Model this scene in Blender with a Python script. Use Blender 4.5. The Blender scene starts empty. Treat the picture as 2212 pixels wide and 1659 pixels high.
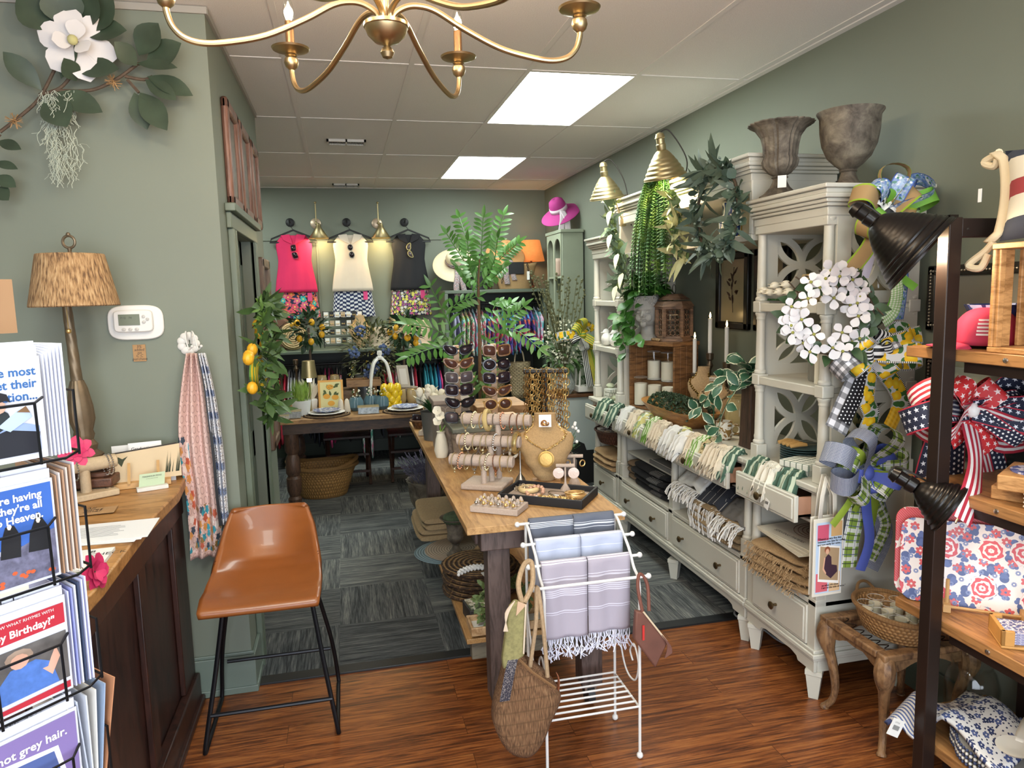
import bpy,math,random
from math import pi,sin,cos,radians,sqrt,atan2,hypot
from mathutils import Vector as V,Matrix
from mathutils import noise as mn
RD=random.Random(11)
sc=bpy.context.scene
COL=sc.collection
# ---------------------------------------------------------------- camera solved from the room's vanishing points (metres, z up, y to the back wall)
CAMP=V((0,0,1.72));FPX=1557.17
_y,_p,_r=0.227203503,-0.125786161,-0.0245629350
CD=V((sin(_y)*cos(_p),cos(_y)*cos(_p),sin(_p)))
_rt=V((cos(_y),-sin(_y),0));_up=_rt.cross(CD)
CR=cos(_r)*_rt + sin(_r)*_up;CU=-sin(_r)*_rt + cos(_r)*_up
def at(px,py,x=None,y=None,z=None):
 """the point of a known plane (x=, y= or z=) that was measured at photo pixel px, py"""
 d=CD + CR*((px-1106)/FPX) - CU*((py-829.5)/FPX)
 k,t=(0,x) if x is not None else (1,y) if y is not None else (2,z)
 return CAMP + d*((t-CAMP[k])/d[k])
def lin(h):
 h=h.lstrip('#');o=[]
 for i in (0,2,4):
  c=int(h[i:i+2],16)/255
  o.append(c/12.92 if c <= .04045 else ((c+.055)/1.055)**2.4)
 return (*o,1)
# ---------------------------------------------------------------- node materials
class G:
 def __init__(s,name,rough=.5,metal=0,**k):
  s.m=bpy.data.materials.new(name);s.m.use_nodes=True
  s.t=s.m.node_tree;s.n=s.t.nodes;s.b=s.n['Principled BSDF']
  s.set('Roughness',rough);s.set('Metallic',metal)
  for a,v in k.items(): s.set(a.replace('_',' '),v)
 def set(s,a,v):
  i=s.b.inputs[a]
  if isinstance(v,bpy.types.NodeSocket): s.t.links.new(v,i)
  else: i.default_value=v
 def new(s,ty,**k):
  n=s.n.new(ty)
  for a,v in k.items(): setattr(n,a,v)
  return n
 def lk(s,v,i):
  if isinstance(v,bpy.types.NodeSocket): s.t.links.new(v,i)
  else: i.default_value=v
 def co(s,w='Object'): return s.new('ShaderNodeTexCoord').outputs[w]
 def map(s,v,sc=(1,1,1),rot=(0,0,0),loc=(0,0,0)):
  n=s.new('ShaderNodeMapping');s.lk(v,n.inputs[0])
  n.inputs['Scale'].default_value=sc;n.inputs['Rotation'].default_value=rot;n.inputs['Location'].default_value=loc
  return n.outputs[0]
 def ma(s,op,a,b=0,c=0,clamp=False):
  n=s.new('ShaderNodeMath',operation=op);n.use_clamp=clamp
  for i,v in enumerate((a,b,c)): s.lk(v,n.inputs[i])
  return n.outputs[0]
 def xyz(s,v):
  n=s.new('ShaderNodeSeparateXYZ');s.lk(v,n.inputs[0]);return n.outputs
 def vec(s,x,y,z=0):
  n=s.new('ShaderNodeCombineXYZ')
  for i,v in enumerate((x,y,z)): s.lk(v,n.inputs[i])
  return n.outputs[0]
 def vm(s,op,a,b=(0,0,0)):
  n=s.new('ShaderNodeVectorMath',operation=op);s.lk(a,n.inputs[0]);s.lk(b,n.inputs[1]);return n.outputs[0]
 def noise(s,v,scale=5,detail=3,dist=0,rough=.5):
  n=s.new('ShaderNodeTexNoise');s.lk(v,n.inputs['Vector']);n.inputs['Scale'].default_value=scale
  n.inputs['Detail'].default_value=detail;n.inputs['Distortion'].default_value=dist;n.inputs['Roughness'].default_value=rough
  return n.outputs['Fac']
 def vor(s,v,scale=5,f='F1',rnd=1,dim='3D'):
  n=s.new('ShaderNodeTexVoronoi',feature=f,voronoi_dimensions=dim);s.lk(v,n.inputs['Vector'])
  n.inputs['Scale'].default_value=scale;n.inputs['Randomness'].default_value=rnd
  return n.outputs
 def wave(s,v,scale=5,dist=0,dirn='X',detail=2,dscale=1,typ='BANDS'):
  n=s.new('ShaderNodeTexWave',wave_type=typ);
  if typ == 'BANDS': n.bands_direction=dirn
  s.lk(v,n.inputs['Vector']);n.inputs['Scale'].default_value=scale;n.inputs['Distortion'].default_value=dist
  n.inputs['Detail'].default_value=detail;n.inputs['Detail Scale'].default_value=dscale
  return n.outputs['Fac']
 def ramp(s,f,stops,const=False):
  n=s.new('ShaderNodeValToRGB');s.lk(f,n.inputs[0]);r=n.color_ramp
  r.interpolation='CONSTANT' if const else 'LINEAR'
  while len(r.elements) < len(stops): r.elements.new(.5)
  for e,(p,c) in zip(r.elements,stops): e.position=p;e.color=lin(c) if isinstance(c,str) else c
  return n.outputs[0]
 def mix(s,f,a,b,bt='MIX'):
  n=s.new('ShaderNodeMix',data_type='RGBA',blend_type=bt);s.lk(f,n.inputs[0])
  s.lk(lin(a) if isinstance(a,str) else a,n.inputs[6]);s.lk(lin(b) if isinstance(b,str) else b,n.inputs[7])
  return n.outputs[2]
 def bump(s,h,st=.3,d=.01):
  n=s.new('ShaderNodeBump');s.lk(h,n.inputs['Height']);n.inputs['Strength'].default_value=st;n.inputs['Distance'].default_value=d
  s.t.links.new(n.outputs[0],s.b.inputs['Normal'])
 def col(s,c): s.set('Base Color',lin(c) if isinstance(c,str) else c);return s.m
MC={}
def mat(col,rough=.5,metal=0,var=0,vs=8,bump=0,bs=200,key='',**k):
 """plain material of one colour with a little noise in value"""
 q=(col,rough,metal,var,vs,bump,bs,key,tuple(sorted(k.items())))
 if q in MC: return MC[q]
 g=G('m_'+col+key,rough,metal,**k)
 if var:
  c=g.co();n=g.noise(c,vs,4)
  f=g.ramp(n,[(.3,(1-var,)*3+(1,)),(.7,(1+var*.4,)*3+(1,))])
  g.col(g.mix(1,col,f,'MULTIPLY'))
 else: g.col(col)
 if bump: g.bump(g.noise(g.co(),bs,2),bump,.002)
 MC[q]=g.m
 return g.m
def wood(c1,c2,sc_=(1,14,14),rough=.45,scale=3,key='',dark=None,coat=0):
 q=('wood',c1,c2,sc_,rough,scale,key)
 if q in MC: return MC[q]
 g=G('wood_'+c1+key,rough,Coat_Weight=coat)
 v=g.map(g.co(),sc_)
 a=g.noise(v,scale,6,1.2,.6);b=g.noise(v,scale*6,3)
 f=g.ma('ADD',g.ma('MULTIPLY',a,.75),g.ma('MULTIPLY',b,.25))
 st=[(.36,c2),(.55,c1),(.75,c1)]
 if dark: st=[(.3,dark)] + st
 g.col(g.ramp(f,st));g.bump(f,.15,.003)
 MC[q]=g.m
 return g.m
def wicker(c1,c2,sx=60,sz=110,st=.9,key=''):
 """woven cane: over-under cells around the upright axis"""
 q=('wick',c1,c2,sx,sz,key)
 if q in MC: return MC[q]
 g=G('wicker_'+c1,.6)
 uv=g.xyz(g.co('UV'))
 u=g.ma('MULTIPLY',uv[0],sx);w=g.ma('MULTIPLY',uv[1],sz)
 row=g.ma('FLOOR',w)
 sh=g.ma('MULTIPLY',g.ma('MODULO',row,2),pi)
 a=g.ma('SINE',g.ma('ADD',g.ma('MULTIPLY',u,pi),sh))
 b=g.ma('SINE',g.ma('MULTIPLY',g.ma('FRACT',w),pi))
 h=g.ma('MULTIPLY',g.ma('ADD',g.ma('MULTIPLY',a,.5),.5),b)
 n=g.noise(g.co(),25,3)
 f=g.ma('MULTIPLY',g.ma('ADD',h,.25),g.ma('ADD',n,.45))
 g.col(g.ramp(f,[(.05,c2),(.5,c1),(.95,c1)]));g.bump(h,st,.004)
 MC[q]=g.m
 return g.m
def glass(col='ffffff',rough=.02,a=.18,key=''):
 """thin clear glass: mostly see-through with a glossy sheet"""
 q=('glass',col,rough,a,key)
 if q in MC: return MC[q]
 g=G('glass_'+col,rough);g.col(col)
 if a < .2:
  tr=g.new('ShaderNodeBsdfTransparent');gl=g.new('ShaderNodeBsdfGlossy');mx=g.new('ShaderNodeMixShader');f_=g.new('ShaderNodeLayerWeight');fc=g.ma('ADD',g.ma('MULTIPLY',g.ma('POWER',f_.outputs['Facing'],4),.5),.03);gl.inputs['Roughness'].default_value=rough
  tr.inputs[0].default_value=(.95,.96,.95,1)
  for u,v in ((fc,mx.inputs[0]),(tr.outputs[0],mx.inputs[1]),(gl.outputs[0],mx.inputs[2]),(mx.outputs[0],g.n['Material Output'].inputs[0])): g.t.links.new(u,v)
  MC[q]=g.m
  return g.m;g.set('IOR',1.45)
 fr=g.new('ShaderNodeFresnel');fr.inputs[0].default_value=1.25
 g.set('Alpha',g.ma('ADD',g.ma('MULTIPLY',fr.outputs[0],.7),a,clamp=True))
 MC[q]=g.m
 return g.m
def emit(col,st,key=''):
 q=('emit',col,st,key)
 if q in MC: return MC[q]
 g=G('emit_'+col,.4);g.col(col);g.set('Emission Color',lin(col));g.set('Emission Strength',st)
 MC[q]=g.m
 return g.m
def uvp(name,fn,rough=.7,**k):
 """pattern on UV, u along / v across; fn(g,u,v)->colour"""
 if name in MC: return MC[name]
 g=G(name,rough,**k);uv=g.xyz(g.co('UV'))
 g.col(fn(g,uv[0],uv[1]))
 MC[name]=g.m
 return g.m
def band(g,v,lo,hi): return g.ma('MULTIPLY',g.ma('GREATER_THAN',v,lo),g.ma('LESS_THAN',v,hi))
def cell(g,u,v,su,sv,stagger=True):
 """local coordinates -.5...5 of a staggered grid of cells"""
 vv=g.ma('MULTIPLY',v,sv);row=g.ma('FLOOR',vv)
 uu=g.ma('ADD',g.ma('MULTIPLY',u,su),g.ma('MULTIPLY',g.ma('MODULO',row,2),.5 if stagger else 0))
 return g.ma('SUBTRACT',g.ma('FRACT',uu),.5),g.ma('SUBTRACT',g.ma('FRACT',vv),.5)
def dots(g,u,v,su,sv,r=.25):
 x,y=cell(g,u,v,su,sv)
 return g.ma('LESS_THAN',g.ma('ADD',g.ma('MULTIPLY',x,x),g.ma('MULTIPLY',y,y)),r*r)
def stars(g,u,v,su,sv,r=.4):
 x,y=cell(g,u,v,su,sv)
 return star(g,x,y,r)
def star(g,x,y,r):
 a=g.ma('ARCTAN2',x,y);rr=g.ma('DIVIDE',g.ma('SQRT',g.ma('ADD',g.ma('MULTIPLY',x,x),g.ma('MULTIPLY',y,y))),r)
 b=g.ma('ABSOLUTE',g.ma('SUBTRACT',g.ma('MODULO',g.ma('ADD',a,2*pi+pi/5),2*pi/5),pi/5))
 X=g.ma('MULTIPLY',rr,g.ma('COSINE',b));Y=g.ma('MULTIPLY',rr,g.ma('SINE',b))
 k=.4;e=g.ma('SUBTRACT',g.ma('MULTIPLY',g.ma('SUBTRACT',X,1),k*sin(pi/5)),g.ma('MULTIPLY',Y,k*cos(pi/5)-1))
 return g.ma('LESS_THAN',e,0)
def bloom(g,vec,scale,petals,r,rnd=.8):
 """mask of flowers scattered on a voronoi grid, and a random value per flower"""
 vo=g.vor(vec,scale,'F1',rnd,'2D')
 d=g.xyz(g.vm('SUBTRACT',g.vm('SCALE',vec) if 0 else vec,vo[2]))
 ang=g.ma('ARCTAN2',d[0],d[1])
 pr_=g.ma('ADD',.62,g.ma('MULTIPLY',.38,g.ma('ABSOLUTE',g.ma('COSINE',g.ma('MULTIPLY',ang,petals/2)))))
 return g.ma('LESS_THAN',vo[0],g.ma('MULTIPLY',pr_,r)),vo[1],vo[0]
def floral(name,bg,cols,scale=9,petals=5,r=.42,centre='f2d24a',leaf=None,src='UV',rough=.75,asp=1):
 if name in MC: return MC[name]
 g=G(name,rough)
 v=g.map(g.co(src),(asp,1,1))
 c=bg
 if leaf:
  m,_,_=bloom(g,g.map(v,loc=(.37,.21,0)),scale*1.25,3,.5,1);c=g.mix(m,c,leaf)
 m2,cc,d=bloom(g,v,scale,petals,r)
 h=g.new('ShaderNodeSeparateColor');g.lk(cc,h.inputs[0])
 st=[(i/len(cols),x) for i,x in enumerate(cols)]
 c=g.mix(m2,c,g.ramp(h.outputs[0],st,True))
 if centre: c=g.mix(g.ma('LESS_THAN',d,r*.22),c,centre)
 m3,_,_=bloom(g,g.map(v,loc=(.11,.53,0)),scale*2.1,petals,r*.62,1)
 c=g.mix(g.ma('MULTIPLY',m3,g.ma('SUBTRACT',1,m2)),c,cols[-1])
 MC[name]=g.m
 return g.col(c)
def plaid(name,bg,bands,rough=.8,su=1,sv=1):
 """bands: list of (axis, period, lo, hi, colour, opacity)"""
 def fn(g,u,v):
  c=bg
  for ax,per,lo,hi,cc,op in bands:
   t=g.ma('FRACT',g.ma('MULTIPLY',(u if ax == 'u' else v),per))
   c=g.mix(g.ma('MULTIPLY',band(g,t,lo,hi),op),c,cc)
  return c
 return uvp(name,fn,rough)
# ---------------------------------------------------------------- mesh building, in world metres
MW={}
class B:
 def __init__(s): s.v=[];s.f=[];s.u=[];s.x=None
 def add(s,vs,fs,us=None):
  o=len(s.v)
  s.v += [tuple(s.x @ V(p)) for p in vs] if s.x else [tuple(p) for p in vs]
  for i,f in enumerate(fs):
   s.f.append([o+k for k in f]);s.u.append(us[i] if us else [(0,0)]*len(f))
  return s
 def box(s,c,d,rz=0,m=None):
  x,y,z=d[0]/2,d[1]/2,d[2]/2
  vs=[V((a*x,b*y,e*z)) for e in (-1,1) for b in (-1,1) for a in (-1,1)]
  if m is None and rz: m=Matrix.Rotation(rz,3,'Z')
  if m is not None: vs=[m @ p for p in vs]
  q=[(0,0),(1,0),(1,1),(0,1)]
  return s.add([p+V(c) for p in vs],[(0,2,3,1),(4,5,7,6),(0,1,5,4),(2,6,7,3),(0,4,6,2),(1,3,7,5)],[q,q,q,q,[(0,0),(0,1),(1,1),(1,0)],q])
 def b2(s,lo,hi): return s.box([(a+b)/2 for a,b in zip(lo,hi)],[abs(b-a) for a,b in zip(lo,hi)])
 def grid(s,fn,nu,nv,cu=False,cv=False,uvs=(1,1)):
  vs=[];U=nu if cu else nu+1;W=nv if cv else nv+1
  for i in range(U):
   for j in range(W): vs.append(fn(i/nu,j/nv))
  fs=[];us=[]
  for i in range(nu):
   for j in range(nv):
    a,b=(i+1) % U,(j+1) % W
    fs.append((i*W+j,a*W+j,a*W+b,i*W+b))
    us.append([(x/nu*uvs[0],y/nv*uvs[1]) for x,y in ((i,j),(i+1,j),(i+1,j+1),(i,j+1))])
  return s.add(vs,fs,us)
 def tube(s,pts,r,n=8,closed=False,caps=True,flat=1):
  pts=[V(p) for p in pts];k=len(pts)
  rs=list(r) if hasattr(r,'__len__') else [r]*k
  T=[]
  for i in range(k):
   a=pts[(i-1) % k] if closed or i else pts[0];b=pts[(i+1) % k] if closed or i < k-1 else pts[-1]
   d=(b-a);T.append(d.normalized() if d.length > 1e-9 else V((0,0,1)))
  N=T[0].orthogonal().normalized();fr=[]
  for i in range(k):
   N=(N - T[i]*N.dot(T[i]))
   N=N.normalized() if N.length > 1e-6 else T[i].orthogonal().normalized()
   fr.append((N.copy(),T[i].cross(N)))
  vs=[]
  for i in range(k):
   a,b=fr[i]
   for j in range(n):
    t=2*pi*j/n;vs.append(pts[i]+(a*cos(t)+b*sin(t)*flat)*rs[i])
  fs=[];us=[]
  for i in range(k if closed else k-1):
   for j in range(n):
    i2=(i+1) % k;j2=(j+1) % n
    fs.append((i*n+j,i*n+j2,i2*n+j2,i2*n+j));us.append([(i/k,j/n),(i/k,(j+1)/n),((i+1)/k,(j+1)/n),((i+1)/k,j/n)])
  if caps and not closed:
   fs += [tuple(range(n-1,-1,-1)),tuple(range((k-1)*n,k*n))];us += [[(0,0)]*n]*2
  return s.add(vs,fs,us)
 def cyl(s,p,q,r,r2=None,n=16): return s.tube([p,q],[r,r if r2 is None else r2],n)
 def lathe(s,prof,c=(0,0,0),n=28,sx=1,sy=1,flute=0,nf=0,axis=None,rot=0,caps=True):
  """prof: (radius, height) pairs turned about an upright axis, or about `axis`"""
  c=V(c);m=None
  if axis is not None: m=V((0,0,1)).rotation_difference(V(axis).normalized()).to_matrix()
  k=len(prof);vs=[]
  for r,h in prof:
   for j in range(n):
    t=2*pi*j/n+rot;q=r*(1+(flute*abs(sin(nf*t/2)) if nf else 0))
    p=V((q*cos(t)*sx,q*sin(t)*sy,h))
    vs.append((m @ p if m else p)+c)
  fs=[];us=[]
  for i in range(k-1):
   for j in range(n):
    j2=(j+1) % n;fs.append((i*n+j,i*n+j2,(i+1)*n+j2,(i+1)*n+j))
    us.append([(j/n,i/(k-1)),((j+1)/n,i/(k-1)),((j+1)/n,(i+1)/(k-1)),(j/n,(i+1)/(k-1))])
  if caps:
   if prof[0][0] > 1e-4: fs.append(tuple(range(n-1,-1,-1)));us.append([(0,0)]*n)
   if prof[-1][0] > 1e-4: fs.append(tuple(range((k-1)*n,k*n)));us.append([(0,0)]*n)
  return s.add(vs,fs,us)
 def ball(s,c,r,n=12,sx=1,sy=1,sz=1,m=None):
  def f(u,v):
   t=2*pi*u;p=pi*v
   q=V((r*sx*sin(p)*cos(t),r*sy*sin(p)*sin(t),-r*sz*cos(p)))
   return (m @ q if m is not None else q)+V(c)
  return s.grid(f,n,max(6,n//2),cu=True)
 def torus(s,c,R,r,nrm=(0,0,1),n=24,k=8,arc=1,st=0):
  z=V(nrm).normalized();a=z.orthogonal().normalized();b=z.cross(a)
  m=n if arc == 1 else n+1
  return s.tube([V(c)+(a*cos(st+2*pi*arc*i/n)+b*sin(st+2*pi*arc*i/n))*R for i in range(m)],r,k,closed=arc == 1)
 def prism(s,poly,o,e1,e2,t):
  """polygon (u,v) on the plane o,e1,e2, thickened along their normal by t"""
  o,e1,e2=V(o),V(e1),V(e2);nn=e1.cross(e2).normalized()*t
  a=[o+e1*u+e2*v for u,v in poly];n=len(a)
  us=[[(u,v) for u,v in poly]]
  fs=[tuple(range(n))]
  if not t: return s.add(a,fs,us)
  fs=[tuple(range(n,2*n)),tuple(range(n-1,-1,-1))];us=[[(u,v) for u,v in poly],[(u,v) for u,v in reversed(poly)]]
  for i in range(n):
   j=(i+1) % n;fs.append((i,j,n+j,n+i));us.append([poly[i],poly[j],poly[j],poly[i]])
  return s.add(a+[p+nn for p in a],fs,us)
 def leaf(s,base,d,up,L,W,bend=.3,fold=.25,n=5,tip=1.0,wide=.45):
  """a folded, curved blade from base along d"""
  d=V(d).normalized();up=V(up);up=(up-d*up.dot(d));up=up.normalized() if up.length > 1e-4 else d.orthogonal().normalized()
  sd=d.cross(up);vs=[]
  for i in range(n+1):
   t=i/n;w=W*.5*(sin(pi*t**(.7 if wide < .5 else 1.1 if wide < .8 else 1.5))**(.85 if wide < .8 else .62) if 0 < t < 1 else 0.02 if t or wide < .8 else .12)
   c=V(base)+d*(L*(t-.12*bend*t*t))-up*(bend*L*t*t*.5)
   vs += [c+sd*w+up*w*fold,c,c-sd*w+up*w*fold]
  fs=[];us=[]
  for i in range(n):
   for j in (0,1):
    a=i*3+j;fs.append((a,a+3,a+4,a+1));us.append([(i/n,j/2),((i+1)/n,j/2),((i+1)/n,(j+1)/2),(i/n,(j+1)/2)])
  return s.add(vs,fs,us)
 def ribbon(s,pts,w,nrm,tw=0,cv=0,us=8):
  """strip along pts; nrm = across direction(s)"""
  pts=[V(p) for p in pts];k=len(pts);L=[0]
  for i in range(1,k): L.append(L[-1]+(pts[i]-pts[i-1]).length)
  nl=nrm if isinstance(nrm,list) else [nrm]*k
  vs=[]
  for i,p in enumerate(pts):
   a=V(nl[i]).normalized();tg=(pts[min(i+1,k-1)]-pts[max(i-1,0)]).normalized();nn=tg.cross(a)
   for j in range(5):
    f=j/4-.5;vs.append(p+a*(w*f)+nn*(cv*w*(f*f*4-1)))
  fs=[];uv=[]
  for i in range(k-1):
   for j in range(4):
    fs.append((i*5+j,(i+1)*5+j,(i+1)*5+j+1,i*5+j+1))
    uv.append([(L[i]/w,j/4),(L[i+1]/w,j/4),(L[i+1]/w,(j+1)/4),(L[i]/w,(j+1)/4)])
  return s.add(vs,fs,uv)
 def build(s,name,m,parent=None,bevel=0,smooth=35,solid=0,sub=0,label=None):
  M=MW[parent.name] if parent is not None else None
  if M is None:
   xs=[p[0] for p in s.v];ys=[p[1] for p in s.v];zs=[p[2] for p in s.v]
   o=V(((min(xs)+max(xs))/2,(min(ys)+max(ys))/2,min(zs)))
   vv=[V(p)-o for p in s.v]
  else:
   Mi=M.inverted();vv=[Mi @ V(p) for p in s.v]
  me=bpy.data.meshes.new(name);me.from_pydata([tuple(p) for p in vv],[],s.f)
  ul=me.uv_layers.new(name='UVMap');ul.data.foreach_set('uv',[c for f in s.u for q in f for c in q])
  if m: me.materials.append(m)
  if smooth:
   me.shade_smooth()
   if smooth < 180: me.set_sharp_from_angle(angle=radians(smooth))
  ob=bpy.data.objects.new(name,me);COL.objects.link(ob)
  if parent is not None: ob.parent=parent;MW[ob.name]=M
  else: ob.location=o;MW[ob.name]=Matrix.Translation(o)
  if solid:
   q=ob.modifiers.new('s','SOLIDIFY');q.thickness=solid;q.offset=0
  if bevel:
   q=ob.modifiers.new('b','BEVEL');q.width=bevel;q.segments=2;q.limit_method='ANGLE';q.angle_limit=radians(40)
  if sub:
   q=ob.modifiers.new('d','SUBSURF');q.levels=sub;q.render_levels=sub
  if label: ob['label']=label
  return ob
def tag(o,label,cat,group=None,kind=None):
 o['label']=label;o['category']=cat
 if group: o['group']=group
 if kind: o['kind']=kind
 return o
def T(name,label,cat,loc,rz=0,group=None):
 o=bpy.data.objects.new(name,None);COL.objects.link(o);o.empty_display_size=.05
 o.location=loc;o.rotation_euler=(0,0,rz)
 MW[o.name]=Matrix.Translation(V(loc)) @ Matrix.Rotation(rz,4,'Z')
 return tag(o,label,cat,group)
def struct(b,name,m,parent=None,**k):
 o=b.build(name,m,parent,**k)
 if parent is None: o['kind']='structure'
 return o
def move(o,loc=None,rz=None,rot=None,s=None):
 if loc is not None: o.location=loc
 if rz is not None: o.rotation_euler=(0,0,rz)
 if rot is not None: o.rotation_euler=rot
 if s is not None: o.scale=(s,s,s) if not hasattr(s,'__len__') else s
 return o
KIDS={}
def dup(root,loc=None,rz=None,label=None,rot=None,s=None,mats=None):
 """a copy of a thing with copies of its parts and their sub-parts; mats {part name: material}"""
 def cp(o,par):
  c=o.copy();COL.objects.link(c)
  if par is not None: c.parent=par
  st=o.name.split('.')[0]
  if mats and st in mats and c.type == 'MESH':
   c.data=c.data.copy();c.data.materials[0]=mats[st]
  for ch in [k for k in bpy.data.objects if k.parent == o]: cp(ch,c)
  return c
 r=cp(root,None);MW[r.name]=Matrix.Translation(r.location)
 if label: r['label']=label
 return move(r,loc,rz,rot,s)
def text(body,size,o,e1,e2,m,parent,name='lettering',align='LEFT',sp=1,shear=0,lsp=1,bold=0):
 """flat printed lettering on the plane o, e1 (reading direction), e2 (up)"""
 cu=bpy.data.curves.new('t','FONT');cu.body=body;cu.size=size;cu.align_x=align;cu.space_character=sp;cu.shear=shear
 cu.space_line=lsp;cu.resolution_u=2;cu.offset=bold
 ob=bpy.data.objects.new('t',cu);me=bpy.data.meshes.new_from_object(ob);bpy.data.objects.remove(ob)
 e1,e2,o=V(e1).normalized(),V(e2).normalized(),V(o)
 b=B();b.add([o+e1*v.co.x+e2*v.co.y for v in me.vertices],[tuple(p.vertices) for p in me.polygons])
 bpy.data.meshes.remove(me)
 return b.build(name,m,parent,smooth=0)
def rnd(a,b): return RD.uniform(a,b)
def rdir():
 while True:
  p=V((rnd(-1,1),rnd(-1,1),rnd(-1,1)))
  if .05 < p.length < 1: return p.normalized()
def spl(pts,n=8,closed=False):
 """smooth curve through points"""
 P=[V(p) for p in pts];k=len(P);out=[]
 for i in range(k if closed else k-1):
  if closed: a,b,c,d=P[(i-1) % k],P[i],P[(i+1) % k],P[(i+2) % k]
  else: a,b,c,d=P[max(i-1,0)],P[i],P[i+1],P[min(i+2,k-1)]
  for j in range(n):
   t=j/n
   out.append(.5*((2*b)+(c-a)*t+(2*a-5*b+4*c-d)*t*t+(3*b-a-3*c+d)*t**3))
 if not closed: out.append(P[-1])
 return out
X,Y,Z=V((1,0,0)),V((0,1,0)),V((0,0,1))
# ================================================================ camera, light, shell
cam=bpy.data.cameras.new('camera');co_=bpy.data.objects.new('camera',cam);COL.objects.link(co_)
cam.sensor_width=36;cam.lens=FPX/2212*36;cam.clip_start=.02
co_.matrix_world=Matrix(((CR.x,CU.x,-CD.x,CAMP.x),(CR.y,CU.y,-CD.y,CAMP.y),(CR.z,CU.z,-CD.z,CAMP.z),(0,0,0,1)))
sc.camera=co_;sc.cycles.transparent_max_bounces=32
sc.view_settings.view_transform='Standard';sc.view_settings.look='None';sc.view_settings.gamma=1;sc.view_settings.exposure=0.56
w=bpy.data.worlds.new('world');sc.world=w;w.use_nodes=True
w.node_tree.nodes['Background'].inputs[0].default_value=(.62,.78,1,1);w.node_tree.nodes['Background'].inputs[1].default_value=1.0
def light(ty,name,loc,e,col=(1,1,1),**k):
 l=bpy.data.lights.new(name,ty);l.energy=e;l.color=col
 o=bpy.data.objects.new(name,l);COL.objects.link(o);o.location=loc
 aim=k.pop('aim',None)
 for a,v in k.items(): setattr(l,a,v)
 if aim is not None: o.rotation_euler=(V(aim)-V(loc)).to_track_quat('-Z','Y').to_euler()
 return o
WARM=(1,.78,.54);DAY=(.86,.92,1)
CZ,XR,YB,XL,YL,YE=2.87,2.30,8.07,-.47,3.20,4.90
# wood floor: reddish boards running left-right
g=G('floor_wood',.3);c=g.co()
br=g.new('ShaderNodeTexBrick');g.lk(c,br.inputs['Vector'])
for a,v in (('Scale',1),('Mortar Size',.0012),('Mortar Smooth',.1),('Brick Width',1.1),('Row Height',.125),('Bias',0)): br.inputs[a].default_value=v
br.offset=.37;br.inputs['Color1'].default_value=(.2,.2,.2,1);br.inputs['Color2'].default_value=(.8,.8,.8,1);br.inputs['Mortar'].default_value=(0,0,0,1)
pl=g.xyz(br.outputs[0])[0]
v=g.vm('ADD',g.map(c,(1.6,26,1)),g.vec(g.ma('MULTIPLY',pl,9),g.ma('MULTIPLY',pl,31)))
n1=g.noise(v,1.6,6,1.4,.62);n2=g.noise(g.map(c,(5,90,1)),3,3)
f=g.ma('ADD',g.ma('MULTIPLY',n1,.8),g.ma('MULTIPLY',n2,.2))
cc=g.ramp(f,[(.33,'2a140a'),(.45,'66351a'),(.58,'98592c'),(.78,'b57d46')])
cc=g.mix(g.ma('MULTIPLY',pl,.35),cc,'5f3a1c')
g.col(g.mix(g.ma('MULTIPLY',br.outputs['Fac'],.7),cc,'1d0b06'));g.bump(f,.12,.003)
b=B();b.b2((-3,-2,-.1),(XR+.1,3.25,0));struct(b,'floor',g.m)
# carpet tiles, stripes turned tile by tile
g=G('carpet',.95);c=g.co();q=g.xyz(c);ts=1/.5
ix,iy=g.ma('FLOOR',g.ma('MULTIPLY',q[0],ts)),g.ma('FLOOR',g.ma('MULTIPLY',q[1],ts))
ck=g.ma('MODULO',g.ma('ADD',g.ma('ADD',ix,iy),100),2)
tid=g.vec(g.ma('MULTIPLY',ix,3.7),g.ma('MULTIPLY',iy,5.3))
va=g.vm('ADD',g.map(c,(5,110,1)),tid);vb=g.vm('ADD',g.map(c,(110,5,1)),tid)
def carp(v): return g.ma('ADD',g.ma('MULTIPLY',g.noise(v,1.1,5,.3,.7),.7),g.ma('MULTIPLY',g.noise(g.vm('MULTIPLY',v,(.25,.25,1)),1,2),.3))
fa,fb=carp(va),carp(vb)
f=g.ma('ADD',g.ma('MULTIPLY',fa,ck),g.ma('MULTIPLY',fb,g.ma('SUBTRACT',1,ck)))
vo=g.new('ShaderNodeTexWhiteNoise');g.lk(tid,vo.inputs[0])
f=g.ma('ADD',f,g.ma('MULTIPLY',g.ma('SUBTRACT',vo.outputs[0],.5),.1))
g.col(g.ramp(f,[(.33,'15181a'),(.44,'393c3d'),(.54,'585a59'),(.68,'88877f')]));g.bump(f,.6,.004)
b=B();b.b2((-2.6,3.29,-.1),(XR+.1,YB+.1,.006));struct(b,'floor_carpet',g.m)
b=B();b.b2((-3,3.225,-.1),(XR,3.295,.009));struct(b,'trim_1',mat('17181a',.5),bevel=.003)
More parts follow.
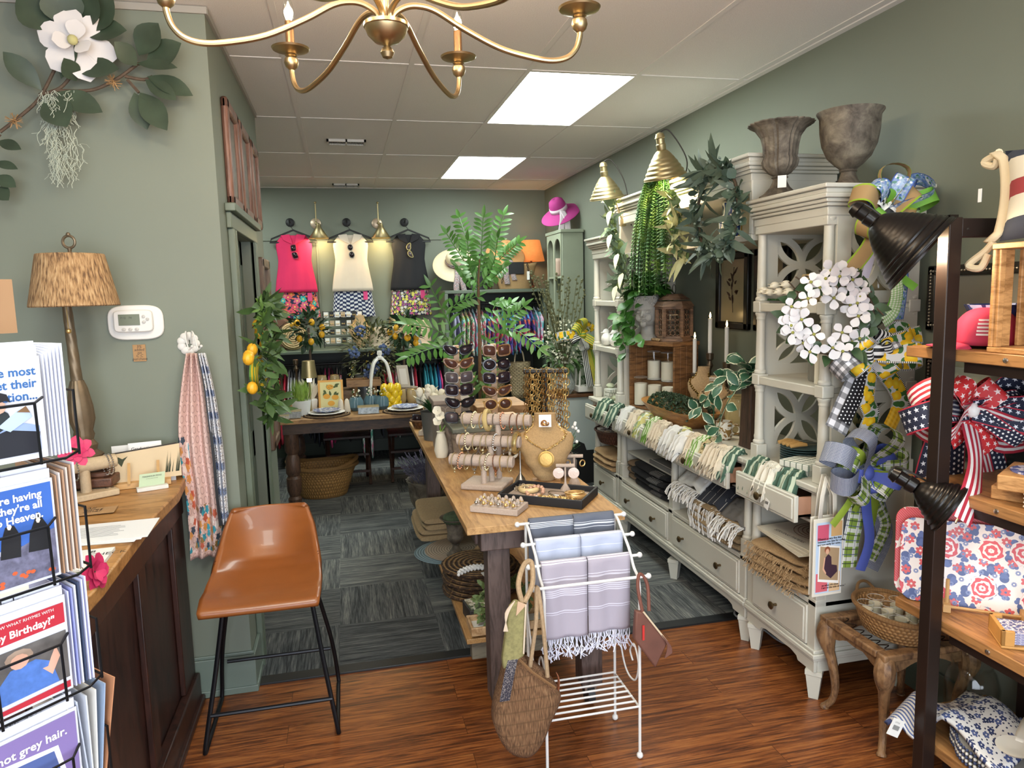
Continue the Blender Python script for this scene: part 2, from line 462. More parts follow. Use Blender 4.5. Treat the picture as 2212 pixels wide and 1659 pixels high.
# ceiling of lay-in tiles in a white grid, two fluorescent panels
g=G('ceiling_tile',.9);c=g.co();n=g.noise(c,260,3);
g.col(g.mix(.5,'e3dcd6',g.ramp(n,[(.35,'cbc4bd'),(.6,'e6dfd9')])));g.bump(n,.35,.004)
PAN=[(1.01,3.82),(1.01,6.19),(-.82,.26),(1.01,-.93),(-1.43,6.19)]  # last three panels are out of view, added to brighten the room
b=B()
xs=[-3.26+.61*i for i in range(10)];ys=[-2.12+1.185*i for i in range(9)]
for i,x0 in enumerate(xs):
 for j,y0 in enumerate(ys):
  x1,y1=min(x0+.61,XR+.05),min(y0+1.185,YB+.05)
  if any(abs(x0-a) < .1 and abs(y0-e) < .1 for a,e in PAN) or x0 > XR: continue
  b.b2((x0,y0,CZ),(x1,y1,CZ+.03))
struct(b,'ceiling',g.m,smooth=0)
b=B()
for x0 in xs[1:]: b.b2((x0-.013,-2,CZ-.004),(x0+.013,YB,CZ+.004))
for y0 in ys[1:]: b.b2((-3,y0-.0128,CZ-.0034),(XR,y0+.0128,CZ+.003))
b.b2((XR-.035,-2,CZ-.006),(XR,YB,CZ+.004));b.b2((-2.6,YB-.03,CZ-.0055),(XR-.036,YB,CZ+.004))
struct(b,'ceiling_grid',mat('dcd6d0',.6),smooth=0)
for k,(x0,y0) in enumerate(PAN):
 t=T('ceiling_light',['flat fluorescent panel in the ceiling nearest the chandelier','smaller looking fluorescent ceiling panel near the back wall','unseen fluorescent ceiling panel added to brighten the counter side','unseen fluorescent ceiling panel added to brighten the shop front','unseen fluorescent ceiling panel added to brighten the back room'][k],'ceiling light',(x0+.305,y0+.59,CZ),group='fluorescent ceiling panels')
 b=B();b.b2((x0+.015,y0+.015,CZ+.002),(x0+.595,y0+1.17,CZ+.012));b.build('diffuser',emit('f4fff9',13.0),t)
 b=B()
 for a in (0,1): b.b2((x0+a*.595,y0,CZ),(x0+.015+a*.595,y0+1.185,CZ+.02));b.b2((x0,y0+a*1.17,CZ),(x0+.61,y0+.015+a*1.17,CZ+.02))
 b.build('frame',mat('d4d0ca',.6),t)
# walls: sage green paint
PAINT=mat('767c6e',.62,var=.05,vs=1.5,bump=.05,bs=60)
DGREEN=mat('4d5548',.5,var=.06)
b=B();b.b2((XR,-2,0),(XR+.1,YB+.1,CZ));struct(b,'wall_right',PAINT)
b=B();b.b2((-2.6,YB,0),(XR+.1,YB+.1,CZ));struct(b,'wall_back',PAINT)
b=B();b.b2((-3.1,-2,0),(-3,YL,CZ));struct(b,'wall_left',PAINT)
b=B();b.b2((-2.7,YE,0),(-2.6,YB,CZ));struct(b,'wall_left_back',PAINT)
b=B();b.b2((-3,YL,0),(XL,YL+.1,CZ));struct(b,'wall_counter',PAINT)
b=B();b.b2((-2.6,YE-.1,0),(XL,YE,CZ));struct(b,'wall_partition',PAINT)
b=B();b.b2((XL-.12,YL+.1,0),(XL,3.52,CZ));b.b2((XL-.12,4.21,0),(XL,YE-.1,CZ));b.b2((XL-.12,3.52,2.03),(XL,4.21,CZ));struct(b,'wall_passage',PAINT)
b=B();b.b2((-3,-2.1,0),(XR,-2,.55));b.b2((-3,-2.1,2.6),(XR,-2,CZ));b.b2((-3,-2.1,.55),(-1.9,-2,2.6));struct(b,'wall_front',PAINT)
b=B()
for x0 in (-1.9,-.52,.86,2.25): b.b2((x0,-2.08,.55),(x0+.05,-2.02,2.6))
b.b2((-1.9,-2.08,.55),(2.3,-2.02,.6));b.b2((-1.9,-2.08,2.55),(2.3,-2.02,2.6));struct(b,'window_1',mat('2a2a2c',.4))
light('AREA','daylight',(.2,-1.95,1.58),130,DAY,shape='RECTANGLE',size=4.1,size_y=2.0,aim=(.2,5,1.2))
# the door in the passage and its casing
b=B();b.b2((XL-.1,3.52,0),(XL-.06,4.21,2.03))
for y0,y1,z0,z1 in ((3.52,3.6,0,2.03),(4.13,4.21,0,2.03),(3.83,3.9,0,2.03),(3.52,4.21,1.9,2.03),(3.52,4.21,.85,1.0),(3.52,4.21,0,.2)):
 b.b2((XL-.062,y0,z0),(XL-.048,y1,z1))
struct(b,'door_1',DGREEN,bevel=.004)
b=B()
for y0,y1 in ((3.4,3.52),(4.21,4.33)):
 b.b2((XL,y0,0),(XL+.018,y1,2.03));b.b2((XL,y0,0),(XL+.028,y0+.025,2.03));b.b2((XL,y1-.03,0),(XL+.024,y1,2.03))
b.b2((XL,3.38,2.03),(XL+.022,4.35,2.1));b.b2((XL,3.36,2.1),(XL+.045,4.37,2.135));struct(b,'trim_2',mat('667060',.45),bevel=.004)
b=B()
for lo,hi in (((-3,YL-.016,0),(XL+.016,YL,.17)),((-3,YL-.022,0),(XL+.022,YL,.03)),((-3,YL-.01,.17),(XL+.01,YL,.185)),
               ((XL,YL,0),(XL+.016,3.4,.17)),((XL,YL,0),(XL+.022,3.4,.03)),((XL,4.33,0),(XL+.016,YE,.17))): b.b2(lo,hi)
struct(b,'baseboard_left',mat('6e7a70',.45),bevel=.003)
b=B();b.b2((XR-.015,-2,0),(XR,YB,.14));struct(b,'baseboard_right',mat('5d675a',.45),bevel=.003)
b=B();b.b2((-2.6,YB-.015,0),(XR,YB,.14));struct(b,'baseboard_back',mat('4a5347',.45),bevel=.003)
b=B()
for x0 in (-.95,.06,.12,.72,-.3,-.24): b.b2((x0,YB-.012,1.1),(x0+.02,YB,2.32))
b.b2((-1.5,YB-.014,2.32),(1.1,YB,2.35));struct(b,'trim_3',PAINT,bevel=.003)
b=B();b.b2((-3,YL-.01,CZ-.03),(XL+.01,YL,CZ-.004));b.b2((XL,YL,CZ-.03),(XL+.012,YE,CZ-.004));struct(b,'trim_4',mat('9a958c',.6),smooth=0)
# pictures and mirror on the passage wall
WPINK=wood('8d6656','5a3d33',(14,14,1),.4,3)
for k,(y0,y1) in enumerate(((3.45,3.81),(3.87,4.25),(4.33,4.66))):
 t=T('framed_picture',['tall wood framed picture high on the passage wall, first of three','tall wood framed picture between the other two above the passage door','tall wood framed picture nearest the end of the passage wall'][k],'picture',(XL,(y0+y1)/2,2.13),group='wood framed pictures above the passage door')
 b=B()
 for lo,hi in (((XL,y0,2.13),(XL+.03,y0+.055,2.6)),((XL,y1-.055,2.13),(XL+.03,y1,2.6)),((XL,y0,2.13),(XL+.03,y1,2.185)),((XL,y0,2.545),(XL+.03,y1,2.6))): b.b2(lo,hi)
 b.build('frame',WPINK,t,bevel=.012)
 g=G('print%d' % k,.35);n=g.noise(g.map(g.co(),(1,9,3)),6,5,.6);g.col(g.ramp(n,[(.3,'2f3a30'),(.5,'5e5c50'),(.7,'8f8472')]));b=B();b.b2((XL+.001,y0+.05,2.18),(XL+.012,y1-.05,2.55));b.build('print',g.m,t)
t=T('wall_mirror','narrow wood framed mirror hanging beyond the passage door','mirror',(XL,4.6,.82))
b=B()
for lo,hi in (((XL,4.42,.82),(XL+.04,4.48,1.96)),((XL,4.76,.82),(XL+.04,4.82,1.96)),((XL,4.42,.82),(XL+.04,4.82,.88)),((XL,4.42,1.9),(XL+.04,4.82,1.96))): b.b2(lo,hi)
b.build('frame',wood('6d5544','3b2a20',(14,14,1)),t,bevel=.01)
b=B();b.b2((XL+.002,4.47,.87),(XL+.012,4.77,1.91));b.build('mirror_glass',mat('d8dcd8',.03,1),t)
# ceiling vents
for k,(x0,x1,y0,l) in enumerate(((-.05,.235,5.68,'white slotted air vent in the ceiling near the middle of the room'),(-.035,.235,7.83,'white slotted air vent in the ceiling by the back wall'))):
 t=T('air_vent',l,'vent',((x0+x1)/2,y0,CZ-.02),group='ceiling vents')
 b=B()
 for lo,hi in (((x0,y0-.07,CZ-.018),(x1,y0-.055,CZ)),((x0,y0+.055,CZ-.018),(x1,y0+.07,CZ)),((x0,y0-.07,CZ-.018),(x0+.015,y0+.07,CZ)),((x1-.015,y0-.07,CZ-.018),(x1,y0+.07,CZ)),(((x0+x1)/2-.006,y0-.07,CZ-.018),((x0+x1)/2+.006,y0+.07,CZ))): b.b2(lo,hi)
 b.build('frame',mat('c9c5be',.5),t)
 b=B()
 for i in range(22):
  xx=x0+.02+(x1-x0-.04)*i/21;b.box((xx,y0,CZ-.009),(.0035,.115,.012))
 b.build('slats',mat('a5a29c',.5),t);b=B();b.b2((x0+.01,y0-.06,CZ-.005),(x1-.01,y0+.06,CZ-.003));b.build('backing',mat('2c2c2c',.8),t)
# ---------------------------------------------------------------- chandelier
BRASS=mat('b39c76',.36,1,var=.08,vs=20)
HX,HY=.14,1.873
t=T('chandelier','brushed gold six-arm chandelier with candle bulbs','chandelier',(HX,HY,2.30))
b=B();b.lathe([(.001,2.296),(.012,2.3),(.017,2.311),(.012,2.322),(.007,2.326),(.013,2.331),(.03,2.336),(.046,2.352),(.052,2.368),(.055,2.37),(.055,2.378),(.03,2.38),(.012,2.384)],(HX,HY,0),32);b.build('hub',BRASS,t)
b=B();b.cyl((HX,HY,2.38),(HX,HY,CZ-.03),.009);b.lathe([(.06,CZ-.03),(.065,CZ-.012),(.06,CZ-.004)],(HX,HY,0));b.build('stem',BRASS,t)
prof=[(.018,2.372),(.02,2.40),(.05,2.42),(.085,2.424),(.125,2.414),(.19,2.378),(.28,2.337),(.36,2.318),(.42,2.312),(.462,2.322),(.486,2.345),(.496,2.375),(.496,2.39)]
for k in range(6):
 a=radians(60*k);u=V((cos(a),sin(a),0));O=V((HX,HY,0))
 b=B();b.tube(spl([O+u*r+Z*z for r,z in prof],5),.0075,10);arm=b.build('arm',BRASS,t)
 c=O+u*.496
 b=B();b.lathe([(.008,2.385),(.017,2.393),(.021,2.405),(.019,2.416),(.012,2.422),(.018,2.425),(.014,2.43),(.03,2.434),(.052,2.441),(.055,2.446),(.05,2.447),(.03,2.441),(.013,2.44)],c,24);b.build('cup',BRASS,arm)
 b=B();b.lathe([(.0125,2.44),(.0125,2.52)],c,16);b.build('candle_sleeve',mat('8b6a48',.4,.8),arm)
 b=B();b.lathe([(.009,2.52),(.0155,2.535),(.017,2.548),(.013,2.568),(.006,2.588),(.001,2.6)],c,16);b.build('bulb',glass('ffe9cf',.02,.12),arm)
 b=B();b.lathe([(.001,2.53),(.006,2.538),(.0075,2.55),(.004,2.564),(.001,2.575)],c,10);b.build('filament',emit('ffd9a0',110),arm)
 light('POINT','bulb_light',c+Z*2.552,8,WARM,shadow_soft_size=.02)
# ================================================================ pale painted cabinets along the right wall
CAB=mat('c6c3b6',.42,var=.04,vs=3,bump=.03,bs=40)
KNOB=mat('6b5a40',.38,.9)
INNER=mat('b98b70',.6,var=.06)
FX,BX=1.82,2.27
def column(b,x,y,z0,z1,r=.021):
 h=z1-z0
 b.lathe([(r*1.25,z0),(r*1.3,z0+.012),(r*1.05,z0+.02),(r*1.12,z0+.035),(r,z0+.045),(r*.9,z1-.05),(r*.9,z1-.035),(r*1.08,z1-.03),(r*.95,z1-.022),(r*1.25,z1-.008),(r*1.25,z1)],(x,y,0),18)
def drawer(par,y0,y1,z0,z1,out,knobs,name='drawer',front=True):
 b=B();xf=FX-out
 b.b2((xf-.004,y0,z0),(xf+.016,y1,z1));b.b2((xf-.009,y0+.012,z0+.012),(xf,y1-.012,z1-.012));d=b.build(name,CAB,par,bevel=.004)
 if out > .01:
  b=B();b.b2((xf+.016,y0+.02,z0+.015),(FX+.2,y0+.032,z1-.015));b.b2((xf+.016,y1-.032,z0+.015),(FX+.2,y1-.02,z1-.015));b.b2((xf+.016,y0+.02,z0+.015),(FX+.2,y1-.02,z0+.025));b.build('drawer_box',INNER,d)
 for ky in knobs:
  b=B();b.lathe([(.006,0),(.006,.016),(.009,.02),(.017,.026),(.018,.031),(.012,.036),(.001,.037)],(xf-.008,ky,(z0+z1)/2),18,axis=(-1,0,0));b.build('knob',KNOB,d)
def base_unit(t,y0,y1,segs,outs,pn=.02,pf=.02):
 """y0 nearer the street; segs = compartment limits; outs = how far each top drawer stands open"""
 b=B();b.b2((FX-.03,y0-pn,.9),(BX+.01,y1+pf,.925));b.b2((FX-.018,y0-pn*.4,.888),(BX,y1+pf*.4,.9));b.build('deck',CAB,t,bevel=.005)
 b=B()
 for yy,a in ((y0,1),(y1,-1)):
  b.b2((FX+.045,yy,.19),(BX,yy+a*.018,.89))
  b.b2((FX,yy,.19),(FX+.05,yy+a*.05,.44));b.b2((FX,yy,.755),(FX+.05,yy+a*.05,.89));b.b2((BX-.05,yy-a*.006,.225),(BX-.001,yy+a*.004,.887));b.b2((FX+.04,yy-a*.005,.75),(BX-.002,yy+a*.005,.886))
 b.b2((BX-.012,y0,.19),(BX,y1,.89));b.b2((FX,y0,.41),(BX,y1,.432));b.b2((FX,y0,.755),(FX+.02,y1,.766));b.b2((FX,y0,.21),(BX,y1,.225))
 b.build('carcass',CAB,t,bevel=.003)
 b=B()
 for i,yy in enumerate(segs):
  if 0 < i < len(segs)-1:
   b.b2((FX,yy-.026,.22),(FX+.05,yy+.026,.44));b.b2((FX,yy-.026,.755),(FX+.05,yy+.026,.89));b.b2((FX+.05,yy-.008,.22),(BX,yy+.008,.89))
 if b.v: b.build('divider',CAB,t,bevel=.003)
 # moulding, shaped apron, feet
 b=B();b.b2((FX-.014,y0-pn*.7,.192),(BX,y1+pf*.7,.212));b.b2((FX-.008,y0-pn*.4,.212),(BX,y1+pf*.4,.228));b.b2((FX-.006,y0-pn*.3,.178),(BX,y1+pf*.3,.192));b.build('moulding',CAB,t,bevel=.004)
 L=y1-y0;pf=[(0,0),(L,0),(L,-.062),(L-.11,-.062),(L-.12,-.045),(L-.16,-.035),(.16,-.035),(.12,-.045),(.11,-.062),(0,-.062)]
 b=B();b.prism(pf,(FX,y0,.19),Y,Z,.016)
 D=BX-FX;ps=[(.017,0),(D,0),(D,-.062),(D-.09,-.062),(D-.1,-.04),(.12,-.04),(.11,-.062),(.017,-.062)]
 b.prism(ps,(FX,y0+.016,.19),X,Z,.016);b.prism(ps,(FX,y1,.19),X,Z,.016);b.build('apron',CAB,t,bevel=.002)
 fy=[y0+.035,y1-.035]+([segs[1]] if len(segs) > 2 else [])
 for yy in fy:
  for xx in (FX+.03,BX-.035):
   b=B();b.tube([(xx,yy,0),(xx,yy,.105),(xx,yy,.108),(xx,yy,.128)],[.03*1.414*.62,.043,.047,.047],4);
   c=V((xx,yy,0));R_=Matrix.Rotation(pi/4,3,'Z');b.v=[tuple(c+R_ @ (V(p)-c)) for p in b.v];b.build('foot',CAB,t,smooth=0)
 for i,yy in enumerate(segs):
  for s in ((1,) if i == 0 else (-1,) if i == len(segs)-1 else (0,)):
   b=B();cy_=yy+s*.027;b.b2((FX+.003,cy_-.025,.43),(FX+.053,cy_+.025,.515));column(b,FX+.028,cy_,.515,.757);b.build('post',CAB,t,bevel=.003)
 for i in range(len(segs)-1):
  a,c=segs[i]+(.05 if i == 0 else .03),segs[i+1]-(.05 if i == len(segs)-2 else .03)
  drawer(t,a,c,.232,.402,.003,[(a+c)/2] if c-a < .55 else [a+(c-a)*.22,c-(c-a)*.22])
  drawer(t,a-.02,c+.02,.768,.88,outs[i],[(a+c)/2] if c-a < .9 else [a+.2,c-.2],'top_drawer')
def arc_bar(b,o,e1,e2,cx_,cz_,rx,rz,a0,a1,w,t):
 n=18;pts=[]
 for s in (1,-1):
  for i in range(n+1):
   a=a0+(a1-a0)*(i if s == 1 else n-i)/n
   pts.append((cx_+(rx+s*w/2)*cos(a),cz_+(rz+s*w/2)*sin(a)))
 b.prism(pts,o,e1,e2,t)
def fret(b,y,z0,z1,x0,x1,t):
 """pierced side panel: four half rings that meet in the middle of a frame"""
 w=x1-x0;h=z1-z0;o=(x0,y,z0);rx,rz=w/2-.06,h/2-.045
 for p in (((0,0),(w,0),(w,.048),(0,.048)),((0,h-.048),(w,h-.048),(w,h),(0,h)),((0,.048),(.063,.048),(.063,h-.048),(0,h-.048)),((w-.063,.048),(w,.048),(w,h-.048),(w-.063,h-.048))): b.prism(p,o,X,Z,t)
 for cx_,cz_,a0 in ((w/2,.045,0),(w/2,h-.045,pi),(.06,h/2,-pi/2),(w-.06,h/2,pi/2)): arc_bar(b,(x0,y-.001-a0*.0004,z0),X,Z,cx_,cz_,rx,rz,a0,a0+pi,.03,t-.003-a0*.0008)
def crown(b,x0,x1,y0,y1,z,h,pn=1,pf=1):
 for k,(o,a,c) in enumerate(((.0,0,.3),(.012,.3,.42),(.022,.42,.55),(.034,.55,.7),(.03,.7,.86),(.045,.86,1))):
  b.b2((x0-o,y0-o*pn,z+h*a),(x1,y1+o*pf,z+h*c))
def hutch(t,y0,y1,pn=1,pf=1):
 zs=[.925,1.31,1.64,1.98]
 for z in zs[1:3]:
  b=B();b.b2((FX+.012,y0+.012,z-.018),(BX-.01,y1-.012,z+.006));b.b2((FX+.008,y0+.04,z-.03),(FX+.024,y1-.04,z+.005));b.build('shelf',CAB,t,bevel=.003)
 for yy,nm in ((y0+.012,1),(y1-.012,-1)):
  for k in range(3):
   b=B();fret(b,yy+(.009 if nm > 0 else .009),zs[k]+(.0 if k == 0 else .006),zs[k+1]-(.018 if k < 2 else 0),FX+.05,BX-.02,.018);b.build('fretwork_panel',CAB,t)
 for yy in (y0+.027,y1-.027):
  for xx in (FX+.03,BX-.035):
   b=B()
   for z0,z1 in ((.925,1.0),(1.275,1.325),(1.605,1.655)): b.b2((xx-.027,yy-.027,z0),(xx+.027,yy+.027,z1))
   column(b,xx,yy,1.0,1.275);column(b,xx,yy,1.325,1.605);column(b,xx,yy,1.655,1.982);b.build('column',CAB,t,bevel=.004)
 b=B();b.b2((FX+.005,y0+.005,1.95),(BX,y1-.005,1.99));crown(b,FX+.002,BX,y0,y1,1.985,.115,pn,pf);b.build('crown',CAB,t,bevel=.004)
tc=T('display_cabinet','pale painted cabinet with pierced hutch nearest the shelf unit, under two metal urns','cabinet',(2.04,2.71,0),group='pale painted cabinets')
base_unit(tc,2.46,2.97,[2.46,2.97],[.085],.02,.009);hutch(tc,2.46,2.97,1,0)
b=B();b.b2((FX+.05,2.5,.59),(BX-.01,2.93,.603));b.build('inner_shelf',CAB,tc)
tb=T('console_cabinet','long low pale cabinet holding the candle crate and the wooden dough bowl','cabinet',(2.04,3.8,0),group='pale painted cabinets')
base_unit(tb,2.99,4.62,[2.99,3.81,4.62],[.085,.06],.009,.009)
b=B();b.b2((FX+.05,3.83,.605),(BX-.01,4.58,.618));b.build('inner_shelf',CAB,tb)
ta=T('display_cabinet','pale painted cabinet with pierced hutch farthest from the shop front, white birds inside','cabinet',(2.04,4.89,0),group='pale painted cabinets')
base_unit(ta,4.64,5.15,[4.64,5.15],[.07],.009,.02);hutch(ta,4.64,5.15,0,1)
b=B();b.b2((FX+.05,4.66,.60),(BX-.01,5.12,.613));b.build('inner_shelf',CAB,ta)
t=T('bridge_shelf','pale crowned bridge shelf spanning the two hutches behind the hanging fern','shelf',(2.04,3.8,1.93))
b=B();b.b2((FX+.01,3.0,1.93),(BX,4.62,1.96));b.b2((FX+.01,3.0,1.96),(BX,3.025,2.2));b.b2((FX+.01,4.595,1.96),(BX,4.62,2.2));b.b2((BX-.015,3.0,1.96),(BX,4.62,2.2));b.build('shelf_box',CAB,t,bevel=.003)
b=B();b.b2((FX+.006,3.001,2.15),(BX-.02,4.619,2.2));crown(b,FX+.004,BX,3.002,4.618,2.195,.115);b.build('crown',CAB,t,bevel=.004)
# ---------------------------------------------------------------- two dark frames on the wall behind
for k,(y0,y1,l) in enumerate(((3.76,4.13,'black framed botanical print on the wall between candlesticks and hutch'),(3.38,3.7,'black framed print half hidden behind the near hutch column'))):
 t=T('framed_print',l,'picture',(XR,(y0+y1)/2,1.47),group='black framed botanical prints')
 b=B()
 for lo,hi in (((XR-.03,y0,1.47),(XR,y0+.045,1.93)),((XR-.03,y1-.045,1.47),(XR,y1,1.93)),((XR-.03,y0,1.47),(XR,y1,1.515)),((XR-.03,y0,1.885),(XR,y1,1.93))): b.b2(lo,hi)
 b.build('frame',mat('17140f',.35),t,bevel=.008)
 b=B();b.b2((XR-.012,y0+.04,1.51),(XR-.004,y1-.04,1.89));p=b.build('print',mat('a3987a',.25,var=.1,vs=6),t)
 b=B();yc=(y0+y1)/2
 for i in range(16):
  a=rnd(-1,1);b.leaf((XR-.0135,yc+rnd(-.03,.03),1.62+.012*i),(0,a,rnd(.1,.8)),(-1,0,0),rnd(.03,.07),.018,0,0)
 b.tube([(XR-.0135,yc,1.57),(XR-.0135,yc+.012,1.7),(XR-.0135,yc-.01,1.84)],.002,5);b.build('drawing',mat('4a3528',.6),p)
# ================================================================ makers shared by many shelves
LEAFG=mat('2f5a2c',.5,var=.25,vs=30);LEAFY=mat('5f8a3a',.5,var=.25,vs=30);SAGE=mat('5d7260',.6,var=.25,vs=20);DKLEAF=mat('22382a',.45,var=.25,vs=30)
LIME=mat('7fae3a',.5,var=.2,vs=30);CREAMF=mat('e9e3d0',.6,var=.06);WHITE=mat('e6e4de',.5);BURLAP=mat('a98a63',.95,var=.25,vs=160,bump=.5,bs=300);LINEN=mat('b99a72',.9,var=.2,vs=120,bump=.4,bs=300)
GOLD=mat('dcbc7e',.42,.9);SILVER=mat('b7b3ac',.3,1);BLACK=mat('17171a',.5);ROPE=mat('d8c6a4',.9,bump=.4,bs=120)
METALURN=None
g=G('aged_iron',.7,.3);c=g.co();n=g.noise(c,14,6,.4,.65);g.col(g.ramp(n,[(.3,'3b342d'),(.5,'6a6155'),(.68,'8d8473'),(.8,'b0a895')]));g.bump(n,.4,.004);IRON=g.m
def cluster(b,c,rad,n,L,W,lift=.3,bend=.5,n_=4,sq=(1,1,1),fold=.25,wide=.45):
 """leaves pointing out of an ellipsoid"""
 for i in range(n):
  d=rdir();p=V(c)+V((d.x*sq[0],d.y*sq[1],d.z*sq[2]))*(rad*rnd(.55,1))
  e=(d+rdir()*.5+Z*lift).normalized();l=L*rnd(.7,1.2)
  b.leaf(p,e,(Z+rdir()*.4),l,W*rnd(.7,1.2),bend*rnd(.3,1.3),fold,n_,wide=wide)
def flower(b,c,nrm,r,petals=4,cup=.25,W=1.0):
 z=V(nrm).normalized();a=z.orthogonal().normalized();e=z.cross(a);t0=rnd(0,6)
 for k in range(petals):
  t=t0+2*pi*k/petals;d=a*cos(t)+e*sin(t)
  b.leaf(V(c)+d*r*.08,(d+z*cup).normalized(),z,r,r*W,.35,.12,7,wide=.9)
def candle(par,p,r,h,m,lit=True,name='candle',glow=4):
 b=B();b.lathe([(r,0),(r,h-.003),(r*.8,h)],p,16);o=b.build(name,m,par)
 if lit:
  b=B();b.lathe([(.0015,h),(.006,h+.012),(.0055,h+.02),(.001,h+.038)],p,10);b.build('flame',emit('ffd28a',14),o)
 return o
def fold_pile(name,label,cat,group,p,w,d,n,hs,m,m2=None,rz=0,jit=.012,stripe=None):
 """n folded cloths, each a thing; p = middle of the pile's foot, d deep, w wide along y"""
 for i in range(n):
  b=B();z0=p[2]+i*hs+.004*i+.002;jx,jy=rnd(-jit,jit),rnd(-jit,jit);ww=w*rnd(.95,1.03);dd=d*rnd(.96,1.02);ph=rnd(0,6)
  def f(u,v,z0=z0,jx=jx,jy=jy,ww=ww,dd=dd,ph=ph):
   # cross-section: rounded fold at the aisle side, flat sheets behind
   t=2*pi*v;cx_=cos(t);cz_=sin(t)
   ex=abs(cx_)**.35*(1 if cx_ > 0 else -1);ez=abs(cz_)**.8*(1 if cz_ > 0 else -1)
   y=(u-.5)*ww;k=1-.12*(abs(2*u-1)**6)
   wob=.004*sin(9*u+ph)+.003*sin(23*u+ph*2)
   q=V((jx+ex*dd/2*k,jy+y,hs*.5+ez*hs*.5*(.92+.08*sin(7*u+ph))+wob*.5))
   q=Matrix.Rotation(rz,3,'Z') @ q
   return V((p[0],p[1],z0))+q
  b.grid(f,16,20,cv=True)
  for e in (0,16): b.f.append([e*20+j for j in range(20)]);b.u.append([(0,0)]*20)
  lb=label(i) if callable(label) else label
  t=T(name,lb,cat,(p[0],p[1],z0),0,group);b.build('cloth',m,t,sub=0)
  if stripe:
   b=B()
   def f2(u,v):
    q=f(stripe[0]+(stripe[1]-stripe[0])*u,.3+.42*v);c0=V((p[0]+jx,p[1]+jy,z0+hs/2))
    return q+(q-c0).normalized()*.0012
   b.grid(f2,6,14);b.build('woven_band',stripe[2],t)
def fringe(b,p0,p1,n,L,drop,r=.0016,out=(-1,0,0),seg=4,k=4):
 for i in range(n):
  t=(i+rnd(-.3,.3))/max(1,n-1);a=V(p0).lerp(V(p1),t);d=V(out)*rnd(.6,1.2)+rdir()*.35;pts=[a]
  for s in range(1,seg+1): pts.append(a+d*(L*s/seg*(1-drop*.5*s/seg))-Z*(L*drop*(s/seg)**2)+rdir()*L*.05)
  b.tube(pts,[r]*(seg)+[r*1.6],k)
def napkin(p,w,L,m,label,kind='cloth',drop=.1):
 """a gathered cloth tucked in an open drawer and spilling over its front"""
 t=T('cloth_napkin',label,'napkin',p,0,'napkins spilling from the open drawers');P=V(p);b=B()
 nf=max(3,int(w/.027))
 def f(u,v):
  a=(u-.5)*w*(.7+.6*v);s=v*L;z=.028*sin(pi*min(1,v*1.6))+.01 if v < .6 else .03-(v-.6)*drop*2.4
  zz=z+.02*sin(u*nf*2*pi+2*v)*(.7+.5*v)+.012*sin(u*nf*4*pi+1+5*v)*v+.006*sin(30*v+9*u)
  return P+V((.085-s*.9+.024*cos(u*nf*2*pi+1)*(.4+v),a+.010*sin(u*nf*2*pi),zz+.008))
 if kind != 'fringe':
  b.grid(f,nf*12,12);b.build('cloth',m,t,solid=.003)
 else:
  b.grid(f,nf*8,8);b.build('cloth',m,t,solid=.003)
  b=B();
  for v in (.35,.6,.8,1): fringe(b,f(.02,v),f(.98,v),int(w*420),.05,.8,.0019,(-.8,0,.5 if v < .9 else .0))
  b.build('fringe',m,t)
def bust(label,p,h,m,group,rz=0,w=1.0):
 """necklace bust leaning back, throat slope facing local -y"""
 t=T('necklace_bust',label,'jewelry bust',p,rz,group);M_=Matrix.Translation(V(p)) @ Matrix.Rotation(rz,4,'Z');b=B();b.x=M_
 def f(u,v):
  a=2*pi*u;s=v
  prof=[(.0,.26),(.1,.4),(.3,.72),(.5,.96),(.62,1.0),(.7,.9),(.76,.62),(.8,.46),(.88,.40),(1,.40)]
  for i in range(len(prof)-1):
   if prof[i][0] <= s <= prof[i+1][0]:
    q=(s-prof[i][0])/(prof[i+1][0]-prof[i][0]);q=q*q*(3-2*q);W=prof[i][1]+(prof[i+1][1]-prof[i][1])*q
  D=.3+.18*sin(pi*min(1,s*1.1)) if s < .75 else .38
  return V((cos(a)*W*h*.36*w,sin(a)*D*h*.30+h*(.16*s*s-.02),s*h))
 b.grid(f,22,20,cu=True);b.f.append([i*21+20 for i in range(22)]);b.u.append([(0,0)]*22);b.build('form',m,t,smooth=60)
 return t,M_,f
def necklace(t,M_,f,m,top=.83,low=.45,r=.004,spread=.5,pend=None,n=22,beads=True):
 """chain lying on the bust's front (local -y)"""
 b=B();pts=[]
 for i in range(n+1):
  a=i/n;u=.75+(a-.5)*spread*(1.0);v=low+(top-low)*abs(2*a-1)**1.3
  q=f(u % 1,v);q=V((q.x,q.y-.005,q.z));pts.append(M_ @ q)
 if beads:
  for p in pts: b.ball(p,r*1.5,6)
 b.tube(pts,r*.6,5);o=b.build('necklace',m,t)
 if pend:
  c=pts[n//2];dn=(M_.to_3x3() @ V((0,-1,.25))).normalized();b=B();b.lathe([(.001,-.003),(pend*.9,-.003),(pend,0),(pend*.9,.004),(pend*.75,.003),(.001,.005)],c-Z*pend*.9+dn*.006,20,axis=dn);b.build('pendant',m,o)
 return pts
def book(b,p,s): b.box(p,s)
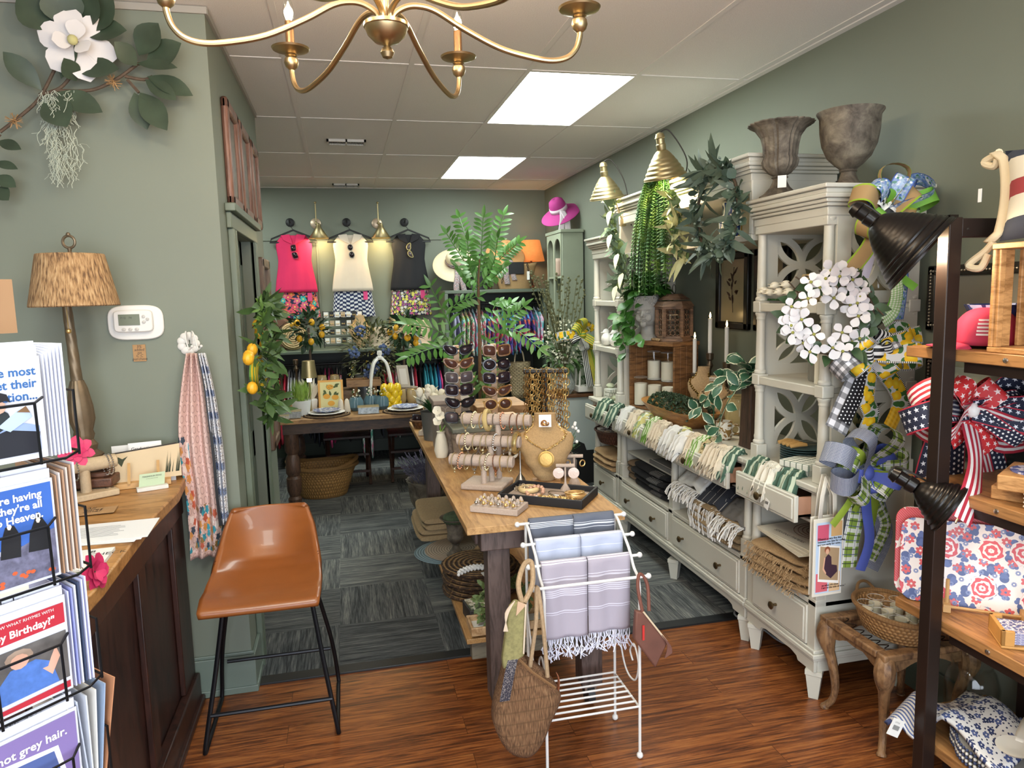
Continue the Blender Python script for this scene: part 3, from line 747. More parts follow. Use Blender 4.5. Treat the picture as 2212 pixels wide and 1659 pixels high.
# ================================================================ on top of the near hutch
def urn(label,p,R_,h,prof,flute=0,nf=0,tagm=False):
 t=T('garden_urn',label,'urn',p,0,'aged metal urns');b=B();b.lathe([(r*R_,z*h) for r,z in prof],p,56,flute=flute,nf=nf);b.build('bowl',IRON,t,smooth=50)
 return t
U1=[(.62,0),(.62,.03),(.5,.06),(.3,.15),(.22,.22),(.2,.26),(.26,.28),(.2,.3),(.35,.34),(.52,.42),(.56,.5),(.5,.56),(.52,.58),(.54,.7),(.6,.82),(.78,.93),(1,.985),(1,1),(.9,.985),(.7,.93),(.5,.7),(.3,.5),(.01,.45)]
U2=[(.45,0),(.45,.02),(.42,.05),(.3,.14),(.24,.2),(.22,.235),(.27,.25),(.24,.27),(.42,.33),(.66,.43),(.82,.58),(.89,.75),(.91,.93),(1,.985),(1,1),(.92,.985),(.86,.9),(.8,.6),(.5,.4),(.01,.35)]
u1=urn('fluted flared metal urn with price tag on top of the near hutch',(1.885,2.875,2.101),.125,.315,U1,.12,24)
b=B();b.box((1.84,2.79,2.16),(.002,.035,.05),m=Matrix.Rotation(.9,3,'Z'));b.build('price_tag',WHITE,u1)
u2=urn('plain rounded rusty metal urn on top of the near hutch',(2.045,2.64,2.101),.128,.315,U2)
# ================================================================ near hutch
t=T('tulip_bunch','cream tulips lying on the top shelf of the near hutch','flowers',(1.9,2.86,1.646))
for k,(px,py) in enumerate(((1651,628),(1664,631),(1674,617),(1683,630),(1698,614),(1703,630))):
 p=at(px,py,x=1.84+.01*(k % 3));b=B();b.ball(p,.017,10,sx=1.35);
 b.leaf(p-X*.01,(-1,0,.3),Z,.03,.025,.2,.4);b.leaf(p-X*.01,(-1,.1,-.3),-Z,.03,.025,.2,.4);b.build('bloom',CREAMF,t)
b=B()
for k in range(5): b.tube([(1.86,2.79+.03*k,1.662),(1.98,2.76+.03*k,1.655),(2.1,2.72+.02*k,1.651)],.004,6)
for k in range(5): b.leaf((1.9,2.78+.03*k,1.66),(1,rnd(-.5,.3),.4),Z,.12,.025,.5)
b.build('stems',LEAFG,t)
AMBER=glass('c9b58a',.1,.5,'amber')
def hammered(label,p,r,h,group,m=None):
 t=T('glass_tumbler',label,'glass',p,0,group);b=B()
 b.lathe([(r*.6,0),(r*.85,h*.12),(r,h*.4),(r*.95,h*.75),(r*.82,h),(r*.79,h),(r*.92,h*.7),(r*.96,h*.4),(r*.8,h*.14),(.001,h*.08)],p,24,flute=.03,nf=20);b.build('bowl',m or AMBER,t)
 b=B();b.torus(V(p)+Z*h,r*.805,.0016,n=24,k=5);b.build('rim',GOLD,t)
hammered('amber hammered glass at the back of the near hutch top shelf',(2.02,2.63,1.646),.055,.15,'amber glasses in the hutch')
hammered('amber hammered glass in front on the near hutch top shelf',(1.95,2.72,1.646),.05,.12,'amber glasses in the hutch')
hammered('amber hammered glass seen through the outer fretwork',(2.14,2.56,1.646),.055,.14,'amber glasses in the hutch')
t=T('ribbed_vase','smoky ribbed glass vase on the middle shelf of the near hutch','vase',(1.98,2.66,1.316))
b=B();b.lathe([(.062,0),(.065,.01),(.062,.12),(.064,.24),(.06,.24),(.058,.02),(.001,.012)],(1.98,2.66,1.316),60,flute=.06,nf=40);b.build('vessel',glass('8c8a80',.15,.65,'smoke'),t)
t=T('pillar_candle','slim cream candle beside the smoky ribbed vase','candle',(1.9,2.6,1.316));candle(t,(1.9,2.6,1.316),.013,.16,CREAMF,False)
# plates, spreaders, bowls, boxed soaps on the deck
PLM=mat('6f8482',.3,var=.3,vs=60)
for k in range(8):
 p=(1.98,2.79,.926+.0105*k);t=T('side_plate','glazed side plate %s of the stack in the near hutch' % ['at the foot','second from the foot','third from the foot','fourth from the foot','fourth from the top','third from the top','second from the top','on top'][k],'plate',p,0,'side plates stacked in the near hutch')
 b=B();b.lathe([(.05,0),(.06,.002),(.095,.007),(.1,.0095),(.096,.0085),(.06,.004),(.001,.003)],p,36);o=b.build('plate',mat('b9b28e',.25,var=.2,vs=40),t)
 b=B();b.lathe([(.0945,.0068),(.1005,.0085),(.1005,.0102),(.094,.0092)],p,36);b.build('rim',mat('3f5a60',.3),o)
for k in range(4):
 y=2.75+.03*k;t=T('cheese_spreader','wood handled spreader tied on the plate stack, %s' % ['nearest the column','second of four','third of four','farthest back'][k],'spreader',(1.93,y,1.012),0,'spreaders tied on the plates')
 b=B();b.tube([(1.885,y,1.022),(1.93,y,1.027),(1.965,y,1.023)],[.009,.012,.008],10,flat=.7);b.build('handle',mat('c39a5e',.5,var=.15,vs=40),t)
 b=B();b.box((2.0,y,1.021),(.07,.014,.0025));b.build('blade',SILVER,t)
g=G('painted_bowl',.25);c=g.co();m1,cc,_=bloom(g,g.map(c,(14,14,14)),1.6,5,.5);g.col(g.mix(m1,'34483f','b3ad74'));PBOWL=g.m
for k in range(4):
 p=(2.1,2.68,.926+.055*k);t=T('patterned_bowl','dark patterned bowl %s of the nested stack behind the plates' % ['at the bottom','second from bottom','second from top','on top'][k],'bowl',p,0,'patterned bowls in the near hutch')
 b=B();b.lathe([(.045,0),(.05,.006),(.075,.04),(.088,.085),(.09,.1),(.086,.1),(.08,.07),(.05,.02),(.001,.012)],p,36);b.build('bowl',PBOWL,t)
GING=plaid('green_windowpane','e3e2d6',[('u',5,0,.18,'3d5a48',.8),('v',5,0,.18,'3d5a48',.8)])
for k,(p,s,l) in enumerate((((1.9,2.66,.934),(.13,.12,.03),'green windowpane boxed soap under the other on the near hutch deck'),((1.9,2.66,.966),(.16,.15,.028),'green windowpane boxed soap laid on top by the near column'))):
 t=T('wrapped_box',l,'box',(p[0],p[1],p[2]-s[2]/2),0,'green windowpane boxes');b=B();b.box(p,s,.1+.2*k);b.build('wrapping',GING,t,bevel=.004)
# ================================================================ console: crate of glass candles
CRATE=wood('8a6038','50331c',(2,2,14),.6,3,'crate')
t=T('wooden_crate','open brown wooden crate holding white candles in glass','crate',(2.0,4.36,.926));CM=Matrix.Translation((2.0,4.14,0)) @ Matrix.Rotation(radians(16),4,'Z');CP=lambda x,y,z: CM @ V((x,y,z))
for y0 in (0,.436):
 b=B();b.x=CM;b.b2((.004,y0+.002,.93),(.2,y0+.012,1.36))
 for k in range(4): b.b2((.002+.051*k,y0,.927),(.049+.051*k,y0+.014,1.36))
 b.build('side',CRATE,t,bevel=.002)
b=B();b.x=CM;b.b2((0,.014,.927),(.205,.436,.942));b.b2((.195,.014,.94),(.205,.436,1.36));b.build('back',CRATE,t,bevel=.002)
b=B();b.x=CM;b.b2((-.02,-.005,1.361),(.21,.455,1.387));b.build('top',CRATE,t,bevel=.002)
b=B();b.x=CM;b.b2((.1,.015,.942),(.194,.435,1.11));b.build('inner_step',CRATE,t,bevel=.002)
WAX=mat('eee8d6',.5,Emission_Strength=0.0);CG=glass('ffffff',.03,.1,'jar')
for (y,z0,xx,l) in ((.365,1.112,.147,'upper shelf of the crate at its far end'),(.225,1.112,.147,'middle of the crate upper shelf'),(.085,1.112,.147,'upper shelf of the crate at its near end'),(.38,.944,.046,'lower front row of the crate at its far end'),(.24,.944,.046,'middle of the crate lower front row'),(.1,.944,.046,'lower front row of the crate at its near end')):
 p=CP(xx,y,z0);t=T('glass_candle','white candle in clear glass, '+l,'candle',p,0,'white glass candles in the crate')
 b=B();b.lathe([(.001,.001),(.046,.001),(.046,.19)],p,24);b.build('glass_cylinder',CG,t);b=B();b.torus(V(p)+Z*.19,.0457,.0011,n=28,k=5);b.build('glass_rim',mat('c9cccb',.1),t);b=B();b.lathe([(.043,.005),(.043,.13 if z0 > 1 else .15),(.001,.125)],p,24);b.build('wax',WAX,t)
# head planter with pothos
HM=mat('a5a39c',.75,var=.12,vs=30,bump=.15,bs=90);P=V((1.965,4.46,1.388))
t=T('head_planter','grey stone planter shaped like a woman\'s head with closed lips','planter',P)
b=B();M_=Matrix.Translation(P) @ Matrix.Rotation(radians(-42),4,'Z');b.x=M_
def hf(u,v):
 a=2*pi*u;pr_=[(0,.075,.06),(.06,.07,.058),(.14,.044,.045),(.30,.042,.046),(.36,.05,.06),(.44,.066,.082),(.6,.079,.094),(.75,.084,.098),(.9,.08,.09),(1,.07,.08)]
 for i in range(len(pr_)-1):
  if pr_[i][0] <= v <= pr_[i+1][0]:
   q=(v-pr_[i][0])/(pr_[i+1][0]-pr_[i][0]);rx,ry=(pr_[i][j]+(pr_[i+1][j]-pr_[i][j])*q for j in (1,2))
 x,y,z=cos(a)*rx,sin(a)*ry-(.012 if v > .34 else 0),v*.29
 if y < 0 and v > .34:   # the face looks along local -y
  fx=x/.08;s=abs(fx)
  y -= .022*math.exp(-(fx/.17)**2)*max(0,1-abs((z-.168)/.036))      # nose
  y -= .007*math.exp(-(fx/.3)**2-((z-.137)/.006)**2)+.006*math.exp(-(fx/.26)**2-((z-.126)/.006)**2)  # lips
  y += .016*math.exp(-((s-.42)/.2)**2-((z-.187)/.011)**2)            # eye sockets
  y -= .006*math.exp(-((s-.42)/.17)**2-((z-.184)/.006)**2)
  y -= .006*math.exp(-((z-.207)/.008)**2)*math.exp(-((s-.4)/.4)**2)
  y -= .008*math.exp(-(fx/.35)**2-((z-.106)/.01)**2)
 return V((x,y,z))
b.grid(hf,56,60,cu=True)
for s in (-1,1):
 b.ball((s*.031,-.088,.186),.0155,14,sx=1.15,sz=.62);b.tube(spl([(s*.014,-.103,.199),(s*.032,-.1,.208),(s*.054,-.08,.2)],5),[.003]+[.0045]*9+[.002],6);b.tube(spl([(s*.015,-.1,.187),(s*.031,-.104,.181),(s*.049,-.09,.185)],5),.0022,5);b.ball((s*.03,-.083,.15),.026,12,sy=.7);b.ball((s*.011,-.113,.161),.0075,8)
b.tube([(0,-.1,.204),(0,-.11,.185),(0,-.123,.164),(0,-.108,.157)],[.005,.007,.0105,.006],10)
b.tube(spl([(-.021,-.095,.136),(-.008,-.107,.1405),(0,-.108,.138),(.008,-.107,.1405),(.021,-.095,.136)],4),[.002]+[.0042]*15+[.002],6);b.tube(spl([(-.018,-.096,.133),(0,-.107,.128),(.018,-.096,.133)],5),[.002]+[.0052]*9+[.002],6);b.ball((0,-.088,.11),.024,12,sy=.8)
b.build('head',HM,t,smooth=180)
b=B();b.x=M_
for k in range(46):
 a=rnd(0,2*pi);z=rnd(.2,.28);r=1.0
 if -2.25 < a-2*pi < -.9 and z < .235: continue
 b.torus((cos(a)*.084,sin(a)*.095-.012,z),.011,.005,(cos(a),sin(a),0),8,5)
b.build('hair_curls',HM,t)
for s in (-1,1):
 b=B();b.x=M_;b.torus((s*.08,-.006,.17),.013,.005,(s,-.2,0),10,5);b.build('ear',HM,t)
t=T('pothos_plant','bright green trailing pothos growing out of the stone head','plant',P+Z*.27)
b=B()
for k in range(85):
 d=rdir();d.z=abs(d.z);fc=max(0,-d.x*.67-d.y*.74);p=P+Z*(.30+.05*fc)+V((d.x*.10,d.y*.11,d.z*.08));b.leaf(p,(d.x,d.y,d.z-.55+.75*fc),d+Z*.4,rnd(.07,.115),rnd(.055,.075),.6,.2,5,wide=.6)
for k in range(70): a=rnd(0,6.28);r=rnd(.0,.1);b.leaf(P+V((cos(a)*r,sin(a)*r,.32+.05*(1-r/.1))),(cos(a),sin(a),rnd(-.3,.5)),Z+rdir()*.3,rnd(.07,.11),rnd(.055,.075),.7,.2,5,wide=.6)
tr=[spl([P+V((-.05,.02,.3)),P+V((-.12,.06,.22)),P+V((-.16,.1,.1)),P+V((-.15,.12,-.02))],6),spl([P+V((-.03,-.08,.28)),P+V((-.1,.0,.15)),P+V((-.12,-.02,.03)),P+V((-.13,-.1,.01)),P+V((-.12,-.2,.015))],6),spl([P+V((-.08,.06,.26)),P+V((-.15,.08,.08)),P+V((-.15,.03,-.02)),P+V((-.16,.0,-.1))],6)]
for pts in tr:
 b.tube(pts,.002,5)
 for p in pts[2::2]: b.leaf(p,(rnd(-1,-.2),rnd(-.8,.8),rnd(-.6,.3)),(-1,-.6,.6),rnd(.05,.09),rnd(.045,.065),.5,.2,5,wide=.6)
for k in range(26): b.leaf(P+V((-.1+rnd(-.05,.03),.06+rnd(-.07,.07),rnd(.05,.26))),(rnd(-1,0),rnd(-.8,.8),rnd(-.8,.1)),(-1,-.5,.5),rnd(.06,.1),rnd(.045,.07),.5,.2,5,wide=.6)
b.build('foliage',mat('41752c',.4,var=.35,vs=14),t)
# lantern
P=V((2.07,4.29,1.388));LW=wood('83644c','4c382a',(2,2,12),.65,3,'lantern');t=T('wooden_lantern','carved hexagonal brown wooden lantern beside the stone head','lantern',P)
HX6=lambda r,z,ph=pi/6: [P+V((r*cos(pi/3*k+ph),r*sin(pi/3*k+ph),z)) for k in range(6)]
b=B()
for r0,r1,z0,z1 in ((.125,.125,0,.02),(.11,.105,.02,.035),(.12,.12,.205,.22),(.13,.105,.22,.255),(.105,.07,.262,.285),(.07,.05,.285,.3)): b.lathe([(r0,z0),(r1,z1)],P,6,rot=pi/6)
for q in HX6(.108,0): b.box((q.x,q.y,P.z+.12),(.02,.02,.18))
b.build('body',LW,t,bevel=.002)
q=HX6(.1,.12)
for k in range(6):
 a,c=q[k],q[(k+1) % 6];m_=(a+c)/2;e=(c-a).normalized();b=B();n_=(m_-P);n_.z=0;n_.normalize()
 for i in range(3):
  for j in range(5): b.torus(m_+e*(.028*(i-1))+Z*(.033*(j-2)),.0165,.003,n_,6,4)
 b.build('fret_panel',LW,t)
b=B();b.torus(P+Z*.33,.03,.002,(1,-1,0),16,5);b.build('ring_handle',mat('2a211a',.5,.7),t)
b=B();b.box(P+V((-.05,-.1,.17)),(.05,.012,.006));b.box(P+V((-.075,-.098,.155)),(.006,.01,.035));b.build('pull_handle',SILVER,t)
b=B()
for i in range(26): b.ball(P+V((-.115+.004*sin(i),-.02-.0045*i+.1,.008+.004*(i % 2))),.008,8)
tag(b.build('bead_garland',mat('9a7d58',.3,.5),None),'gold and wood bead strand at the front of the crate top','beads')
# candlesticks
PEWT=mat('6c5f50',.35,.85,var=.1,vs=30)
def stick(label,p,h,ch,m,cm,group,base=.045):
 t=T('candlestick',label,'candlestick',p,0,group);b=B()
 b.lathe([(base,0),(base,.008),(base*.75,.02),(base*.35,.04),(.012,.07),(.018,.08),(.011,.1),(.013,h*.5),(.01,h*.74),(.014,h*.76),(.022,h*.8),(.013,h*.85),(.013,h*.88),(.022,h*.9),(.024,h*.99),(.012,h)],p,20);b.build('stem',m,t)
 if ch < .05: return
 c=T('taper_candle','lit white taper in the '+label.split(' candlestick')[0]+' candlestick','candle',V(p)+Z*h,0,'lit taper candles');candle(c,V(p)+Z*h,.012,ch,cm,True)
stick('tallest pewter candlestick by the black framed print',(2.18,4.02,.926),.40,.21,PEWT,WHITE,'candlesticks on the console',.05)
stick('second tall pewter candlestick, to the near side of the tallest one',(2.19,3.84,.926),.36,.205,PEWT,WHITE,'candlesticks on the console',.05)
stick('short silver candlestick on the low orange box',(2.13,4.12,.985),.21,.215,mat('8f8a80',.3,.9),WHITE,'candlesticks on the console',.06)
b=B();b.b2((2.06,3.86,.926),(2.22,4.14,.984));tag(b.build('wooden_box',mat('a5602e',.45,var=.15,vs=20),bevel=.004),'low orange-brown wooden box under the silver candlestick','box')
# busts, pearls, jar, mug, dark vase
t1,M1,f1=bust('tan linen necklace bust behind, wearing a chain and round studs',(2.1,3.97,.985),.26,LINEN,'linen busts on the console',radians(-50));necklace(t1,M1,f1,mat('b3955f',.3,1),.85,.4,.005,.44,.013)
t1,M1,f1=bust('tan linen necklace bust in front, draped in a pearl strand',(2.06,3.72,.926),.29,LINEN,'linen busts on the console',radians(-42));necklace(t1,M1,f1,mat('a89878',.3,.8),.86,.5,.005,.46)
b=B();
for k in range(14): b.ball(M1 @ V((-.035+.006*(k % 7)+.002,-.01-.006*(k//7),.27+.012*(k//7))),.007,8)
b.build('pearl_bracelet',mat('d8d0c0',.2,.3),t1)
t=T('glass_jar','tall pale amber glass jar behind the trailing vine','jar',(2.08,3.5,.926));b=B();b.lathe([(.06,0),(.075,.02),(.08,.1),(.07,.17),(.06,.2),(.066,.21),(.062,.21),(.055,.2),(.066,.17),(.076,.1),(.07,.02),(.001,.01)],(2.08,3.5,.926),30);b.build('vessel',glass('d9c58e',.05,.4,'jar'),t)
g=G('mug_print',.3);n=g.noise(g.map(g.co(),(16,16,22)),1.3,1,2.5);g.col(g.ramp(n,[(.48,'ddd8c9'),(.5,'8a6a38')],True));MUGM=g.m
t=T('printed_mug','white mug with tan leaf print on the console edge','mug',(1.93,3.4,.926));b=B();b.lathe([(.038,0),(.042,.005),(.043,.095),(.039,.095),(.038,.01),(.001,.008)],(1.93,3.4,.926),28);b.build('cup',MUGM,t)
b=B();b.torus((1.985,3.38,.975),.025,.006,(0,1,0),16,6);b.build('handle',MUGM,t)
DV=wood('4a3528','241812',(10,10,1),.6,3,'darkv');t=T('tall_wood_vase','dark grooved square wooden vase beside the near hutch column','vase',(1.965,3.18,.926))
b=B();b.tube([(1.965,3.18,.926),(1.965,3.18,.95),(1.965,3.18,1.2),(1.965,3.18,1.24)],[.075,.07,.062,.065],4);b.build('body',DV,t,smooth=0,bevel=.006)
g=G('variegated',.45);uv=g.xyz(g.co('UV'));e=g.ma('ABSOLUTE',g.ma('SUBTRACT',uv[1],.5));n=g.noise(g.co(),60,2);g.col(g.mix(g.ma('GREATER_THAN',g.ma('ADD',e,g.ma('MULTIPLY',n,.2)),.5),'2f5a40','cfd3b4'));VARI=g.m
t=T('variegated_vine','variegated white edged vine trailing in front of the dark vase','plant',(1.965,3.18,1.24));b=B()
tr=[[(1.965,3.18,1.25),(1.9,3.25,1.3),(1.84,3.3,1.2),(1.83,3.33,1.05),(1.85,3.3,.97)],[(1.965,3.18,1.25),(1.93,3.3,1.29),(1.88,3.42,1.2),(1.86,3.5,1.1),(1.86,3.56,1.06)],[(1.96,3.18,1.25),(1.88,3.17,1.24),(1.82,3.22,1.1),(1.8,3.24,.96),(1.8,3.25,.9)],[(1.965,3.18,1.25),(1.92,3.2,1.36),(1.9,3.24,1.4)]]
for q in tr:
 pts=spl(q,8);b.tube(pts,.0025,5)
 for p in pts[2::3]: b.leaf(p,(rnd(-1,.1),rnd(-.9,.9),rnd(-.9,.4)),(-1,-.7,.5),rnd(.07,.1),rnd(.045,.06),.5,.2,5,wide=.55)
for k in range(9): b.leaf((1.95,3.19,1.3),rdir()+V((-.5,0,.6)),Z,rnd(.1,.14),.07,.7,.2,5,wide=.55)
b.build('foliage',VARI,t)
# wooden dough bowl with boxwood
BW=wood('b07a3c','7a4c20',(2,1,6),.4,3,'bowl')
t=T('dough_bowl','long wooden dough bowl filled with boxwood','bowl',(1.93,3.93,.926));b=B()
def bowlf(u,v):
 a=2*pi*u;s=[.0,.62,.85,1.0,.96,.8,.3,.0][int(round(v*7))];z=[0,0,.05,.095,.095,.05,.022,.02][int(round(v*7))]
 ca,sa=cos(a),sin(a);e=.62
 return V((1.93+.13*s*(abs(ca)**e)*(1 if ca > 0 else -1),3.93+.39*(s if s > 0 else 0)*(abs(sa)**e)*(1 if sa > 0 else -1)*(1 if s > .9 else .97),.926+z+(.012*abs(sa)**4 if s > .7 else 0)))
b.grid(bowlf,44,7,cu=True);b.build('bowl',BW,t,smooth=60)
b=B()
for k in range(3200):
 y=rnd(-.3,.3);a=rnd(0,pi);r=.088*(1-.25*(abs(y)/.3)**4)+.008*sin(y*60)
 p=V((1.93+cos(a)*r*1.05,3.93+y,.985+sin(a)*r));d=V((cos(a),rnd(-.8,.8),sin(a)))+rdir()*.6
 b.leaf(p,d,rdir(),rnd(.014,.02),.012,.2,.2,2,wide=.6)
o=b.build('boxwood',mat('3d5238',.55,var=.4,vs=60),None);tag(o,'clipped green boxwood roll lying in the long dough bowl','boxwood',kind='stuff')
# napkins in the open drawers
SAGEP=uvp('sage_stripe',lambda g,u,v: g.mix(band(g,g.ma('FRACT',g.ma('MULTIPLY',u,14)),.3,.62),'44604f','b7c2a9'),.8);LIMEP=uvp('lime_stripe',lambda g,u,v: g.mix(band(g,g.ma('FRACT',g.ma('MULTIPLY',u,9)),.25,.6),'6d9a3d','d9dfc2'),.8)
CITR=floral('citrus_cloth','dfe0cf',['b9bd6a','c9c27c','8fa07a'],5,5,.5,None);WLIN=mat('d9d8d2',.85,var=.06,vs=30);FRC=mat('d9ccb4',.9,var=.1,vs=80);LEOP=floral('leopard_cloth','d7c79a',['4a3f2c','3c3424','8a7344'],12,3,.4,None)
for px,py,x,w_,L,m,l,kd in ((1300,884,1.76,.16,.16,SAGEP,'sage striped napkin spilling from the far cabinet drawer','cloth'),(1325,893,1.76,.1,.17,SAGEP,'palm green napkin at the far end of the console drawers','cloth'),(1347,884,1.775,.09,.15,WLIN,'plain white napkin near the far end of the console drawers','cloth'),(1366,896,1.765,.1,.15,FRC,'cream fringed napkin just past the white one','fringe'),
 (1384,893,1.775,.09,.15,CITR,'citrus print napkin below the crate','cloth'),(1403,899,1.765,.08,.15,LIMEP,'lime striped napkin below the near end of the crate','cloth'),(1421,918,1.755,.15,.16,FRC,'cream shaggy fringed napkin at the left end of the dough bowl','fringe'),(1446,938,1.75,.13,.17,WLIN,'white linen napkin folded in layers below the dough bowl','cloth'),
 (1463,925,1.775,.1,.15,CITR,'citrus print napkin behind the layered white ones','cloth'),(1472,962,1.745,.1,.19,WLIN,'white linen napkin hanging lowest over the console drawer','cloth'),(1491,950,1.76,.11,.17,FRC,'beige fringed napkin between white and lime ones','fringe'),(1507,952,1.765,.08,.17,LIMEP,'bright lime striped napkin below the middle of the dough bowl','cloth'),
 (1524,958,1.77,.09,.15,LEOP,'yellow spotted napkin below the near end of the dough bowl','cloth'),(1543,990,1.745,.2,.17,FRC,'widest beige fringed napkin, at the near end of the console drawers','fringe'),(1572,982,1.765,.12,.17,SAGEP,'green and white striped napkin next to the mug','cloth'),
 (1622,1020,1.765,.11,.14,SAGEP,'sage napkin at the far side of the near cabinet drawer','cloth'),(1652,1022,1.755,.13,.15,mat('dcd6c6',.9,key='w'),'white fringed napkin over the near cabinet drawer','fringe'),(1692,1040,1.77,.14,.14,SAGEP,'dark sage folded napkin at the near side of the near cabinet drawer','cloth')):
 p=at(px,py,x=x);p.z=.892;napkin(p,w_*.8,L*.74,m,l,kd)
b=B();b.box((1.718,2.665,.80),(.001,.032,.045),m=Matrix.Rotation(.35,3,'X'));tt=T('price_tag','white price tag hanging from the near cabinet drawer knob','tag',(1.718,2.665,.78));b.build('card',WHITE,tt);
b=B()
for k in range(7): b.box((1.7172,2.655+.0035*k,.806),(.0004,.0016,.014),m=Matrix.Rotation(.35,3,'X'))
b.build('barcode',BLACK,tt)
# ================================================================ folded cloths in the compartments
BLK=mat('14151a',.95,var=.2,vs=60);BLKB=uvp('black_band',lambda g,u,v: g.mix(band(g,g.ma('FRACT',g.ma('MULTIPLY',v,11)),.4,.65),'1b1c22','8c8c8a'),.9)
fold_pile('folded_towel',lambda i: 'black folded towel with woven band, %s of the pile in the console' % ['at the bottom','second from bottom','second from top','on top'][i],'towel','black folded towels',(1.97,4.17,.434),.5,.3,4,.036,BLK,rz=0,stripe=(.12,.42,BLKB))
PLMT=uvp('grey_placemat',lambda g,u,v: g.mix(band(g,g.ma('FRACT',g.ma('MULTIPLY',u,1)),.03,.06),'6d6c6a','c9c6c0'),.9)
for k in range(4):
 b=B();b.b2((1.86,3.87,.62+.006*k),(2.2,4.2,.625+.006*k));tag(b.build('placemat',PLMT,bevel=.001),'grey striped placemat %s of the stack on the console inner shelf' % ['at the bottom','second up','third up','on top'][k],'placemat','grey placemats in the console')
TAUPE=mat('96805f',.95,var=.15,vs=90,bump=.3,bs=200);TAUB=uvp('taupe_band',lambda g,u,v: g.mix(band(g,g.ma('FRACT',g.ma('MULTIPLY',u,8)),.3,.5),'8a7455','b8a687'),.9)
fold_pile('folded_towel',lambda i: 'taupe folded towel with pale woven band, %s of the console pile' % ['at the bottom','second from bottom','second from top','on top'][i],'towel','taupe folded towels',(1.95,3.31,.434),.48,.32,4,.034,TAUPE,stripe=(.12,.5,TAUB))
THROW=uvp('dark_throw',lambda g,u,v: g.mix(band(g,g.ma('FRACT',g.ma('MULTIPLY',u,5)),.45,.52),'33363f','b9b7b0'),.95)
for nm,l,p,w_,m,fr in (('fringed_throw','dark grey striped throw with white fringe in the console',(1.97,3.38,.6),.3,THROW,1),('fringed_throw','pale throw with white fringe behind the dark one in the console',(1.98,3.62,.635),.26,WLIN,2),('fringed_throw','grey throw with white fringe at the near end of the console',(1.96,3.12,.59),.22,mat('6d6a66',.95),3)):
 t=T(nm,l,'throw',p,0,'fringed throws in the console');b=B();P=V(p)
 b.grid(lambda u,v: P+V((.22-.36*v,(u-.5)*w_,(.05 if v < .75 else .05-(v-.75)*.32)+.01*sin(8*u)+.006*sin(17*u+3*v)+(.03*(1-abs(2*u-1))))),14,16);b.build('cloth',m,t,solid=.012)
 b=B();fringe(b,P+V((-.14,-w_/2,-.02)),P+V((-.14,w_/2,-.02)),int(w_*190),.1,1.5 if fr == 1 else .7,.0024);b.build('fringe',WHITE,t)
 if fr > 0:
  b=B();b.b2((p[0]-.1,p[1]-w_*.45,p[2]-.03),(p[0]+.2,p[1]+w_*.45,p[2]+.045));b.build('folds',m,t,bevel=.02)
# near cabinet: serving papers and burlap napkins
PAP=mat('d8d0bd',.8,var=.05)
for k in range(4):
 b=B();P=V((1.8+.01*k,2.49+.012*k,.606+.004*k));b.box(P+V((.17,.2,.002)),(.34,.36,.003),rz=.06*k-.1);tt=T('serving_papers','pad of serving papers %s in the near cabinet' % ['at the bottom','second from bottom','second from top','on top'][k],'paper pad',P+V((.17,.2,0)),0,'serving paper pads');b.build('pad',PAP,tt)
 if k == 3:
  e2=V((cos(.08),sin(.08),0));e1=V((sin(.08),-cos(.08),0));text('SERVING PAPERS',.026,P+V((.03,.3,.0042)),e1,e2,BLACK,tt);b=B()
  for q in range(7): b.torus(P+V((.22,.2,.0042)),.02+.018*q,.0014,Z,30,4)
  b.build('printed_artwork',mat('6b4434',.8),tt)
fold_pile('burlap_napkin',lambda i: 'frayed burlap napkin, %s of the pile in the near cabinet' % ['at the bottom','second from bottom','second from top','on top'][i],'napkin','burlap napkins in the near cabinet',(1.93,2.72,.434),.36,.32,4,.03,BURLAP,rz=.15,jit=.02)
t=[o for o in bpy.data.objects if o.name.startswith('burlap_napkin')]
for o in t:
 b=B();z=o.location.z+.015;fringe(b,(1.775,2.54,z),(1.775,2.9,z),80,.03,.6,.0012,(-1,0,0),3,3);fringe(b,(1.78,2.54,z),(2.05,2.545,z),50,.02,.3,.0012,(0,-1,0),3,3);b.build('fringe',BURLAP,o)
# ================================================================ far cabinet
def bird(label,p,s):
 t=T('ceramic_bird',label,'figurine',p,0,'white ceramic birds');b=B();b.ball(V(p)+Z*.05*s,.048*s,16,sx=.85,sy=1.1);b.ball(V(p)+V((0,.015,.1))*s,.026*s,12);b.tube([V(p)+V((-.02,.015,.1))*s,V(p)+V((-.045,.01,.098))*s],[.007*s,.001],6);b.build('body',WHITE,t)
bird('white ceramic bird farther back on the far hutch middle shelf',(1.88,5.0,1.316),1);bird('white ceramic bird nearer the crate on the far hutch middle shelf',(1.89,4.86,1.316),1)
t=T('glass_lantern','silvery mesh glass vase on the far hutch top shelf','vase',(1.98,4.86,1.646));b=B();b.lathe([(.06,0),(.075,.05),(.07,.15),(.05,.22),(.04,.25)],(1.98,4.86,1.646),24,caps=False);b.build('vessel',mat('a8a498',.25,.6,var=.4,vs=90),t)
for k,(y,h,c) in enumerate(((4.78,.2,'b98a50'),(4.81,.22,'3a3430'),(4.84,.19,'c9b98a'),(4.87,.21,'7a4a2c'))):
 b=B();b.box((2.0,y,.927+h/2),(.14,.022,h));tag(b.build('book',mat(c,.6,var=.1)),'upright %s book leaning on the far hutch deck' % ['tan','black','cream','brown'][k],'book','books in the far hutch')
for k in range(3):
 b=B();b.box((1.9,4.95-.01*k,.94+.027*k),(.1,.09,.025),.1*k);tag(b.build('boxed_soap',GING,bevel=.003),'checked soap box %s of the little stack in the far hutch' % ['at the bottom','in the middle','on top'][k],'box','checked soap boxes')
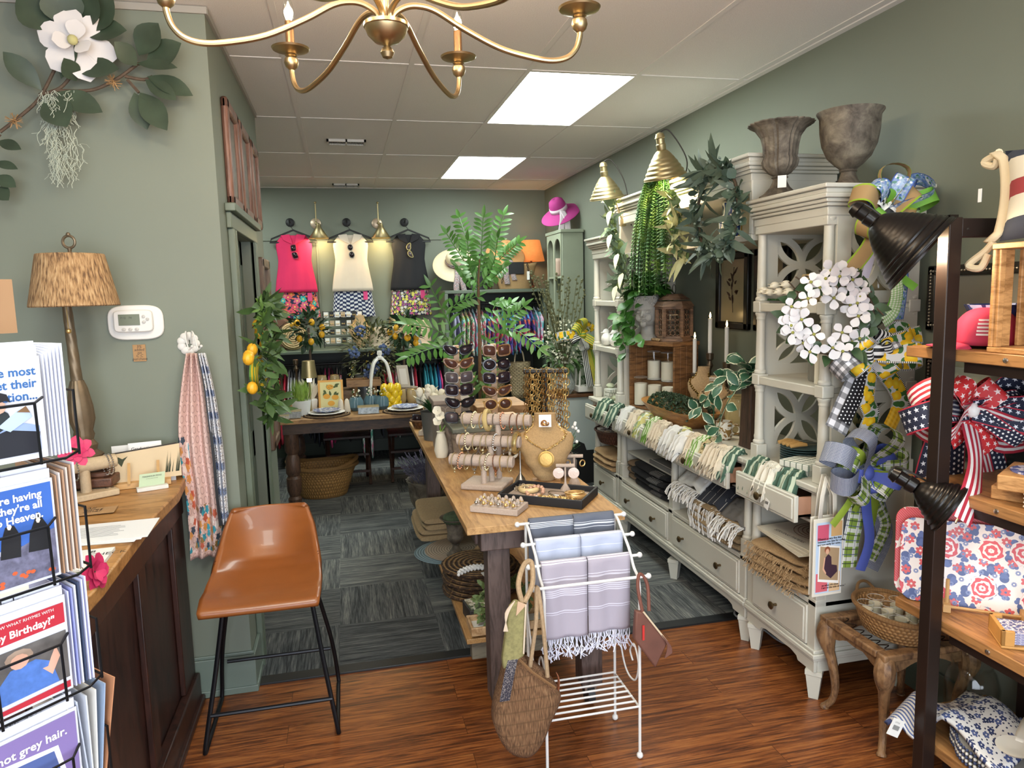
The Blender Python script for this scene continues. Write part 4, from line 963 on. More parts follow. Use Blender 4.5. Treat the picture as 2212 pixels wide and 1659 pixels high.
for k in range(2):
 b=B();b.ball((1.9,4.99-.09*k,1.02 if k == 0 else .945),.03,12,sy=1.3,sz=.7);tag(b.build('pale_soap',mat('b9bfa0',.5)),['pale green soap on the checked boxes','pale green soap beside the checked boxes'][k],'soap','pale green soaps')
WKD=wicker('5a3524','24120b',70,14);WKT=wicker('a07a48','5a3f22',80,16)
def basket(label,p,r,h,m,sy=1,rim=.008,flare=.75,group=None,name='wicker_basket',n=36):
 t=T(name,label,'basket',p,0,group);b=B();b.lathe([(.001,.004),(r*flare*.95,0),(r*flare,.005),(r*(flare+1)/2,h*.5),(r,h),(r*.97,h),(r*(flare+1)/2-.006,h*.5),(r*flare-.006,.012),(.001,.01)],p,n,sy=sy);b.build('body',m,t)
 b=B();b.tube([V(p)+V((r*cos(2*pi*i/32),r*sy*sin(2*pi*i/32),h)) for i in range(32)],rim,8,closed=True);b.build('rim',m,t)
 return t
basket('dark woven basket of trinkets in the far cabinet',(1.88,4.9,.616),.12,.09,WKD,1.45)
for k in range(12):
 p=V((1.88+rnd(-.07,.07),4.9+rnd(-.12,.12),.69+rnd(0,.02)));b=B();b.box(p,(.04,.035,.02),rnd(0,3));tag(b.build('packet',mat(['b9a48c','8d8378','c9c0b4'][k % 3],.6),bevel=.003),'small wrapped packet heaped in the dark basket of the far cabinet','packet','packets in the dark basket')
fold_pile('burlap_napkin',lambda i: 'frayed burlap napkin, %s of the far cabinet pile' % ['bottom one','second one','topmost'][i],'napkin','burlap napkins in the far cabinet',(1.93,4.9,.434),.38,.3,3,.035,BURLAP)
fold_pile('folded_towel',lambda i: 'brown folded towel at the far end of the console, %s' % ['bottom of three','middle of three','top of three'][i],'towel','brown folded towels',(2.0,4.49,.434),.15,.3,3,.04,mat('7a6650',.95),jit=.004)
# ================================================================ over the cabinets: lamps, greenery, bows
BRS2=mat('b5a57c',.42,.95,var=.06,vs=12)
def clamp_lamp(label,c,ax,r,m,e,group,arm,inner='f3e6c8',ridges=6,col=WARM,cord=None,spot=2.3):
 """spun metal reflector lamp; c = middle of the mouth, ax = where it points"""
 t=T('clamp_lamp',label,'lamp',c,0,group);ax=V(ax).normalized();b=B();n=30;pf=[]
 for i in range(n+1):
  f=i/n;rr=r*(.2+.8*(1-f)**.75)+.0035*sin(f*ridges*2*pi)*(1-f);pf.append((rr,-f*r*1.25))
 pf=[(r*1.02,.004),(r,.006)]+pf;b.lathe(pf,c,36,axis=ax,caps=False);b.build('shade',m,t,solid=.003,smooth=60)
 top=V(c)-ax*r*1.25;b=B();b.lathe([(r*.2,0),(.024,.004),(.026,.03),(.022,.034),(.022,.06),(.027,.064),(.02,.085),(.006,.092)],top,20,axis=-ax);b.build('socket',m,t)
 b=B();b.lathe([(q[0]-.006,q[1]) for q in pf[2:]],c,36,axis=ax,caps=False);b.build('reflector',mat(inner,.35),t,smooth=60)
 b=B();b.ball(V(c)-ax*r*.55,.028,14);b.build('bulb',emit('ffe3b0',9),t)
 light('SPOT','lamp_light',V(c)-ax*.02,e,col,spot_size=spot,spot_blend=.5,shadow_soft_size=.03,aim=V(c)+ax)
 b=B();q=V(arm);b.tube(spl([top-ax*.02,top.lerp(q,.5)+Z*.015,q],6),.006,8);b.box(q,(.03,.03,.045));b.build('clamp_arm',m,t)
 b=B();b.tube(spl(cord or [top-ax*.09,top-ax*.1+V((.06,0,.0)),top+V((.13,-.03,-.05)),q+V((.05,-.02,-.02))],8),.0035,6);b.build('cord',mat('2b2620',.6),t)
clamp_lamp('brass clamp lamp over the hanging fern, the nearer of two',at(1437,383,x=1.72),(.2,.1,-1),.112,BRS2,26,'brass clamp lamps on the bridge shelf',(1.8,3.75,2.315))
clamp_lamp('brass clamp lamp above the far hutch, the farther of two',at(1311,428,x=1.72),(.15,.1,-1),.11,BRS2,22,'brass clamp lamps on the bridge shelf',(1.83,4.55,2.16))
# hanging fern
P=at(1427,400,x=1.78);t=T('hanging_fern','long drooping green fern hanging from the front of the bridge shelf','plant',P);b=B()
for k in range(95):
 a=rnd(-pi*.5,pi*.5)+pi;o=rnd(.06,.2);L=rnd(.3,.62);s=P+V((rnd(-.03,.0),rnd(-.08,.08),rnd(-.02,.05)))
 d=V((cos(a)*.75,sin(a)*1.05,0));pts=[s+d*(o*(1-(1-f)**2))+Z*(.05*sin(pi*min(1,f*2))*(o*4)-L*f**1.5) for f in [i/16 for i in range(17)]]
 b.tube(pts,.0022,3,caps=False)
 for i in range(2,16):
  for q in (0,.5):
   p=pts[i].lerp(pts[min(16,i+1)],q);tg=(pts[min(16,i+1)]-pts[i-1]).normalized();sd=tg.cross(d if d.length > .1 else X).normalized()
   for sg in (-1,1): b.leaf(p,sd*sg+tg*.5+d*.4,-tg+d*.4,.026,.014,.1,.1,2,wide=.6)
g=G('fern',.55);n=g.noise(g.co(),7,3);g.col(g.ramp(n,[(.35,'1f3d1c'),(.5,'3f6a2a'),(.65,'7d9a3c')]));b.build('foliage',g.m,t)
# wreath and garlands of eucalyptus and long leaves
def spray(b,pts,n,L,W,out,lift=.0,wide=.45,bend=.5):
 for k in range(n):
  f=rnd(0,len(pts)-1.01);i=int(f);p=pts[i].lerp(pts[i+1],f-i)+rdir()*.015;d=rdir()+V(out)*.8+Z*lift
  b.leaf(p,d,V(out)+rdir()*.6,L*rnd(.6,1.2),W*rnd(.7,1.2),bend,.15,4,wide=wide)
C0=at(1548,455,x=1.74);O=V((-1,-.25,0));ring=[C0+V((0,cos(2*pi*i/24)*.19,sin(2*pi*i/24)*.2)) for i in range(25)]
t=T('leaf_wreath','grey-green eucalyptus wreath hanging on the bridge shelf beside the fern','wreath',C0)
b=B();b.tube(ring[:-1],.008,6,closed=True);b.build('ring',mat('4a3a2a',.8),t)
b=B();spray(b,ring,130,.14,.034,O*.9,-.1);b.build('long_leaves',mat('4d5d4d',.6,var=.3,vs=10),t)
b=B();spray(b,ring,170,.05,.045,O,0,.6,.3);b.build('round_leaves',mat('4b5f4c',.6,var=.35,vs=14),t)
b=B()
for k in range(60): b.ball(ring[RD.randrange(24)]+rdir()*.04+O*.02,.006,6)
b.build('berries',mat('7d8a7c',.6),t)
pts=spl([at(1330,430,x=1.76),at(1322,490,x=1.74),at(1338,540,x=1.74),at(1350,590,x=1.75),at(1335,620,x=1.76)],6)
t=T('leaf_garland','sage garland draped down the front of the far hutch','garland',pts[0])
b=B();spray(b,pts,110,.1,.035,(-1,-.4,0),-.1);b.build('long_leaves',mat('6d8062',.6,var=.3,vs=14),t)
b=B();spray(b,pts,90,.045,.035,(-1,-.4,0),0,.6);b.build('round_leaves',mat('8a9c5c',.6,var=.3,vs=14),t)
b=B()
for k in range(5): b.leaf(pts[3+5*k]+V((-.04,-.06,0)),(-.5,-.6,-.5),(-1,-1,.4),.13,.035,.7)
b.build('cream_leaves',mat('d3cba6',.6),t)
pts=spl([at(1455,420,x=1.74),at(1470,470,x=1.73),at(1462,520,x=1.73),at(1480,560,x=1.74)],6)
t=T('leaf_garland','pale yellow-green leaf spray between the fern and the wreath','garland',pts[0])
b=B();spray(b,pts,45,.13,.035,(-1,-.4,0),-.2);b.build('long_leaves',mat('b8b682',.6,var=.3,vs=14),t);b=B();spray(b,pts,60,.05,.04,(-1,-.4,0),0,.6);b.build('round_leaves',mat('5d7448',.6,var=.3,vs=14),t)
p=(1.98,4.85,2.101);urn('dark fluted metal urn on top of the far hutch',p,.1,.27,U1,.12,24)
g=G('pitcher_glaze',.25);m1,cc,_=bloom(g,g.map(g.co(),(20,20,20)),1.2,5,.5);sp=g.new('ShaderNodeSeparateColor');g.lk(cc,sp.inputs[0]);g.col(g.mix(m1,'e6e0c6',g.ramp(sp.outputs[0],[(0,'2d3f6a'),(.5,'c9a83a'),(.75,'4a6a4a')],True)))
p=at(1528,492,z=1.963);p.x,p.y=1.92,3.34;t=T('flower_pitcher','small flower painted pitcher with handle inside the bridge shelf','pitcher',p);b=B();b.lathe([(.04,0),(.055,.02),(.058,.08),(.042,.12),(.04,.15),(.046,.175),(.042,.175),(.036,.15),(.05,.08),(.001,.02)],p,28);b.build('body',g.m,t)
b=B();b.torus(V(p)+V((0,-.062,.1)),.035,.007,(1,0,0),18,6);b.build('handle',mat('e0d9c2',.3),t)
# ---------------------------------------------------------------- bows
def loop(b,c,d,L,w,n,tw=0,fat=.42):
 """one ribbon loop leaving c along d and coming back"""
 d=V(d).normalized();n=V(n);n=(n-d*n.dot(d)).normalized();n=(Matrix.Rotation(tw,3,d) @ n);s=d.cross(n);pts=[];ws=[]
 for i in range(17):
  a=i/16;f=sin(pi*a);pts.append(V(c)+d*(L*f**.8)+n*(L*fat*sin(2*pi*a)*.5*f**.3+.004));ws.append(s)
 b.ribbon(pts,w,ws)
def tail(b,px,y,w,ac=None,cv=.06,x=None):
 pts=spl([at(q[0],q[1],y=y+(q[2] if len(q) > 2 else 0)) for q in px],6);nl=[]
 for i,p in enumerate(pts):
  tg=(pts[min(i+1,len(pts)-1)]-pts[max(0,i-1)]).normalized();nl.append(tg.cross(V(ac or (0,-1,.1))).normalized() if ac != 'x' else X)
 b.ribbon(pts,w,nl,cv=cv)
def bow(name_label,c,y,loops,tails,knot,ncol):
 C_=at(c[0],c[1],y=y);t=T('ribbon_bow',name_label,'bow',C_);N=V((-.25,-1,0)).normalized()
 for nm,m,ls in loops:
  for i,(px,py,w,tw) in enumerate(ls):
   e=at(px,py,y=y-.02);d=e-C_;b=B();loop(b,C_+N*(.012+.014*(i % 3)),d,d.length*1.06,w*1.12,N,tw,.62);b.build(nm,m,t,smooth=180)
 for nm,m,ps,w in tails:
  b=B();tail(b,ps,y,w);b.build(nm,m,t,smooth=180)
 b=B();b.ball(C_+N*.04,knot,12,sz=1.2);b.build('knot',ncol,t)
 return t
def edge(g,v,w,base,c): return g.mix(g.ma('GREATER_THAN',g.ma('ABSOLUTE',g.ma('SUBTRACT',v,.5)),.5-w),base,c)
BUR=uvp('burlap_ribbon',lambda g,u,v: edge(g,v,.1,g.mix(g.noise(g.vec(g.ma('MULTIPLY',u,60),g.ma('MULTIPLY',v,60)),1,1),'8f7048','b79a6c'),'8fae2f'),.95)
HYD=uvp('hydrangea_ribbon',lambda g,u,v: edge(g,v,.05,g.ramp(g.vor(g.vec(u,v),9,dim='2D')[1],[(0,'dfe3e8'),(.35,'4a73b8'),(.55,'a9bfdd'),(.75,'2f7a4a'),(.85,'e6e8ec')]),'3a55a0'),.6)
APPLE=mat('6fa83a',.6,var=.1);GGING=plaid('green_gingham','e8ecd8',[('u',6,0,.5,'6fae3a',.55),('v',4,0,.5,'6fae3a',.55)])
CHEV=uvp('chevron',lambda g,u,v: g.mix(band(g,g.ma('ADD',v,g.ma('MULTIPLY',g.ma('PINGPONG',g.ma('MULTIPLY',u,6),1),.22)),.42,.66),'e9e8e4','14141a'),.6)
LILAC=mat('c9c2d2',.5)
Y1=2.37
bow('green, burlap and blue hydrangea bow at the top corner of the near hutch',(1905,462),Y1,[
 ('burlap_loop',BUR,[(1848,420,.062,.3),(1925,362,.06,1.3),(1962,420,.06,-.4),(1860,500,.05,.9),(1960,470,.06,.2)]),
 ('hydrangea_loop',HYD,[(1885,400,.065,.5),(1950,390,.065,-.5),(1985,400,.06,.9),(1878,505,.06,-.5),(1940,480,.055,.4)]),
 ('green_loop',APPLE,[(1920,410,.05,.4),(2000,432,.05,-.3),(1885,470,.04,.6)]),
 ('gingham_loop',GGING,[(1970,462,.05,.5),(1912,505,.045,-.4)]),('chevron_loop',CHEV,[(1888,432,.045,.4),(1925,448,.045,-.2),(1895,492,.04,.8)])],
 [('burlap_tail',BUR,[(1897,490),(1872,540,-.02),(1835,585,-.03)],.062),('gingham_tail',GGING,[(1908,485),(1922,560,-.02),(1938,620,-.02),(1930,670),(1905,695)],.055),('green_tail',APPLE,[(1912,480,.01),(1930,550,.01),(1946,595,.01),(1978,622,-.02)],.035),('green_tail',APPLE,[(1905,485,.01),(1932,590,.01),(1928,650,.0),(1902,690,.02)],.03),
     ('hydrangea_tail',HYD,[(1925,490,.03),(1945,580,.03),(1942,640,.02),(1935,690,.03)],.07),('lilac_tail',LILAC,[(1898,490,.01),(1880,560,.01),(1868,600,.02)],.035)],.03,CHEV)
LEM=uvp('lemon_ribbon',lambda g,u,v: g.mix(band(g,g.ma('ABSOLUTE',g.ma('SUBTRACT',v,.5)),.42,.6),(lambda lv,lm: g.mix(lm[0],g.mix(lv[0],'cfd0d2','3a6b35'),g.ramp(lm[2],[(0,'f6dc3e'),(.25,'edbb18')])))(bloom(g,g.vec(g.ma('ADD',g.ma('MULTIPLY',u,1.5),.4),g.ma('ADD',v,.5)),1.5,2,.5,1),bloom(g,g.vec(u,g.ma('MULTIPLY',v,1.3)),1.15,2,.42,.8)),g.mix(g.ma('LESS_THAN',g.ma('FRACT',g.ma('MULTIPLY',u,14)),.5),'eeeeea','17171a')),.6)
BWS=uvp('bw_stripe',lambda g,u,v: g.mix(g.ma('LESS_THAN',g.ma('FRACT',g.ma('MULTIPLY',v,4)),.5),'ecebe6','131316'),.6)
BCHK=plaid('black_check','d9d7da',[('u',2.2,0,.5,'16161a',.62),('v',2.2,0,.5,'16161a',.62)]);DOT=uvp('white_dots',lambda g,u,v: g.mix(dots(g,u,v,4,4,.2),'131318','eeeeee'),.6);YGING=plaid('yellow_gingham','e7b21f',[('u',3,0,.5,'c98f12',.5),('v',3,0,.5,'f2cf58',.5)])
bow('lemon print bow with black and white stripes on the near hutch side',(1882,757),Y1,[
 ('lemon_loop',LEM,[(1835,795,.075,.4),(1950,715,.075,.3),(1965,770,.08,-.4),(1925,800,.075,.7),(1850,735,.06,-.4)]),('striped_loop',BWS,[(1905,715,.06,.2),(1862,770,.05,-.3),(1912,745,.05,.5)]),('check_loop',BCHK,[(1808,800,.06,.6),(1930,740,.05,-.5)])],
 [('check_tail',BCHK,[(1870,790,.01),(1840,850),(1805,930,-.02)],.1),('dotted_tail',DOT,[(1875,785),(1855,840,-.01),(1822,912,-.03)],.062),('lemon_tail',LEM,[(1880,790),(1872,860,-.01),(1882,900),(1862,952,.01)],.075),('lemon_tail',LEM,[(1890,785,.02),(1925,820,.02),(1945,860,.01),(1938,900,.01)],.08),('yellow_tail',YGING,[(1945,850,.02),(1938,885,.01),(1920,925,-.02)],.06),('lemon_tail',LEM,[(1900,750),(1945,735,-.02),(1990,722,-.03)],.07)],.03,BWS)
TWD=plaid('tweed','3c4d74',[('u',17,0,.35,'d5d8de',.7),('v',14,0,.35,'d5d8de',.7),('u',31,0,.3,'2a3450',.8)]);PLD=plaid('green_plaid','7f9a3c',[('v',1.6,.35,.62,'e4e5e0',.9),('u',1.3,.3,.58,'e4e5e0',.75),('u',1.3,.1,.17,'3a4a78',.8),('u',1.3,.72,.8,'2c3a2c',.8),('v',1.6,.45,.5,'3a4a78',.7),('v',1.6,.1,.18,'2c3a2c',.6)]);BLU=mat('5363b8',.55,var=.08);OLV=mat('8aa032',.6,var=.08)
bow('blue and green plaid bow lowest on the near cabinet side',(1862,1015),Y1,[
 ('tweed_loop',TWD,[(1790,975,.07,.3),(1800,1040,.07,-.3),(1842,935,.06,.6),(1925,1040,.06,-.6)]),('plaid_loop',PLD,[(1822,990,.065,.2),(1912,925,.075,.5),(1832,1072,.065,-.4),(1945,985,.07,.4),(1908,1060,.07,-.3)]),('blue_loop',BLU,[(1920,975,.06,.4),(1842,1022,.05,-.2),(1930,1030,.05,.2),(1882,1060,.045,.7)]),('olive_loop',OLV,[(1838,972,.03,.3),(1892,1012,.035,.1),(1925,1005,.03,.5)])],
 [('olive_tail',OLV,[(1855,1030),(1838,1080,-.02),(1798,1135,-.03)],.03),('olive_tail',OLV,[(1865,1030),(1862,1070,-.01),(1845,1105,-.01)],.022),('blue_tail',BLU,[(1868,1030),(1872,1100,-.02),(1878,1170,-.02),(1858,1232,-.01)],.045),('plaid_tail',PLD,[(1858,1040,.01),(1850,1110,.01),(1838,1170,.01),(1832,1225,.01)],.075),('olive_tail',OLV,[(1875,1030,.01),(1890,1080,.01),(1880,1140,.01)],.035),('plaid_tail',PLD,[(1875,1040,.02),(1902,1100,.02),(1912,1140,.02),(1880,1210,.02)],.05),('tweed_tail',TWD,[(1878,1040,.03),(1900,1110,.03),(1910,1160,.03),(1880,1228,.03)],.08),('tweed_tail',TWD,[(1850,1050,.03),(1832,1130,.03),(1818,1215,.03)],.03)],.028,BLU)
# ---------------------------------------------------------------- dogwood wreath
FW=[(1005,570),(1110,590),(835,670),(1080,622),(910,715),(810,810),(1030,805),(670,880),(655,965),(755,990),(680,1100),(860,1115),(665,1040),(825,1265),(770,1190),(1100,1100),(1020,1230),(1105,1260),(1160,715),(1190,650),(1230,700),(1250,790),(1170,865),(1230,850),(1190,1180),(1250,1150),(960,640),(1285,900),(1290,1010),(1240,960),(1270,1080)]
YW=2.37;C0=at(1797,682,y=YW);t=T('dogwood_wreath','white dogwood blossom wreath hanging across the near hutch front column','wreath',C0);n=V((-.45,-1,.1)).normalized();a_=n.cross(Z).normalized();u_=a_.cross(n)
rg=[C0+(a_*cos(2*pi*i/20)+u_*sin(2*pi*i/20))*.145 for i in range(20)]
b=B();b.tube(rg,.005,6,closed=True)
for k in range(14): b.tube([rg[k],rg[k]+rdir()*.06+n*.02],.003,5)
b.build('twig_ring',mat('4b3c2c',.8),t)
b=B()
for k in range(70): b.leaf(rg[k % 20]+rdir()*.02,rdir()+n*.5,n,rnd(.05,.08),.035,.4,.2,4)
b.build('leaves',mat('38512f',.5,var=.25,vs=20),t)
PET=mat('d3cfce',.6,var=.05);CEN=mat('8a8a3c',.7)
for k,(zx,zy) in enumerate(FW):
 p=at(1540+zx/3.95,440+zy/3.95,y=YW-.04-.02*(k % 2));b=B();flower(b,p,n+rdir()*.45,.041*rnd(.85,1.15),4,.25,.78);o=b.build('blossom',PET,t);b=B()
 b.ball(p+n*.005,.006,8);b.build('blossom_centre',CEN,o)
# ---------------------------------------------------------------- canvas totes hung on the near cabinet corner
CANV=mat('d9d2c3',.9,bump=.2,bs=300)
for k in range(2):
 o=at(1752-7*k,1290-6*k,y=2.385+.03*k);e1=(at(1815-7*k,1280-6*k,y=2.385+.03*k)-o);e2=(at(1757-7*k,1122-6*k,y=2.385+.03*k)-o);t=T('canvas_tote',['small printed canvas tote in front with a portrait photo print','plain edge of the canvas tote hanging behind the printed one'][k],'tote bag',o,0,'canvas totes on the near cabinet');W_,H_=e1.length,e2.length;a,c=e1.normalized(),e2.normalized();nn=a.cross(c).normalized();nn=nn if nn.y < 0 else -nn
 b=B();b.prism([(0,0),(W_,0),(W_,H_),(0,H_)],o,a,c,.006 if a.cross(c).y < 0 else -.006);b.build('bag',CANV,t,bevel=.002)
 b=B()
 for f0,f1 in ((.2,.05),(.72,.9)): b.ribbon([o+a*W_*f0+c*H_*.97+nn*.003,o+a*W_*(f0*.8+.1)+c*(H_+.09)+nn*.004,o+a*W_*.45+c*(H_+.165)+nn*.004+V((0,.01,0))],.02,a)
 b.build('handles',CANV,t,solid=.002);HK=o+a*W_*.45+c*(H_+.165)
 if k == 0:
  q=lambda lay: o+nn*(.0065+.0004*lay)
  def pic(name,poly,m,lay): bb=B();bb.prism(poly,q(lay),a*W_,c*H_,0);return bb.build(name,m,t,smooth=0)
  rc=lambda x0,y0,x1,y1,r=0: [(x0,y0),(x1,y0-r),(x1+.02 if r else x1,y1-r),(x0+(.02 if r else 0),y1)]
  pic('printed_ground',rc(.08,.04,.95,.95),mat('b9cbe0',.8),1);pic('printed_square',rc(.12,.72,.5,.92),mat('c9546e',.8),2);pic('printed_square',rc(.58,.76,.95,.95),mat('c9a06a',.8,key='sq'),2);pic('printed_square',rc(.1,.06,.5,.3),mat('cf5f6a',.8),2);pic('printed_square',rc(.55,.05,.92,.3),mat('d9b48a',.8),2)
  pic('photo_border',rc(.16,.2,.88,.68,.06),mat('ece8e2',.8),3);pic('photo_ground',rc(.2,.23,.85,.65,.05),mat('a98e6c',.8),4)
  pic('printed_dress',[(.38,.3),(.6,.22),(.82,.3),(.8,.38),(.62,.4),(.6,.5),(.5,.54),(.4,.5),(.36,.4)],mat('3a2030',.8),5);pic('printed_face',[(.46+.06*cos(i*.52),.575+.035*sin(i*.52)) for i in range(12)],mat('d9a888',.8),6);pic('printed_hair',[(.46+.095*cos(i*.52),.595+.045*sin(i*.52)) for i in range(12)],mat('8a4a2c',.8),5);pic('printed_arm',[(.36,.5),(.4,.5),(.36,.36),(.44,.3),(.42,.28),(.31,.35)],mat('d9a888',.8),6)
  text('"There\'s a very fine line\nbetween too late for coffee\nand too early for wine...',H_*.035,q(7)+a*W_*.12+c*H_*.73,a,c,BLACK,t,bold=.0002);text('so when it\'s close\nI err to the side of wine."',H_*.033,q(7)+a*W_*.3+c*H_*.13,a,c,BLACK,t,bold=.0002)
# ================================================================ black framed shelf unit by the right wall
FRM=mat('2b1f1a',.4,.3,var=.06);SHELFW=wood('ab7b4a','77502c',(12,1,12),.45,3,'shelf')
t=T('shelf_unit','dark framed open shelf unit with warm wood shelves by the right wall','shelf',(2.03,1.3,0))
for y in (1.86,.55):
 for x in (1.8,2.22):
  b=B();b.b2((x,y,0),(x+.048,y+.045,1.915));b.build('post',FRM,t,bevel=.003)
 b=B();b.b2((1.848,y+.003,1.855),(2.22,y+.042,1.912));b.build('end_rail',FRM,t,bevel=.003)
b=B();b.b2((2.225,.595,1.855),(2.265,1.86,1.912));b.build('back_rail',FRM,t)
SZ=(.185,.622,1.062,1.51)
for z in SZ:
 b=B();b.b2((1.852,.5,z-.036),(2.27,2.07,z));b.build('shelf_board',SHELFW,t,bevel=.003)
 b=B();b.b2((1.87,.6,z-.07),(1.9,1.85,z-.037));b.build('support_bar',FRM,t)
 b=B();b.lathe([(.001,.006),(.007,.004),(.008,0)],(1.8515,1.69,z-.018),12,axis=(-1,0,0));b.build('screw',SILVER,t)
# framed pieces on the wall behind
def beadframe(label,y0,y1,z0,z1,inner):
 t=T('beaded_picture',label,'picture',(XR,(y0+y1)/2,z0),0);b=B()
 for lo,hi in (((XR-.025,y0,z0),(XR,y0+.04,z1)),((XR-.025,y1-.04,z0),(XR,y1,z1)),((XR-.025,y0,z0),(XR,y1,z0+.04)),((XR-.025,y0,z1-.04),(XR,y1,z1))): b.b2(lo,hi)
 b.build('frame',mat('33302c',.4,.4),t,bevel=.006);b=B()
 n=int((y1-y0)/.014)
 for i in range(n):
  for z in (z0+.022,z1-.022): b.ball((XR-.027,y0+.02+(y1-y0-.04)*i/(n-1),z),.0055,6)
 n=int((z1-z0)/.014)
 for i in range(n):
  for y in (y0+.022,y1-.022): b.ball((XR-.027,y,z0+.02+(z1-z0-.04)*i/(n-1)),.0055,6)
 b.build('beading',mat('8d867a',.35,.8),t);b=B();b.b2((XR-.01,y0+.036,z0+.036),(XR-.004,y1-.036,z1-.036));b.build('panel',inner,t)
beadframe('beaded dark frame with grey mat above the red cap, on the wall',1.75,2.45,1.53,1.785,mat('77766e',.3));beadframe('beaded dark frame lower on the wall behind the shelf unit',2.33,2.44,1.0,1.43,mat('55584e',.4))
g=G('landscape',.35);q=g.xyz(g.co('Generated'));n=g.noise(g.map(g.co(),(1,4,6)),3,6,.5);f=g.ma('ADD',q[2],g.ma('MULTIPLY',g.ma('SUBTRACT',n,.5),.35));g.col(g.ramp(f,[(.3,'1f201c'),(.55,'3a3d30'),(.68,'5c5f52'),(.75,'a9a996'),(.95,'6f7772')]))
t=T('landscape_painting','dark landscape painting with pale sky leaning behind the flag bow','painting',(2.27,1.9,1.062));b=B();b.b2((2.255,1.2,1.063),(2.268,2.32,1.4));b.build('canvas',g.m,t)
# top shelf: slatted crate, pillow, cap, bowls
PINE=wood('c2905a','8f6234',(3,3,12),.5,3,'pine')
t=T('pine_crate','slatted pine crate standing on its side on the top shelf of the shelf unit','crate',(2.05,1.45,1.51))
b=B();b.b2((1.86,1.12,1.511),(2.24,1.765,1.526));b.b2((1.86,1.12,1.812),(2.24,1.765,1.828));b.build('boards',PINE,t,bevel=.002)
for y in (1.12,1.752):
 b=B()
 for k in range(4): b.b2((1.862+.097*k,y,1.527),(1.93+.097*k,y+.012,1.811))
 b.b2((1.868,y+(.012 if y < 1.5 else -.012),1.527),(1.888,y+(.024 if y < 1.5 else 0),1.811));b.b2((2.2,y+(.012 if y < 1.5 else -.012),1.527),(2.22,y+(.024 if y < 1.5 else 0),1.811));b.build('slatted_end',PINE,t,bevel=.002)
b=B()
for k in range(3): b.b2((2.228,1.135,1.53+.1*k),(2.239,1.75,1.61+.1*k))
b.build('slatted_back',PINE,t,bevel=.002)
t=T('serving_stand','small white stand with wooden top inside the pine crate','stand',(1.99,1.6,1.527));b=B();b.b2((1.95,1.655,1.527),(2.08,1.68,1.685));b.b2((1.95,1.4,1.527),(2.08,1.425,1.685));b.build('supports',mat('e3d9c3',.5),t,bevel=.008);b=B();b.b2((1.94,1.38,1.686),(2.09,1.7,1.702));b.build('top',PINE,t,bevel=.004)
BLUEB=floral('blue_bowl','26315e',['d5d8e6','9aa5cc','2c3a78'],14,5,.4,None,None,'Object',.25)
for l,p,r in (('blue patterned bowl under the stand in the pine crate',(2.02,1.54,1.527),.085),('deep blue patterned bowl behind the red cap',(2.1,1.93,1.511),.11),('second blue patterned bowl nested inside the deep blue one',(2.1,1.93,1.56),.115)):
 t=T('patterned_bowl',l,'bowl',p,0,'blue patterned bowls');b=B();b.lathe([(r*.45,0),(r*.5,.006),(r*.8,.04),(r,.085),(r*.97,.085),(r*.76,.042),(r*.45,.012),(.001,.01)],p,32,flute=.03,nf=16);b.build('bowl',BLUEB,t)
PIL=uvp('striped_canvas',lambda g,u,v: g.mix(band(g,v,.42,.6),g.mix(g.ma('GREATER_THAN',g.ma('ABSOLUTE',g.ma('SUBTRACT',v,.52)),.34),'d6cdb9','3a3e4a'),'97393a'),.95)
t=T('striped_pillow','navy, cream and red striped canvas pillow with rope corners on the pine crate','pillow',(1.99,1.5,1.829));b=B();PO=V((1.895,1.775,1.835));E1=V((.16,-.5,0));E2=V((.06,.055,.27));EN=V((-.9,-.3,.28)).normalized()
def pf(sg):
 def f(u,v):
  e=(1-(2*u-1)**4)*(1-(2*v-1)**4);cu_,cv_=.5+(u-.5)*(1-.07*(1-(2*v-1)**2)),.5+(v-.5)*(1-.09*(1-(2*u-1)**2));return PO+E1*cu_+E2*cv_+EN*(.075*e**.6*sg)
 return f
b.grid(pf(1),24,18);b.grid(pf(-1),24,18);b.build('cover',PIL,t,smooth=180)
b=B();b.ribbon([PO+E2*f-E1*.01*(1 if 0 < f < 1 else 5) +EN*.0 + E1*(.035*(1-(2*f-1)**2)) for f in [i/10 for i in range(11)]],.03,E1,cv=.1);b.build('end_band',ROPE,t,solid=.012)
for e,d in ((PO+E2*1.0,V((0,.06,-.01))),(PO,V((-.02,.07,-.05)))):
 b=B();b.tube(spl([e-E1*.03,e+d*.5,e+d*1.1+V((0,.005,-.01)),e+d*.9+V((0,-.02,-.03)),e+d*.4+V((0,0,-.015))],6),.011,8);b.build('rope_corner',ROPE,t)
b=B();b.box(PO+E2*.72+V((-.03,.05,-.05)),(.002,.012,.04));b.build('price_tag',WHITE,t)
CAPM=mat('b5304e',.85,var=.08,vs=40);P=V((1.98,1.87,1.511));t=T('baseball_cap','raspberry red baseball cap with white stripe patch on the top shelf','cap',P);b=B()
CQ=P+V((.02,.03,0))
b.grid(lambda u,v: CQ+V((.095*cos(2*pi*u)*cos(v*pi/2)**.75,.1*sin(2*pi*u)*cos(v*pi/2)**.75,.01+.115*sin(v*pi/2))),28,12,cu=True);b.build('crown',CAPM,t,smooth=180,solid=.003)
b=B();dv=V((-.92,.4,0));sv=V((.4,.92,0))
b.grid(lambda u,v: CQ+dv*(.075+.10*v*(1-(2*u-1)**2*.75))+sv*((2*u-1)*.085*(1-.25*v))+Z*(.02-.012*v-.018*(2*u-1)**2),14,6);b.build('brim',CAPM,t,solid=.004)
b=B()
for k in range(5):
 z=.045+.011*k;b.ribbon([CQ+V((-.0985*cos(a)*cos(math.asin((z-.01)/.115))**.75,-.1035*sin(a)*cos(math.asin((z-.01)/.115))**.75,z)) for a in [.45+.07*i for i in range(11)]],.006,Z)
